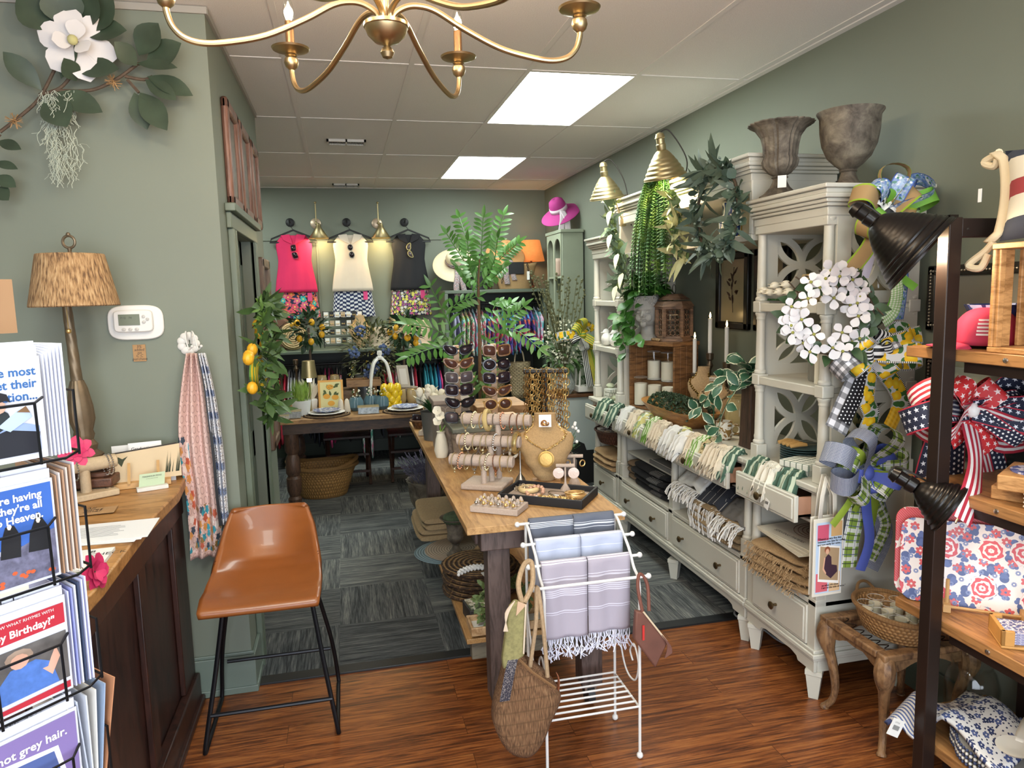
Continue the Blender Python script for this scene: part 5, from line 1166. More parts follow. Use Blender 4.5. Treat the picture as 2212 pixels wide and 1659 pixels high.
b.build('striped_patch',mat('e8dfe0',.8),t)
# second shelf: flag bow, little wooden boxes, beaded coasters
STR=uvp('flag_stripe',lambda g,u,v: g.mix(g.ma('LESS_THAN',g.ma('FRACT',g.ma('MULTIPLY',v,3.5)),.5),'e6e0dc','b02a3c'),.6);NST=uvp('navy_stars',lambda g,u,v: edge(g,v,.05,g.mix(stars(g,u,v,3.2,3.2,.36),'1b2036','dfe0e6'),'b02a3c'),.7);NDT=uvp('navy_dots',lambda g,u,v: edge(g,v,.05,g.mix(dots(g,u,v,4,4,.24),'1b2036','e8e6e2'),'b02a3c'),.7);RST=uvp('red_stars',lambda g,u,v: g.mix(stars(g,u,v,2.6,2.6,.38),'c32a2e','ecd9d4'),.6)
bow('red, white and navy star ribbon bow hanging on the shelf unit',(2085,882),2.0,[
 ('navy_star_loop',NST,[(1968,905,.075,.4),(2195,845,.08,.5),(2205,925,.07,-.3)]),('striped_loop',STR,[(1985,850,.06,.8),(1990,925,.065,-.5),(2180,885,.06,.8),(2195,950,.07,-.6)]),('dotted_loop',NDT,[(1985,882,.055,.3),(2185,875,.05,-.9),(2180,930,.05,.5)]),('red_star_loop',RST,[(2060,830,.07,.2),(2140,835,.075,-.3)])],
 [('navy_star_tail',NST,[(2055,900,.02),(2020,960,.02),(1995,1045,.02)],.09),('dotted_tail',NDT,[(2072,890,.02),(2066,960,.02),(2062,1045,.02)],.075),('dotted_tail',NDT,[(2105,890,.03),(2140,960,.03),(2160,1020,.03)],.08),('striped_tail',STR,[(2090,900),(2106,980,-.1),(2102,1050,-.19),(2075,1125,-.22)],.085),('striped_tail',STR,[(2100,910,.02),(2125,990,.02),(2140,1050,.0),(2160,1088,-.01)],.06),('red_star_tail',RST,[(2088,885,-.02),(2078,930,-.03),(2052,955,-.04)],.06),('red_star_tail',RST,[(2095,885,-.02),(2120,930,-.03),(2142,972,-.04)],.07)],.022,WHITE)
for k,(p,s,rz,l) in enumerate((((1.975,1.74,1.083),(.13,.1,.042),.5,'light wood block box lowest on the second shelf'),((2.0,1.69,1.128),(.22,.17,.046),.55,'larger light wood box with blue round tile on its top'))):
 t=T('wooden_box',l,'box',(p[0],p[1],p[2]-s[2]/2),0,'light wood boxes on the second shelf');b=B();b.box(p,s,rz);b.build('box',PINE,t,bevel=.004)
 if k: b=B();b.lathe([(.07,0),(.07,.004),(.001,.004)],V(p)+Z*.0235,28,sx=1.1);b.build('blue_tile',floral('blue_tile','d9d4dc',['4a5590','6a72a8'],30,6,.5,None,None,'Object',.4),t)
for k in range(4):
 p=V((1.93,1.6,1.064+.012*k));b=B();b.lathe([(.05,0),(.055,.005),(.05,.011),(.001,.011)],p,40,flute=.05,nf=30);tag(b.build('beaded_coaster',mat('ddd5c6',.6)),'cream beaded coaster, %s of the stack beside the wooden boxes' % ['bottom','second','third','top'][k],'coaster','cream beaded coasters')
# third shelf: two big printed trays on an easel, bamboo coaster box
g=G('rose_tray',.4);uvv=g.co('UV')
def tray_pat(g):
 c='e9e2df';v=g.map(uvv,(1,1,1))
 for sc_,loc,pet,r,co_ in ((17,.3,2,.33,'46588e'),(24,.7,3,.3,'5467a0'),(19,.13,6,.3,'d0565a'),(25,.5,14,.22,'7384b4')):
  m_,_,d=bloom(g,g.map(v,loc=(loc,loc*1.7,0)),sc_,pet,r,.9);ln=g.ma('GREATER_THAN',d,.07 if pet > 3 else .0);c=g.mix(g.ma('MULTIPLY',m_,ln),c,co_)
 vo=g.vor(g.map(v,loc=(.2,.1,0)),7.5,'F1',.55,'2D');n_=g.noise(v,40,2);e_=g.xyz(g.vm('SUBTRACT',g.map(v,loc=(.2,.1,0)),vo[2]));d=g.ma('MULTIPLY',g.ma('ADD',vo[0],g.ma('MULTIPLY',n_,.1)),g.ma('ADD',.95,g.ma('MULTIPLY',.11,g.ma('ABSOLUTE',g.ma('SINE',g.ma('ADD',g.ma('MULTIPLY',g.ma('ARCTAN2',e_[0],e_[1]),3.5),g.ma('MULTIPLY',vo[0],20)))))));disc=g.ma('LESS_THAN',d,.36);c=g.mix(disc,c,'e9e2df')
 return g.mix(g.ma('MULTIPLY',disc,g.ma('GREATER_THAN',g.ma('SINE',g.ma('MULTIPLY',d,52)),-.25)),c,'cf4550')
g.col(tray_pat(g));ROSE=g.m
STARED=uvp('red_star_tray',lambda g,u,v: g.mix(stars(g,g.ma('ADD',u,.02),v,14,14,.36),g.mix(g.ma('MULTIPLY',g.ma('LESS_THAN',g.ma('FRACT',g.ma('MULTIPLY',u,7)),.5),g.ma('GREATER_THAN',v,.31)),g.mix(g.ma('LESS_THAN',g.ma('FRACT',g.ma('MULTIPLY',g.ma('ADD',u,v),110)),.5),'c63a44','d4656a'),'e9e0dc'),'efe6e2'),.45)
def rrect(w,h,r,n=6): return [(cx_+r*cos(a0+pi/2*i/n),cy_+r*sin(a0+pi/2*i/n)) for cx_,cy_,a0 in ((w-r,h-r,0),(r,h-r,pi/2),(r,r,pi),(w-r,r,1.5*pi)) for i in range(n+1)]
e1=V((.77,-.64,0));nb=V((.64,.77,0));e2=(Z*.96+nb*.27).normalized()
for nm,o,w_,h,m,l in (('serving_tray',V((1.845,2.045,.626)),.47,.285,ROSE,'white rose print melamine tray in front on the easel'),('serving_tray',V((1.855,2.082,.626)),.5,.312,STARED,'red and white star border tray behind the rose print one')):
 t=T(nm,l,'tray',o+e1*w_/2,0,'printed trays on the easel');b=B();b.prism(rrect(w_,h,.045),o,e1,e2,-.006);b.build('tray',m,t,bevel=.002)
t=T('plate_easel','small pale wooden easel holding the printed trays','easel',(1.93,1.93,.622));EZ=mat('c9a06a',.55,var=.1,vs=30)
for f in (.14,.36):
 q=V((1.845,2.045,.623))+e1*f-nb*.02;b=B();b.box(q+Z*.014-nb*.01,(.022,.06,.026),m=Matrix((e1,nb,Z)).transposed());b.tube([q-nb*.015+Z*.02,q-nb*.02+Z*.11],.006,8);b.build('foot',EZ,t)
q=V((1.845,2.045,.634))+e1*.14-nb*.03;b=B();b.tube([q,q+e1*.22],.005,8);b.build('rail',EZ,t)
t=T('coaster_box','bamboo coaster box holding patterned tile coasters on the third shelf','box',(1.965,1.69,.622));M_=Matrix.Translation((1.965,1.69,.623)) @ Matrix.Rotation(-.55,4,'Z');BAM=mat('c08d4a',.45,var=.12,vs=30);b=B();b.x=M_
b.b2((-.065,-.065,0),(.065,.065,.008))
for s in ((-.065,-.065,-.053,.065),(.053,-.065,.065,.065)): b.b2((s[0],s[1],.008),(s[2],s[3],.055))
for y in (-.065,.053): b.b2((-.065,y,.008),(-.03,y+.012,.055));b.b2((.03,y,.008),(.065,y+.012,.055))
b.build('box',BAM,t,bevel=.002);BTILE=floral('blue_coaster','e2dbe2',['3d4680','7a80b0','4a5590'],8,8,.5,None)
for k in range(5):
 b=B();b.x=M_;b.b2((-.05,-.05,.009+.0075*k),(.05,.05,.016+.0075*k));tag(b.build('tile_coaster',BTILE,bevel=.001),'blue patterned tile coaster, %s in the bamboo box' % ['lowest','second from bottom','middle','second from top','topmost'][k],'coaster','tile coasters in the bamboo box')
# bottom shelf: beaded platters, blue cloth, jar
WAVE=uvp('beaded_edge',lambda g,u,v: g.mix(g.ma('GREATER_THAN',v,.78),'b9b6ae',g.mix(g.ma('LESS_THAN',g.ma('FRACT',g.ma('MULTIPLY',v,9)),.5),'28304e','d9d5cc')),.5)
for k in range(5):
 p=V((2.03,1.7,.187+.012*k));t=T('platter','navy edged wavy white platter, %s of the bottom shelf stack' % ['lowest','second from bottom','middle','second from top','topmost'][k],'platter',p,0,'wavy white platters');b=B()
 b.lathe([(.12,0),(.15,.006),(.17,.0115),(.165,.009),(.13,.004),(.001,.003)],p,72,flute=.05,nf=10,sy=1.2);b.build('platter',mat('bdb9b0',.45,var=.06),t)
 b=B();n=90
 for i in range(n):
  a=2*pi*i/n;r=.17*(1+.05*abs(sin(5*a)))+.002;b.ball(p+V((r*cos(a),r*1.2*sin(a),.011)),.0055,6)
 b.build('beaded_rim',mat('d5d0c6',.5) if k % 2 else mat('39425f',.5),t)
BLF=floral('blue_floral_cloth','d9d7d6',['2d3a66','4a5888','1f2c52'],8,5,.36,'d9d7d6',None);BLS=uvp('blue_stripe_cloth',lambda g,u,v: g.mix(g.ma('LESS_THAN',g.ma('FRACT',g.ma('ADD',g.ma('MULTIPLY',u,12),g.ma('MULTIPLY',v,2))),.45),'d9d7d4','56679a'),.9)
t=T('pot_holder','blue floral padded cloth draped over the wavy platters','cloth',(1.98,1.78,.25));b=B()
b.grid(lambda u,v: V((1.86+.26*u+.02*sin(5*v),1.96-.34*v+.05*u,.262+.035*sin(pi*u)*sin(pi*v)+.014*sin(7*u+4*v)-(.02*(1-v) if v < .25 else 0))),18,20);b.build('cloth',BLF,t,solid=.012,smooth=180)
t=T('striped_pot_holder','blue striped pot holder with paper tag hanging off the bottom shelf end','cloth',(1.85,1.98,.2));b=B();b.grid(lambda u,v: V((1.80+.13*u,2.03-.13*v+.02*u,.2+.05*u+.02*sin(pi*v)+.012*sin(6*v)-.03*(1-u)*(1-v))),12,12);b.build('cloth',BLS,t,solid=.016,smooth=180)
b=B();tg_=at(1935,1572,y=1.92);m_=Matrix.Rotation(.5,3,'Y');b.box(tg_,(.05,.002,.06),m=m_);b.build('paper_tag',WHITE,t);b=B()
for k in range(8): b.box(tg_+m_ @ V((-.012+.0034*k,-.0013,0)),(.0017,.0004,.016),m=m_)
b.build('barcode',BLACK,t);text('Pot\nholder' if 0 else 'LITTLE',.007,tg_+m_ @ V((-.014,-.0015,.016)),m_ @ X,m_ @ Z,BLACK,t)
t=T('glass_jar','empty clear wide-mouth glass jar at the back of the bottom shelf','jar',(2.13,2.0,.186));b=B();b.lathe([(.07,0),(.085,.01),(.088,.1),(.075,.15),(.06,.17),(.07,.19),(.067,.19),(.057,.17),(.072,.15),(.084,.1),(.08,.014),(.001,.01)],(2.13,2.0,.186),28);b.build('vessel',glass('dfe6e2',.03,.08,'clear'),t)
for k,(x,y,rz) in enumerate(((1.96,1.66,.5),(2.05,1.62,.2))):
 p=V((x,y,.305 if k == 0 else .29));t=T('spoon_rest',['cream beaded spoon shaped dish lying on the blue cloth','cream beaded spoon shaped dish lying behind the first one'][k],'dish',p,rz,'beaded spoon shaped dishes');b=B();b.x=MW[t.name]
 b.lathe([(.02,0),(.04,.006),(.05,.014),(.046,.012),(.001,.004)],(-.05,0,0),30,sx=1.2);b.grid(lambda u,v: V((-.01+.16*u,(v-.5)*(.03+.02*u),.01+.008*sin(pi*u))),8,4);b.build('dish',mat('cfc8bb',.4),t,solid=.003)
t=T('metal_planter','dark grey metal box at the near end of the bottom shelf','planter',(1.94,1.4,.186));b=B();b.b2((1.87,1.33,.187),(2.02,1.47,.30));b.build('box',mat('55524d',.45,.6),t,bevel=.004);b=B();b.b2((1.865,1.325,.3),(2.025,1.475,.312));b.build('rim',mat('8a867e',.4,.6),t)
# black clamp lamps
BLKM=mat('1a1614',.3,.4)
clamp_lamp('large black ribbed clamp lamp at the top of the shelf unit post',at(1990,548,y=1.93),(.57,-.53,-.62),.135,BLKM,10,'black clamp lamps on the shelf unit',(1.82,1.88,1.9),ridges=12)
clamp_lamp('smaller black clamp lamp shining on the flag ribbon tail',at(2050,1097,y=1.84),(.6,-.62,-.5),.085,BLKM,9,'black clamp lamps on the shelf unit',(1.81,1.86,.98),ridges=7,col=(1,.75,.45))
# ---------------------------------------------------------------- carved stool with an open spring seat
AN=wood('8d6a48','4a3020',(6,6,3),.5,3,'antique','c7a878');SX0,SX1,SY0,SY1,SH=1.83,2.22,2.08,2.425,.385
t=T('carved_stool','old carved wooden stool frame with bent legs and bare seat springs','stool',((SX0+SX1)/2,(SY0+SY1)/2,0))
for x,sx in ((SX0,-1),(SX1,1)):
 for y,sy in ((SY0,-1),(SY1,1)):
  d=V((sx,sy,0));c=V((x-sx*.03,y-sy*.03,0));pts=[c+d*o+Z*z for o,z in ((.012,SH-.01),(.02,SH-.06),(.014,SH-.12),(.0,.19),(-.008,.1),(.0,.04),(.016,.012),(.02,0))]
  b=B();b.tube(spl(pts,4),[.03+.012*sin(pi*min(1,i/9))-.0165*min(1,i/18)+(.004 if i > 24 else 0) for i in range(29)],10);b.build('leg',AN,t)
b=B();n=14
def rail(p,q,nn):
 p,q=V(p),V(q);b=B();e=(q-p);L=e.length;e.normalize();poly=[(0,0),(L,0)]+[(L-L*i/n,-.045-.0+(.028*sin(pi*i/n)**2)-.012*abs(sin(3*pi*i/n))) for i in range(n+1)];b.prism(poly,p,e,Z,.02*nn);return b
for p,q,s in (((SX0+.02,SY0+.012,SH-.015),(SX1-.02,SY0+.012,SH-.015),-1),((SX0+.02,SY1-.012,SH-.015),(SX1-.02,SY1-.012,SH-.015),1),((SX0+.012,SY0+.02,SH-.015),(SX0+.012,SY1-.02,SH-.015),1),((SX1-.012,SY0+.02,SH-.015),(SX1-.012,SY1-.02,SH-.015),-1)): rail(p,q,s).build('apron',AN,t)
b=B()
for lo,hi in (((SX0-.01,SY0-.01),(SX1+.01,SY0+.035)),((SX0-.01,SY1-.035),(SX1+.01,SY1+.01)),((SX0-.01,SY0+.035),(SX0+.035,SY1-.035)),((SX1-.035,SY0+.035),(SX1+.01,SY1-.035))): b.b2((*lo,SH-.016),(*hi,SH+.012))
b.build('seat_frame',AN,t,bevel=.006)
for k in range(4):
 x=SX0+.07+.083*k;b=B();b.tube(spl([(x+.018*(1 if i % 2 else -1),SY0+.02+(SY1-SY0-.04)*i/14,SH+.004-.012*sin(pi*i/14)) for i in range(15)],4),.002,5);b.build('spring',mat('3a2f28',.5,.8),t)
P=V((1.99,2.225,SH+.015));WKB=wicker('a87f50','6a4526',90,26);t=basket('oval wicker basket of glass votives on the carved stool',P,.125,.095,WKB,1.35,.009,.8);
for s in (-1,1):
 b=B();b.tube(spl([P+V((-.05,s*.15,.085)),P+V((-.02,s*.175,.125)),P+V((.02,s*.175,.125)),P+V((.05,s*.15,.085))],6),.006,8);b.build('handle',WKB,t)
for k,(x,y) in enumerate(((-.07,.07),(-.075,-.01),(-.06,-.085),(0,.1),(0,.03),(-.005,-.045),(.0,-.115),(.065,.06),(.065,-.02),(.06,-.09))):
 p=P+V((x,y,.03));v=T('votive_candle','white votive in clear glass, %s in the basket on the stool' % ['aisle side far','aisle side middle','aisle side near','centre farthest','centre far','centre near','centre nearest','wall side far','wall side middle','wall side near'][k],'candle',p,0,'votives in the stool basket');b=B();b.lathe([(.001,.001),(.024,.001),(.03,.065)],p,18);b.build('glass_cup',CG,v);b=B();b.torus(p+Z*.065,.0298,.0009,n=22,k=5);b.build('glass_rim',mat('c9cccb',.1),v);b=B();b.lathe([(.0218,.005),(.0255,.04),(.001,.038)],p,16);b.build('wax',WAX,v)
b=B();b.tube(spl([(2.28,3.1,.3),(2.26,3.15,.02),(2.1,3.2,.012),(1.95,3.1,.012),(1.98,3.3,.012),(2.05,3.35,.02),(1.92,3.25,.018),(1.97,3.08,.014),(2.0,2.9,.012),(2.2,2.8,.012)],8),.0055,6);tag(b.build('power_cord',mat('9a9a9c',.5)),'loose grey power cord on the floor below the console','cord')
# ================================================================ long display table in the middle
PLY=wood('b88f5c','8f673a',(14,2,14),.42,2,'ply');STAIN=wood('61504a','332823',(9,9,1.2),.55,3,'stain','2a1f1b')
t=T('display_table','long central display table with honey plywood top and stained dark legs','table',(.73,3.78,0))
b=B();b.b2((.41,2.58,.822),(1.04,4.97,.85));b.build('tabletop',PLY,t,bevel=.002)
for y in (2.66,4.8):
 for x in (.5,.88):
  b=B();b.b2((x,y,.1),(x+.09,y+.09,.74));b.build('leg',STAIN,t,bevel=.004)
  b=B();b.cyl((x+.03,y+.045,.045),(x+.06,y+.045,.045),.044);b.build('caster',mat('2a2a2c',.5),t);b=B();b.b2((x+.02,y+.02,.07),(x+.07,y+.07,.1));b.build('caster_plate',SILVER,t)
b=B();b.b2((.47,2.63,.735),(1.0,2.7,.821));b.build('front_rail',STAIN,t,bevel=.004);b=B();b.b2((.47,4.83,.735),(1.0,4.9,.821));b.build('back_rail',STAIN,t,bevel=.004)
for x in (.46,.975): b=B();b.b2((x,2.701,.74),(x+.035,4.83,.82));b.build('side_rail',STAIN,t,bevel=.004)
b=B();b.b2((.445,2.9,.228),(.99,4.88,.25));b.build('lower_shelf',PLY,t,bevel=.002)
for y in (2.93,4.75): b=B();b.b2((.47,y,.14),(.96,y+.05,.227));b.build('shelf_bearer',wood('7d7563','564d3f',(2,9,9),.6,3),t,bevel=.003)
# ---- lower shelf
fold_pile('folded_throw',lambda i: 'taupe folded throw on the table\'s lower shelf, %s' % ['lowest','second from bottom','third up','topmost'][i],'throw','taupe throws under the table',(.53,4.42,.252),.5,.3,4,.032,TAUPE,jit=.02)
for k,(c,l,dx) in enumerate((('7f97a0','blue grey round woven placemat under the others on the table\'s lower shelf',-.03),('a39482','taupe round woven placemat on the lower shelf below the small urn',.03))):
 p=(.56+dx,3.98,.252+.008*k);b=B();b.lathe([(.001,0),(.2,0),(.205,.003),(.2,.006),(.001,.007)],p,48);g=G('spiral%d' % k,.9);r_=g.vm('LENGTH',g.co());n_=g.new('ShaderNodeVectorMath',operation='LENGTH');g.lk(g.co(),n_.inputs[0]);f=g.ma('SINE',g.ma('MULTIPLY',n_.outputs['Value'],420));g.col(g.mix(g.ma('ADD',g.ma('MULTIPLY',f,.4),.4),c,'3d4a50' if k == 0 else '6a5f52'));g.bump(f,.5,.003);tag(b.build('placemat',g.m),l,'placemat','round woven placemats')
p=(.55,3.88,.267);urn('small dark metal urn with moss under the table, on the round placemats',p,.085,.22,U1);b=B();b.ball(V(p)+Z*.21,.07,14,sz=.55);tag(b.build('moss',mat('46553a',.95,var=.4,vs=60,bump=1,bs=90)),'ball of dark moss filling the small urn under the table','moss',kind='stuff')
WOODB=mat('b58a4c',.5,var=.15,vs=30)
for k in range(4):
 b=B();b.tube([(.64+.02*k,3.7,.262+.02*k),(.66+.02*k,3.85,.27+.02*k)],[.022,.03],12);tag(b.build('wooden_scoop',WOODB),'pale wooden scoop in the pile behind the small urn under the table','scoop','wooden scoops under the table')
g=G('seagrass',.9);n_=g.new('ShaderNodeVectorMath',operation='LENGTH');g.lk(g.co(),n_.inputs[0]);f=g.ma('SINE',g.ma('MULTIPLY',n_.outputs['Value'],260));nn=g.noise(g.co(),60,2);g.col(g.ramp(g.ma('ADD',g.ma('MULTIPLY',f,.3),nn),[(.3,'3a281a'),(.6,'8a6840'),(.9,'a98a5c')]));g.bump(g.ma('ADD',f,nn),1,.008);SEAG=g.m
for k in range(7):
 p=(.6+.008*(k % 3),3.42,.252+.02*k);b=B();b.lathe([(.001,0),(.17,0),(.185,.005),(.188,.01),(.18,.018),(.001,.019)],p,48,flute=.03,nf=40);tag(b.build('seagrass_placemat',SEAG),'round seagrass placemat, %s of the thick stack under the table' % ['lowest','second from bottom','third from bottom','middle one','third from top','second from top','topmost'][k],'placemat','seagrass placemats')
b=B()
for k in range(60):
 f=k/59;b.ball((.47+.17*f,3.25+.05*sin(3*f)+.012*(k % 2),.403+.006*(k % 3)),.0085,6)
tag(b.build('bead_garland',WHITE),'white beaded garland lying on the seagrass placemats','garland')
b=B();b.box((.62,3.2,.412),(.09,.055,.004),.15);tag(b.build('hang_tag',WHITE),'white printed card tag tied to the bead garland','tag')
t=T('keepsake_box','black wooden box with floral lid in front of the seagrass stack','box',(.56,3.06,.251));b=B();b.box((.56,3.1,.285),(.17,.13,.066),.1);b.build('box',mat('2b2623',.5),t,bevel=.003);b=B();b.box((.56,3.1,.32),(.155,.115,.005),.1);b.build('lid',floral('lid_print','d9d3c3',['8a8066','5c6650','b3a98a'],22,4,.5,None,None,'Object',.5),t)
t=T('leaf_wreath','small green wreath with nest and white blossom under the table front','wreath',(.64,2.98,.3));b=B();C0=V((.63,2.98,.37));rg=[C0+V((cos(2*pi*i/18)*.11,-.0+.03*sin(2*pi*i/18),sin(2*pi*i/18)*.085)) for i in range(19)];spray(b,rg,240,.035,.018,(-.5,-.8,.2),0,.5);b.build('leaves',mat('6d8048',.6,var=.4,vs=30),t)
b=B()
for k in range(70): b.torus(V((.6,2.94,.315))+rdir()*.012,.045*rnd(.7,1.1),.0018,(rnd(-.3,.3),rnd(-.3,.3),1),14,3)
b.build('nest',mat('4f3c28',.9),t);b=B();flower(b,(.6,2.9,.34),(-.2,-1,.6),.035,5);b.build('blossom',CREAMF,t)
t=T('wooden_tray','white tray with pale wood rim holding the nest under the table','tray',(.6,2.97,.251));b=B();b.b2((.475,2.905,.263),(.8,3.02,.275));b.build('board',WHITE,t);b=B()
for lo,hi in (((.465,2.895),(.81,2.907)),((.465,3.02),(.81,3.032)),((.465,2.907),(.477,3.02)),((.8,2.907),(.81,3.02))): b.b2((*lo,.262),(*hi,.3))
b.build('rim',wood('c9a67c','a07a50',(9,9,9)),t,bevel=.003)
for x in (.49,.78):
 for y in (2.92,3.01): b=B();b.ball((x,y,.2565),.008,8,sz=.7);b.build('foot',WOODB,t)
p=(.56,5.16,.007);urn('large dark urn of lavender standing on the carpet behind the table',p,.17,.38,U2,.06,18)
b=B()
for k in range(190):
 a=rnd(0,6.28);r=rnd(0,.13);q=V((p[0]+cos(a)*r,p[1]+sin(a)*r,.36));e=q+V((cos(a)*.1,sin(a)*.1,rnd(.08,.22)));b.tube([q,q.lerp(e,.6)+Z*.02,e],[.0015,.002,.005],4)
tag(b.build('lavender',mat('4d4a5c',.9,var=.4,vs=40)),'dusty purple lavender filling the dark floor urn','lavender',kind='stuff')
# ---- table top: bracelet stand
LIN=mat('b3a193',.95,var=.12,vs=200,bump=.5,bs=400)
t=T('bracelet_stand','three tier linen T-bar bracelet stand near the front of the table','jewelry stand',(.62,3.15,.85));A=V((.86,-.5,0)).normalized();Bk=V((.5,.86,0));O=V((.6,3.14,.85))
b=B();b.box(O+Z*.014,(.2,.17,.027),m=Matrix((A,Bk,Z)).transposed());b.build('base',LIN,t,bevel=.008)
bars=[(.13,-.045,.15),(.21,.005,.15),(.30,.055,.165)];BR=[]
for k,(h,d,l) in enumerate(bars):
 c=O+Bk*d+A*(.02*k-.01)+Z*h;b=B();b.cyl(O+Bk*d+A*(.02*k)+Z*.027,c+A*.01,.013);b.build('upright',LIN,t);b=B();b.cyl(c-A*l,c+A*l,.026,n=24);b.build('bar',LIN,t,bevel=.004);BR.append((c,l))
fin=[('gold',GOLD),('silver',SILVER),('rose gold',mat('c48a6a',.3,1)),('pale gold',mat('d8c9a0',.3,.8))]
for k,(c,l) in enumerate(BR):
 for i in range(9):
  f=-.88+1.76*i/8+rnd(-.03,.03);nm,m=fin[RD.randrange(4)];q=c+A*l*f;wide=(k == 1 and i == 8) or (k == 2 and i == 3);b=B();R0=.037 if not wide else .042
  ctr=q-Z*(R0-(.038 if wide else .0318 if i % 4 == 1 else .0295));nn=(A+V((0,0,rnd(-.12,.12)))).normalized()
  if i % 4 == 1 and not wide:
   for s in range(20): b.ball(ctr+(nn.orthogonal().normalized()*cos(s*.314)+nn.cross(nn.orthogonal().normalized())*sin(s*.314))*R0,.0045,6)
   kd='beaded bracelet'
  elif wide: b.torus(ctr,R0,.011,nn,28,8);kd='chunky bangle'
  else:
   b.torus(ctr,R0,rnd(.0018,.003),nn,26,6);kd='bangle'
   if i % 3 == 0: b.ball(ctr-Z*R0,.007,8);b.ball(ctr-Z*(R0+.014),.005,8);kd='charm bangle'
  if wide: m=mat('c9b27a',.25,.2 if k == 2 else .8)
  else: b_=0
  tag(b.build('bracelet',m),'%s %s hanging on the %s bar of the linen bracelet stand' % (nm if not wide else ('cream' if k == 2 else 'broad gold'),kd,['lowest','middle','top'][k]),'bracelet','%s %s %s' % (nm if not wide else 'wide',kd,['low bar','middle bar','top bar'][k]))
# ring tray
e1=V((.82,-.57,0)).normalized();e2=V((.57,.82,0));O=V((.575,2.77,.851));t=T('ring_tray','linen block with rows of finger cones carrying rings','jewelry stand',O);b=B();b.box(O+Z*.0125,(.205,.125,.025),m=Matrix((e1,e2,Z)).transposed());b.build('block',LIN,t,bevel=.003)
for i in range(6):
 for j in range(3):
  c=O+e1*(-.08+.032*i)+e2*(-.035+.036*j)+Z*.025;b=B();b.lathe([(.0105,0),(.01,.012),(.006,.024),(.001,.028)],c,12);b.build('finger_cone',LIN,t)
  m=GOLD if (i+j) % 3 else SILVER;r=B();r.torus(c+Z*.011,.0105,.0017,(rnd(-.2,.2),-.2,1),16,5);r.ball(c+Z*.012-e2*.011,.0045 if (i*j) % 4 else .008,8);tag(r.build('ring',m),'%s ring on a finger cone, %s row of the linen ring block' % ('gold' if (i+j) % 3 else 'silver',['front','middle','back'][j]),'ring','%s rings %s row' % ('gold' if (i+j) % 3 else 'silver',['front','middle','back'][j]))
# black tray of jewellery
e1=V((.8,-.58,0)).normalized();e2=V((.58,.8,0)).normalized();O=V((.81,2.87,.851));MT=Matrix((e1,e2,Z)).transposed();t=T('jewelry_tray','shallow black tray of loose jewelry at the table front','tray',O);b=B()
for c,s in (((0,-.11),(.37,.01)),((0,.11),(.37,.01)),((-.18,0),(.01,.21)),((.18,0),(.01,.21))): b.box(O+e1*c[0]+e2*c[1]+Z*.018,(*s,.036),m=MT)
b.box(O+Z*.003,(.36,.22,.006),m=MT);b.build('tray',mat('1b1b1e',.6),t,bevel=.002);b=B();b.box(O+Z*.009,(.35,.21,.005),m=MT);b.build('liner',LIN,t)
L_=lambda a,c,z=.012: O+e1*a+e2*c+Z*z
for nm,cat,l,m,fn in (('bangle','bracelet','thick cream bangle in the black jewelry tray',mat('d8c08e',.35),lambda b: b.torus(L_(-.1,.03,.024),.036,.011,Z,28,10)),('bangle','bracelet','thin silver bangle in the black jewelry tray',SILVER,lambda b: b.torus(L_(.03,.03,.016),.038,.003,(.1,0,1),28,6)),('bangle','bracelet','wide tan and gold bangle at the right of the black jewelry tray',mat('c9a067',.3,.3),lambda b: b.torus(L_(.12,.01,.022),.038,.009,(.1,0,1),28,10)),('bangle','bracelet','thin gold bangle lying on the wide tan one',GOLD,lambda b: b.torus(L_(.115,.005,.034),.04,.003,(0,.1,1),28,6)),
 ('beaded_bracelet','bracelet','pink and white stone bracelet leaning on the cream bangle',mat('d2a488',.3,var=.4,vs=60),lambda b: [b.ball(L_(-.06+.035*cos(s*.5),.0+.035*sin(s*.5),.025+.012*sin(s*.5)),.009,8) for s in range(12)]),('chain_necklace','necklace','heap of gold chain along the front of the black tray',GOLD,lambda b: [b.torus(L_(-.02+.16*rnd(0,1),-.075+.035*rnd(0,1),.014+.01*rnd(0,1)),.007,.0016,rdir(),10,4) for s in range(70)]),('chain_necklace','necklace','pale chain and beads at the left end of the black tray',mat('cfc0a8',.3,.7),lambda b: [b.torus(L_(-.165+.07*rnd(0,1),.02+.06*rnd(0,1),.014+.014*rnd(0,1)),.008,.0018,rdir(),10,4) for s in range(50)]),('earring_card','earring card','white earring card lying in the black tray',WHITE,lambda b: b.box(L_(-.02,-.04,.016),(.05,.035,.001),m=MT))):
 b=B();fn(b);tag(b.build(nm,m),l,cat,'loose jewelry in the black tray')
# large bust with gold medallion
BL2=mat('a98a60',.95,var=.18,vs=160,bump=.5,bs=300);P=V((.855,3.06,.851));t=T('necklace_bust','large tan linen neck bust wearing a gold medallion, at the table front','jewelry bust',P);b=B();b.box(P+Z*.014,(.13,.08,.028),m=Matrix.Rotation(-.3,3,'Z'));b.build('foot_block',wood('b58a5c','8a6038',(4,9,9)),t,bevel=.003)
prof=[(0,.035,.03),(.1,.06,.045),(.3,.095,.06),(.5,.122,.066),(.62,.128,.06),(.7,.118,.052),(.76,.085,.046),(.82,.058,.044),(.9,.05,.044),(1,.05,.044)]
MB=Matrix.Translation(P+Z*.028) @ Matrix.Rotation(-.28,4,'Z') @ Matrix.Rotation(-.08,4,'X')
def bf(u,v):
 for i in range(len(prof)-1):
  if prof[i][0] <= v <= prof[i+1][0]:
   q=(v-prof[i][0])/(prof[i+1][0]-prof[i][0]);q=q*q*(3-2*q);w_,d_=(prof[i][j]+(prof[i+1][j]-prof[i][j])*q for j in (1,2))
 a=2*pi*u;return V((cos(a)*w_,sin(a)*d_+.03*v*v,v*.30))
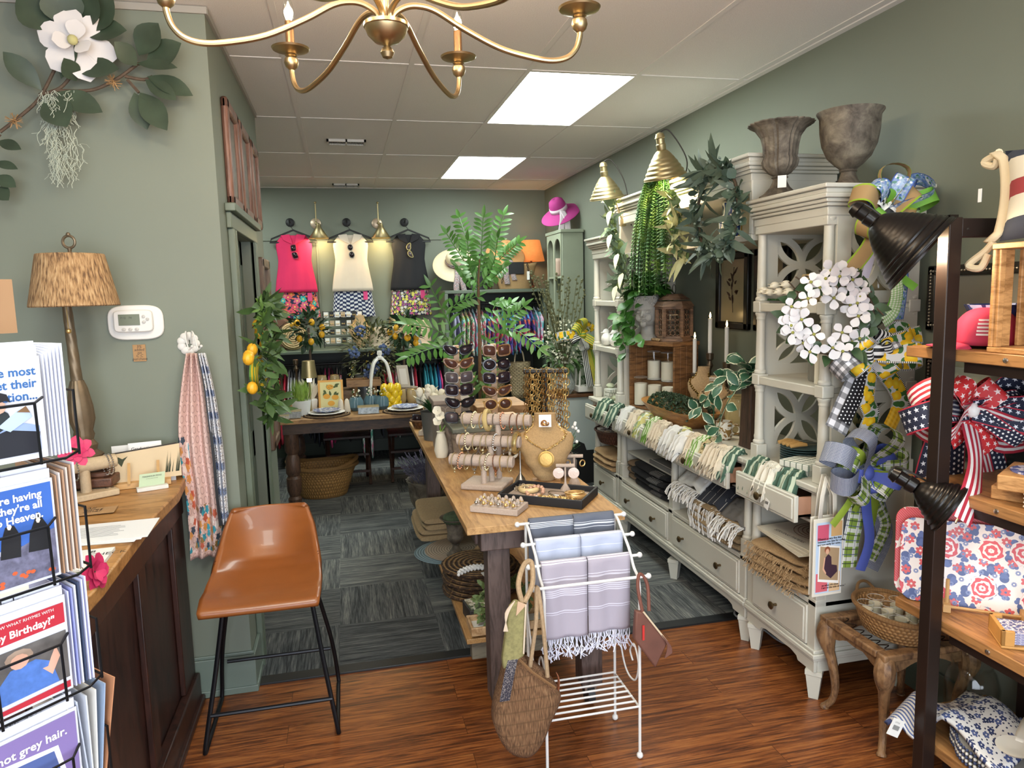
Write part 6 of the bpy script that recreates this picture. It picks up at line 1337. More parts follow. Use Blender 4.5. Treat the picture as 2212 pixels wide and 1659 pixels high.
b=B();b.x=MB;b.grid(bf,32,30,cu=True);b.f.append([i*31+30 for i in range(32)]);b.u.append([(0,0)]*32);b.build('form',BL2,t,smooth=70)
b=B();pts=[]
for i in range(33):
 a=i/32;u=.75+(a-.5)*.42;q=bf(u,.48+.36*abs(2*a-1)**1.25);pts.append(MB @ V((q.x,q.y-.006,q.z)))
for i,p in enumerate(pts): b.torus(p,.005,.0017,rdir(),8,4)
b.tube(pts,.0022,5);n1=b.build('necklace',GOLD,t);b=B();c=pts[16]-Z*.038+V((-.002,-.014,0));b.lathe([(.001,-.002),(.03,-.002),(.036,0),(.036,.004),(.03,.006),(.028,.004),(.001,.007)],c,36,axis=(-.28,-.95,.15));b.build('medallion',mat('b9975a',.5,.9,bump=.5,bs=120),n1)
t=T('earring_card','white earring card propped on the neck of the large linen bust','earring card',P+Z*.3);b=B();q=MB @ V((0,-.05,.272));b.box(q,(.055,.002,.055),m=Matrix.Rotation(-.28,3,'Z'));b.build('card',WHITE,t);b=B();b.torus(q+V((.0,-.006,-.008)),.014,.004,(.2,-.6,.8),16,6);b.torus(q+V((-.008,-.006,-.008)),.012,.003,(-.5,-.6,.5),16,6);b.build('earrings',mat('b98a5a',.3,1),t)
# earring stands
for k,(p,h,l) in enumerate((((.76,3.16,.851),.17,'linen T earring stand with cream hoops, left of the large bust'),((.905,2.93,.851),.12,'linen T earring stand with round disc earrings, front right of the bust'),((.985,3.05,.851),.13,'linen T earring stand with gold rings, behind the disc earring one'))):
 p=V(p);t=T('earring_stand',l,'jewelry stand',p,0,'linen earring stands');b=B();b.lathe([(.028,0),(.02,.02),(.006,.04),(.004,.05),(.004,h)],p,16);b.build('stem',LIN if k else SILVER,t);a=V((.95,-.3,0));b=B();b.tube([p+Z*h-a*.04,p+Z*h+a*.04],.008,8);b.build('crossbar',LIN,t)
 for s in (-1,1):
  c=p+Z*(h-.03)+a*.033*s-V((0,.012,0));b=B()
  if k == 0: b.torus(c,.02,.006,(.3,-1,0),22,8)
  elif k == 1: b.lathe([(.001,0),(.024,0),(.024,.003),(.001,.004)],c,22,axis=(-.3,-1,0))
  else: b.torus(c,.014,.003,(.3,-1,0),20,6)
  b.build('earring',[mat('ddd5c2',.4),mat('d3bfb4',.4,.3,bump=.5,bs=150),GOLD][k],t)
t=T('bead_vase','small pebbled grey vase behind the earring stands','vase',(1.0,3.22,.851));b=B();b.lathe([(.03,0),(.05,.03),(.052,.07),(.035,.1),(.03,.11),(.027,.11),(.045,.06),(.001,.01)],(1.0,3.22,.851),22);b.build('body',mat('6f6660',.4,var=.4,vs=120,bump=.8,bs=150),t)
b=B()
for k in range(26):
 q=V((1.0,3.22,.95));e=q+V((rnd(-.07,.07),rnd(-.07,.07),rnd(.05,.13)));b.tube([q,e],.0012,3);b.leaf(q.lerp(e,.6),rdir()+Z*.4,Z,.03,.012)
b.build('stems',LEAFG,t);b=B()
for k in range(14): b.ball(V((1.0,3.22,1.04))+V((rnd(-.07,.07),rnd(-.07,.07),rnd(-.03,.05))),.008,6)
b.build('blossoms',WHITE,t)
# gold chains on a black T stand
P=V((.985,3.5,.851));t=T('necklace_stand','black T-bar necklace stand behind the large bust','jewelry stand',P);b=B();b.lathe([(.07,0),(.07,.012),(.01,.02),(.008,.05),(.008,.47)],P,20);b.build('stem',BLACK,t);b=B();a=V((.94,-.35,0)).normalized();b.cyl(P+Z*.47-a*.11,P+Z*.47+a*.11,.013);b.build('crossbar',BLACK,t)
for k in range(8):
 f=-.098+.028*k;s0=P+Z*.478+a*f;L=.33+.06*sin(k*2.1);rl=[.013,.017,.011][k % 3];b=B()
 for sd in (-1,1):
  n=int(L/(rl*1.62))
  for i in range(n): b.torus(s0+V((0,-.02*sd,0))-Z*(.006+rl*1.62*i)+a*.003*sin(i),rl,rl*.17,(a if i % 2 else V((.3,-1,.1))),10,4)
 tag(b.build('chain_necklace',GOLD if k % 3 else mat('b8935c',.3,1)),'%s link gold chain hanging on the black necklace stand' % ['medium','large round','fine'][k % 3],'necklace','%s link gold chains' % ['medium','large','fine'][k % 3])
# carved risers
GREYW=wood('8a7a6a','5c4e42',(6,6,6),.6,3,'greywash');t=T('carved_riser','grey washed carved wooden riser stool under the sunglasses stand','riser',(.72,3.66,.851));b=B();b.b2((.5,3.5,1.03),(.98,3.86,1.055));b.build('top',wood('6f7163','4d5048',(2,8,8),.55,3),t,bevel=.004)
for x in (.53,.95):
 for y in (3.53,3.83): b=B();b.lathe([(.022,0),(.03,.03),(.02,.06),(.028,.1),(.034,.15),(.03,.178)],(x,y,.851),12);b.build('leg',GREYW,t)
b=B()
for i in range(6): 
 for j in range(2): b.torus((.6+.055*i,3.505,.94+.05*j),.026,.005,(0,1,0),14,5)
b.b2((.55,3.5,.985),(.93,3.51,1.03));b.build('fret_front',GREYW,t)
t=T('carved_box','tall pale carved wooden box at the aisle side behind the riser','box',(.55,3.98,.851));b=B();b.b2((.47,3.9,.851),(.66,4.1,1.12));b.b2((.455,3.885,1.12),(.675,4.115,1.145));b.build('box',mat('94857a',.6,var=.12,vs=30),t,bevel=.004);b=B()
for i in range(4):
 for j in range(5): b.torus((.5+.043*i,3.898,.9+.046*j),.022,.004,(0,1,0),14,5)
b.build('carving',mat('a5988c',.6),t)
t=T('wooden_riser','pale plank riser behind the sunglasses stand','riser',(.84,4.08,.851));b=B();b.b2((.7,3.92,.851),(1.0,4.25,1.09));b.build('box',wood('b08a60','85603c',(2,9,9),.55,3),t,bevel=.004)
# sunglasses tower
P=V((.73,3.72,1.056));PALE=mat('cfae8c',.55,var=.08,vs=20);t=T('sunglasses_stand','pale wooden peg stand full of sunglasses in the middle of the table','display stand',P);b=B();b.box(P+Z*.01,(.3,.14,.02));b.build('base',PALE,t,bevel=.003)
SG=[[(989,757),(990,786),(991,815),(991,842),(994,871),(991,901)],[(1072,757),(1072,787),(1072,816),(1073,845),(1075,873)]]
for c in (0,1):
 x=at(*SG[c][2],y=3.66).x;b=B();b.b2((x-.014,3.71,P.z+.02),(x+.014,3.738,P.z+.4));b.build('upright',PALE,t)
 for q in SG[c]: z=at(*q,y=3.66).z;b=B();b.cyl((x,3.71,z),(x,3.635,z),.006);b.cyl((x-.03,3.705,z-.006),(x+.09,3.705,z-.006),.006);b.build('peg',PALE,t)
def glasses(label,c,shape,w,fm,lm,thick,up=0,group=None,par=None,rot=None):
 t=T('sunglasses',label,'sunglasses',c,0,group);b=B();hs=[]
 for s in (-1,1):
  pts=[]
  for i in range(26):
   a=2*pi*i/26;ca,sa=cos(a),sin(a);e={'sq': .5,'rd': 1,'cat': .75}[shape];x=abs(ca)**e*(1 if ca > 0 else -1)*w*.22;z=abs(sa)**e*(1 if sa > 0 else -1)*w*(.185 if shape != 'cat' else .15)
   if shape == 'cat': z += max(0,x*1)*.45+(.0 if z < 0 else 0);x += max(0,z)*.25
   if shape == 'sq': z += x*.1
   pts.append(V(c)+V((s*(x+w*.26),-.002+.12*abs(x+w*.26)**2/w,z)))
  b.tube(pts,thick,6,closed=True,flat=1);hs.append(pts)
 b.tube([V(c)+V((-w*.055,0,w*.04)),V(c)+V((0,-.002,w*.055)),V(c)+V((w*.055,0,w*.04))],thick,6);b.build('frame',fm,t)
 for s,pts in zip((-1,1),hs): b=B();b.add(pts,[tuple(range(26))]);b.build('lens',lm,t,solid=.002)
 for s in (-1,1): b=B();q=V(c)+V((s*w*.5,.012,w*.06));b.tube([q,q+V((-s*.01,.06,0)),q+V((-s*.035,.1,-.012))],thick*.8,6);b.build('temple',fm,t)
 return t
LD=mat('221a20',.06,coat=0) if 0 else mat('251c22',.06);LB=mat('4a2f28',.06);LG=mat('4d4448',.06);F0=mat('141214',.2);F1=mat('7a5530',.25,var=.3,vs=90);F2=mat('2d1f24',.25);F3=mat('b0894e',.25)
spec=[('cat',F0,LD,.0045,'black cat-eye sunglasses at the top of the aisle-side column'),('cat',F1,LB,.005,'caramel cat-eye sunglasses second down in the aisle-side column'),('sq',mat('6d665c',.3),LG,.003,'square grey gradient sunglasses third down in the aisle-side column'),('sq',F2,LD,.004,'square plum sunglasses fourth down in the aisle-side column'),('cat',F0,LD,.005,'black winged sunglasses fifth down in the aisle-side column'),('sq',F0,LG,.003,'black rimless look sunglasses lowest in the aisle-side column'),
  ('sq',F1,LB,.0045,'tortoiseshell sunglasses at the top of the wall-side column'),('rd',F0,LD,.005,'round black sunglasses second down in the wall-side column'),('sq',F2,LD,.003,'thin square plum sunglasses third down in the wall-side column'),('cat',F1,LB,.005,'amber cat-eye sunglasses fourth down in the wall-side column'),('rd',F3,LB,.0045,'clear honey round sunglasses lowest in the wall-side column')]
for k,q in enumerate(SG[0]+SG[1]): s=spec[k];glasses(s[4],at(q[0]+1,q[1],y=3.64),s[0],.148,s[1],s[2],s[3],0,'sunglasses on the peg stand')
# white tulips in a bucket, board, basket, rose
P=V((.5,4.3,.851));t=T('tulip_bucket','white tulips in a grey metal bucket near the back of the table','flowers',P);b=B();b.lathe([(.06,0),(.075,.17),(.078,.175),(.073,.17),(.058,.01),(.001,.008)],P,24);b.build('bucket',mat('7d7c78',.45,.5,var=.1),t)
for k in range(13): a=2.4*k;c=P+V((.065*sqrt(k/13)*cos(a)*1.5,.065*sqrt(k/13)*sin(a)*1.5,.27+.03*cos(k)));b=B();b.ball(c,.022,10,sz=1.5);b.leaf(c-Z*.03,(cos(a),sin(a),1.6),Z,.07,.035,.2,.5);b.build('bloom',CREAMF,t)
b=B()
for k in range(40): b.leaf(P+Z*.15,(rnd(-1,1),rnd(-1,1),1.4),Z,rnd(.1,.18),.025,.6)
b.build('leaves',LEAFG,t)
t=T('necklace_board','slanted cream necklace board with a gold chain near the table back','jewelry stand',(.49,4.5,.851));b=B();b.prism([(0,0),(.2,0),(.17,.2),(.1,.24),(.03,.2)],(.44,4.42,.88),V((.9,-.4,0)),V((.1,.3,.95)),.012);b.build('board',mat('c0b19c',.8,var=.05),t,bevel=.003);b=B();b.box((.53,4.44,.866),(.2,.09,.03),-.4);b.build('base',mat('c0b19c',.8,var=.05),t,bevel=.003);b=B()
pts=spl([(.48,4.43,1.1),(.5,4.39,.99),(.545,4.36,.92),(.58,4.36,.98),(.6,4.38,1.08)],8)
for i,p in enumerate(pts): b.torus(p,.006,.0015,rdir(),8,4)
b.build('chain',GOLD,t)
basket('small brown basket of sunglasses at the aisle edge of the table back',(.475,4.72,.851),.075,.05,wicker('6a4526','2f1c10',30,6));glasses('black sunglasses lying in the small brown basket',(.475,4.71,.915),'sq',.13,F0,LD,.004)
t=T('white_gladiolus','white gladiolus stem leaning by the carved box','flowers',(.48,3.8,.851));b=B();b.lathe([(.03,0),(.04,.04),(.03,.1),(.02,.13),(.024,.14)],(.48,3.8,.851),18);b.build('vase',CREAMF,t);b=B();b.tube([(.48,3.8,.98),(.47,3.8,1.1)],.003,5);b.leaf((.48,3.8,.98),(.6,0,1),Z,.12,.03);b.build('stem',LIME,t)
for k in range(3): b=B();flower(b,(.465+.012*(k % 2),3.79,1.05+.028*k),(-.5+.4*(k % 2),-1,.4),.027,5,.6);b.build('blossom',CREAMF,t)
# tall fern leaved plant
P=V((.8,4.42,.851));t=T('potted_tree','tall slim potted tree with arching fern-like leaves behind the sunglasses','plant',P);b=B();b.lathe([(.07,0),(.09,.14),(.1,.16),(.09,.16),(.075,.02),(.001,.015)],P,24);b.build('pot',mat('8a8378',.7),t);YP=4.35
b=B();b.tube([P+Z*.1,at(1038,900,y=4.4),at(1036,740,y=4.35),at(1033,610,y=4.35),at(1036,560,y=4.35)],[.013,.012,.011,.008,.004],8);b.build('trunk',mat('6b5136',.8,var=.3,vs=60),t)
b=B()
def frond(px,n,L,dy=0,W=.025):
 n=int(n*1.4);L *= .84
 pts=spl([at(q[0],q[1],y=YP+dy*i/(len(px)-1)) for i,q in enumerate(px)],8);b.tube(pts,.0028,5);N=len(pts)
 for i in range(n):
  f=.22+.78*i/(n-1);j=min(N-1,int(f*(N-1)));p=pts[j];tg=(pts[min(N-1,j+1)]-pts[max(0,j-1)]).normalized();up=V((-.3,-.8,.6));sd=tg.cross(up).normalized();l=L*(1-.35*abs(f-.5))
  for s in (-1,1): b.leaf(p,sd*s+tg*.75-Z*.12,up+rdir()*.3,l,W,.3,.15,4,wide=.55)
 b.leaf(pts[-1],tg,up,L,W,.3)
for px,n,L,dy in (([(1035,605),(1040,540),(1044,470)],9,.1,0),([(1035,605),(1015,540),(992,470)],9,.09,.2),([(1035,600),(1062,540),(1088,465)],9,.1,.1),([(1034,610),(1000,560),(965,505)],9,.08,-.1),([(1036,615),(1080,560),(1118,525)],9,.09,-.1),([(1036,620),(1065,570),(1075,515)],8,.09,-.25),([(1034,620),(1015,580),(1010,520)],8,.09,-.25),([(1034,625),(1005,600),(985,575)],7,.08,-.2),
 ([(1036,620),(1065,600),(1090,578)],7,.08,-.2),([(1034,905),(985,735),(930,620)],9,.1,-.15),([(1034,905),(970,735),(880,700)],10,.115,-.3),([(1034,905),(975,760),(882,770)],10,.115,-.4),([(1034,905),(970,690),(1028,640)],9,.1,0),([(1036,905),(1080,720),(1130,662)],9,.1,-.1),([(1036,905),(1075,700),(1105,655)],8,.1,.1),([(1036,905),(1090,720),(1165,752)],9,.1,-.3),([(1036,905),(1060,690),(1080,650)],7,.09,.2)): frond(px,n,L,dy)
b.build('leaves',mat('4d7a36',.4,var=.35,vs=5),t)
# ================================================================ white wire towel rack
WIRE=mat('dfdcd8',.35);RX0,RX1=.63,.985;t=T('towel_rack','white wire towel rack with stepped rails in front of the table','towel rack',(.81,2.43,0));rails=[(2.545,.858),(2.46,.807),(2.39,.75),(2.31,.70)]
for x in (RX0,RX1):
 b=B();b.tube(spl([(x,2.31,.012),(x,2.31,.3),(x,2.31,.66)],4)+spl([(x,2.31,.66),(x,2.325,.695),(x,2.365,.72),(x,2.41,.775),(x,2.47,.815),(x,2.51,.845),(x,2.545,.858)],6),.0055,8);b.build('side_curve',WIRE,t)
 b=B();b.tube([(x,2.56,.012),(x,2.56,.5),(x,2.555,.85)],.0055,8);b.build('back_upright',WIRE,t)
 for y in (2.31,2.56): b=B();b.ball((x,y,.0125),.0125,10);b.build('foot',WIRE,t)
 b=B();b.tube(spl([(x,2.555,.5),(x,2.46,.3),(x,2.36,.28),(x,2.32,.36),(x,2.36,.42),(x,2.4,.38),(x,2.375,.35)],8),.0035,6);b.build('scroll',WIRE,t)
for y,z in rails: b=B();b.tube([(RX0-.03,y,z),(RX1+.03,y,z)],.0055,8);b.ball((RX0-.035,y,z),.0105,10);b.ball((RX1+.035,y,z),.0105,10);b.build('rail',WIRE,t)
for k in range(8): y=2.31+.25*k/7;b=B();b.tube([(RX0,y,.205),(RX1,y,.205)],.004,6);b.build('shelf_wire',WIRE,t)
for x in (RX0+.0,RX1): b=B();b.tube([(x,2.31,.2),(x,2.56,.2)],.004,6);b.build('shelf_edge',WIRE,t)
def stripes(name,base,lines,c='e4e3e6',fuzz=None):
 def fn(g,u,v):
  col=base
  if fuzz: col=g.mix(g.noise(g.vec(g.ma('MULTIPLY',u,160),g.ma('MULTIPLY',v,400)),1,2),base,fuzz)
  for p,w in lines: col=g.mix(band(g,v,p-w/2,p+w/2),col,c)
  return col
 return uvp(name,fn,.95)
four=lambda p,d=.014,w=.007: [(p+d*i,w) for i in range(4)]
TW1=stripes('charcoal_towel','454a58',four(.47),'d5d6da','767a86');TW1b=stripes('charcoal_towel_b','454a58',[(.43,.006),(.46,.014),(.48,.005)],'d5d6da','767a86');TW2=stripes('pale_blue_towel','a9b0c6',four(.52)+[(.42,.006)],'d9dae4','c0c5d6');TW3=stripes('lavender_towel','9c93a0',four(.53)+four(.3)+[(.41,.012),(.43,.005),(.19,.006),(.175,.004)],'d5d2de','b5adb8')
def towel(label,x0,x1,y,z,front,back,m,group,fr=0,w=.012):
 t=T('hanging_towel',label,'towel',((x0+x1)/2,y,z-front),0,group);b=B();L=front+back
 def f(u,v):
  s=v*L
  if s < front: q=V((0,-w-.004*sin(u*9),z-front+s))
  elif s < front+.03: a=(s-front)/.03*pi;q=V((0,-w*cos(a),z+.009*sin(a)+.0))
  else: q=V((0,w+.004*sin(u*7),z-(s-front-.03)))
  return V((x0+(x1-x0)*u,y,0))+q+V((0,.003*sin(u*14+v*5)*(1 if v < .8*front/L else 0),0))
 b.grid(f,10,40);b.build('cloth',m,t,solid=.006,smooth=180)
 if fr:
  b=B();n=int((x1-x0)*230)
  for i in range(n):
   p=V((x0+(x1-x0)*(i+.5)/n,y-w,z-front));pts=[p+V((rnd(-.006,.006)*s,rnd(-.006,.006)*s,-fr*s/4*rnd(.85,1.1))) for s in range(5)];b.tube(pts,[.0016,.0018,.0018,.0026,.002],5)
  b.build('fringe',mat('d8d8e6',.9),t)
XM=.81
towel('charcoal white striped towel at the back of the rack, aisle side',RX0+.01,XM,2.545,.866,.22,.2,TW1,'charcoal towels');towel('charcoal white striped towel at the back of the rack, cabinet side',XM+.003,RX1-.01,2.545,.866,.22,.2,TW1b,'charcoal towels');towel('pale blue striped towel on the second rail, aisle side',RX0+.01,XM,2.46,.815,.2,.2,TW2,'pale blue towels');towel('pale blue striped towel on the second rail, cabinet side',XM+.003,RX1-.01,2.46,.815,.2,.2,TW2,'pale blue towels');towel('lavender fringed towel on the third rail, aisle side',RX0+.01,XM-.002,2.385,.758,.28,.25,TW3,'lavender towels',.075);towel('lavender fringed towel on the third rail, cabinet side',XM+.003,RX1-.012,2.385,.758,.275,.25,TW3,'lavender towels',.07)
# bags hung on the rack ends
ROP=mat('a98d6c',.85,var=.2,vs=120,bump=.6,bs=140);STRAWM=wicker('a5804f','6f5030',30,26,.8)
g=G('straw_fringe',.9);v=g.map(g.co(),(420,420,30));n=g.noise(v,1,2,0,.4);z=g.xyz(g.co())[2];tr_=g.ma('FRACT',g.ma('MULTIPLY',z,24));g.col(g.mix(g.ma('MULTIPLY',g.ma('GREATER_THAN',tr_,.86),.45),g.ramp(n,[(.3,'4e351f'),(.5,'7a573a'),(.7,'96714f')]),'5c4226'));g.bump(g.ma('ADD',n,tr_),.8,.006);STRAWM=g.m
t=T('straw_tote','big tan fringed straw tote hanging from the towel rack to near the floor','tote bag',(.55,2.27,.1));b=B();q=[at(x,y,y=2.27) for x,y in ((1110,1412),(1206,1485),(1187,1560),(1165,1610),(1138,1632),(1100,1622),(1072,1580),(1066,1540),(1080,1480))];mid=sum(q,V())/len(q);ring=spl(q,6,True);n=len(ring)
rows=[(.0,-.05),(.55,-.05),(.85,-.045),(1,-.025),(1.0,.025),(.85,.045),(.55,.05),(.0,.05)]
b.grid(lambda u,v: (lambda rr,i: mid+(ring[i % n]-mid)*rr[0]+Y*(rr[1]+.012))(rows[int(round(v*7))],int(round(u*n))),n,7,cu=True);b.build('bag',STRAWM,t,smooth=70)
for dy in (-.03,.05): b=B();b.tube(spl([at(1145,1440,y=2.27+dy),at(1158,1340,y=2.28+dy),at(1160,1268,y=2.295+dy*.3),at(1172,1340,y=2.28+dy),at(1183,1462,y=2.27+dy)],8),.0075,8);b.build('handle',ROP,t)
b=B();b.tube([at(1113,1416,y=2.22),at(1150,1452,y=2.215),at(1200,1486,y=2.22)],.005,6);b.build('top_edge',mat('7d5a38',.8),t);b=B();b.ribbon(spl([at(1205,1490,y=2.24),at(1207,1470,y=2.23),at(1203,1455,y=2.23)],5),.02,Y);b.build('leather_tab',mat('8a5236',.6),t,solid=.003)
b=B();b.ribbon(spl([at(1108,1425,y=2.2),at(1100,1460,y=2.19),at(1090,1515,y=2.19)],5),.035,X);b.build('scarf',floral('leopard_scarf','4a4450',['17161c','8a8078','1c1a22'],12,3,.5,None),t)
t=T('wristlet_bag','gold green canvas wristlet with thick rope handle at the rack\'s aisle side','bag',(.5,2.24,.44));b=B();q=[at(x,y,y=2.215) for x,y in ((1113,1296),(1137,1305),(1133,1390),(1131,1413),(1086,1443),(1084,1420),(1092,1360),(1100,1310))];b.prism([(p.x,p.z) for p in q],(0,2.2,0),X,Z,-.03);b.build('body',mat('8c8455',.8,var=.25,vs=90),t,bevel=.006)
b=B();b.prism([(p.x,p.z) for p in [at(x,y,y=2.2) for x,y in ((1118,1298),(1137,1305),(1114,1330))]],(0,2.199,0),X,Z,.003);b.build('leather_corner',mat('c4a283',.6),t);b=B();b.tube(spl([at(1128,1302,y=2.22),at(1120,1262,y=2.24),at(1132,1220,y=2.29),at(1148,1216,y=2.3),at(1150,1262,y=2.25),at(1132,1302,y=2.22)],8),.009,8);b.build('rope_handle',ROP,t)
b=B()
for k in range(12): b.tube(spl([at(1112,1298,y=2.19),at(1098-k*.6,1325,y=2.185),at(1088+k*.8,1364,y=2.18)],4),.0018,4)
b.build('tassel',mat('c9b49c',.8),t);b=B();b.tube([at(1136,1306,y=2.195),at(1131,1412,y=2.195)],.003,6);b.build('zipper',mat('d3c0a8',.6),t)
LEA=mat('6d4538',.65,var=.2,vs=14);t=T('leather_clutch','brown leather clutch with braided strap at the cabinet side of the rack','bag',(1.02,2.27,.37));q=[at(x,y,y=2.26) for x,y in ((1372,1318),(1392,1322),(1441,1385),(1414,1441),(1368,1378))];b=B();b.prism([(p.x,p.z) for p in q],(0,2.25,0),X,Z,-.025);b.build('body',LEA,t,bevel=.006)
b=B();b.tube([at(1390,1322,y=2.245),at(1440,1385,y=2.245)],.0035,6);b.build('zipper',mat('d8c3a4',.5),t);b=B();b.tube(spl([at(1388,1322,y=2.26),at(1378,1270,y=2.29),at(1382,1240,y=2.31),at(1398,1262,y=2.3),at(1402,1320,y=2.26)],8),.0065,8);b.build('strap',mat('6f4032',.7,bump=.6,bs=150),t)
b=B()
for k in range(12): b.tube(spl([at(1430,1372,y=2.24),at(1442+k*.6,1395,y=2.238),at(1436+k*1.4,1422-k,y=2.236)],4),.0016,4)
b.build('tassel',LEA,t);b=B();b.box(at(1390,1367,y=2.245),(.008,.002,.055));b.build('red_tag',mat('c2302c',.5),t)
# ================================================================ counter at the left
OAK=wood('b0814c','7f5628',(3,12,12),.4,2,'oak');DKW=wood('3a2019','1d100d',(8,8,1.5),.4,2,'mahog')
t=T('shop_counter','dark panelled shop counter with live edge oak top by the green wall','counter',(-1.5,2.4,0))
b=B();b.prism([(-2.9,1.6),(-.66,1.6),(-.645,2.0),(-.66,2.5),(-.645,2.9),(-.67,3.18),(-2.9,3.18)],(0,0,.957),X,Y,.043);b.build('countertop',OAK,t,bevel=.006)
b=B();b.b2((-2.9,1.68,0),(-.72,3.17,.956));b.build('body',DKW,t)
for y0,y1 in ((1.68,1.8),(2.08,2.16),(2.5,2.58),(2.98,3.17)): b=B();b.b2((-.72,y0,.13),(-.698,y1,.84));b.build('stile',DKW,t,bevel=.004)
b=B();b.b2((-.72,1.68,.84),(-.692,3.17,.956));b.build('top_rail',DKW,t,bevel=.004);b=B();b.b2((-.72,1.68,0),(-.68,3.17,.13));b.b2((-.72,1.68,.0),(-.665,3.17,.03));b.build('plinth',DKW,t,bevel=.006)
# lamp
LBR=mat('7a6a55',.45,.6,var=.15,vs=30);P=V((-.985,3.03,1.0));t=T('table_lamp','tall antique lamp with wound twine shade on the counter','lamp',P);b=B();b.b2((-1.09,2.93,1.03),(-.88,3.13,1.065));b.b2((-1.075,2.945,1.065),(-.895,3.115,1.085));b.build('plinth',wood('6a4532','3f271c',(9,9,9)),t,bevel=.006)
for sx in (-1.075,-.895):
 for sy in (2.945,3.115): b=B();b.ball((sx,sy,1.017),.019,10,sz=.9);b.build('paw_foot',LBR,t)
AX=V((-.03,0,1)).normalized();b=B();b.lathe([(.07,.085),(.072,.1),(.05,.125),(.055,.14),(.035,.16),(.04,.18),(.028,.2),(.034,.22),(.03,.235),(.042,.28),(.04,.33),(.03,.4),(.021,.43)],P,32,flute=.1,nf=18,axis=AX);b.build('fluted_base',LBR,t)
b=B()
b.grid(lambda u,v: P+AX*(.43+.32*v)+(lambda a,r: V((cos(a)*r,sin(a)*r,0)))(2*pi*u,(.019-.004*v)*(1+.09*abs(sin(4*pi*u+14*v)))),32,60,cu=True);b.build('twisted_stem',LBR,t)
g=G('twine',.95);v=g.map(g.co(),(150,150,4));n=g.noise(v,1,3);g.col(g.ramp(n,[(.32,'5f4630'),(.5,'9c7a54'),(.7,'b99a72')]));g.bump(n,.8,.005);S0=V((-.965,2.99,1.71));b=B();b.lathe([(.146,0),(.148,.004),(.111,.186),(.109,.19)],S0,90,flute=.02,nf=90,caps=False);b.build('shade',g.m,t,solid=.003)
b=B();b.torus(S0+V((.0,0,.235)),.022,.005,(.2,1,0),24,8);b.lathe([(.012,.19),(.006,.2),(.008,.212)],S0,12);b.ball(S0+Z*.262,.008,10);b.build('ring_finial',LBR,t);b=B();q=S0+V((-.02,-.03,0));b.tube([q,q-Z*.08],.0016,5);b.ball(q-Z*.09,.0095,10);b.build('pull_chain',GOLD,t)
# bracelet bar, flower, cards
P=V((-.96,2.9,1.001));a=V((.8,.55,0)).normalized();JUTE=mat('c0ab8c',.9,bump=.5,bs=300,var=.1,vs=90);t=T('bracelet_stand','single bar jute bracelet stand on the counter','jewelry stand',P);b=B();b.box(P+Z*.012,(.2,.09,.024),m=Matrix((a,Z.cross(a),Z)).transposed());b.build('base',JUTE,t,bevel=.005);b=B();b.cyl(P+Z*.024,P+Z*.11,.018);b.build('upright',JUTE,t);b=B();b.cyl(P+Z*.125-a*.11,P+Z*.125+a*.11,.025,n=24);b.build('bar',JUTE,t,bevel=.004)
for f in (-.03,.075,.088):
 b=B();c=P+Z*.113+a*f
 for s in range(26): b.ball(c+(V((0,0,1))*cos(s*.242)+Z.cross(a)*sin(s*.242))*.038,.0035,6)
 tag(b.build('bracelet',SILVER),'silver bead bracelet on the jute bar, %s' % {-.03: 'alone near the middle',.075: 'inner one of the end pair',.088: 'outer one of the end pair'}[f],'bracelet')
PINK=mat('c22a5c',.6,var=.2,vs=30);P=V((-1.02,2.76,1.001));t=T('flower_vase','hot pink silk flower in a small vase on the counter','flowers',P);b=B();b.lathe([(.03,0),(.04,.06),(.03,.11),(.026,.11),(.036,.06),(.001,.01)],P,20);b.build('vase',mat('4a5048',.3),t);b=B();b.tube([P+Z*.1,at(165,975,y=2.74)],.003,5);b.build('stem',LEAFG,t);c=at(165,975,y=2.72);b=B()
for k in range(3): flower(b,c+V((0,.004*k,0)),V((.3,-1,.5)),.055-.012*k,7,.15+.35*k,.6)
b.build('petals',PINK,t);b=B();b.ball(c+V((.003,-.012,.006)),.008,8);b.build('flower_centre',mat('e0b020',.6),t)
t=T('card_rack','pale wooden rack holding postcards and printed boards on the counter','card rack',(-.8,3.06,1.001));b=B();b.box((-.8,3.03,1.012),(.2,.05,.02),.2)
for x in (-.84,-.74): b.tube([(x,3.0+.2*(x+.8),1.02),(x,3.02+.2*(x+.8),1.1)],.006,6)
b.build('stand',EZ,t)
e1=V((.97,.22,0)).normalized();e2=V((-.03,.1,1)).normalized()
for k,l in enumerate(('printed wood postcard with hummingbird, in front in the counter rack','plain printed postcard just behind the hummingbird one','last printed postcard at the back of the counter rack')):
 o=V((-.91-.008*k,3.02+.012*k,1.022));tt=T('postcard',l,'card',o,0,'postcards in the counter rack');b=B();b.prism([(0,0),(.25,0),(.25,.13),(0,.11)],o,e1,e2,-.004);b.build('board',mat('cdb793' if k == 0 else '3a3028',.6,var=.06),tt)
 if k == 0:
  b=B();q=o+Z.cross(e1)*-.001
  b.prism([(.02,.08),(.03,.1),(.045,.09),(.065,.1),(.05,.082),(.04,.06),(.03,.075)],q,e1,e2,0)
  for i in range(14): x=.17+.07*rnd(0,1);b.prism([(x,.02),(x+.012,.06+.05*rnd(0,1)),(x+.004,.02)],q,e1,e2,0)
  b.build('printed_pattern',mat('3c4230',.8),tt)
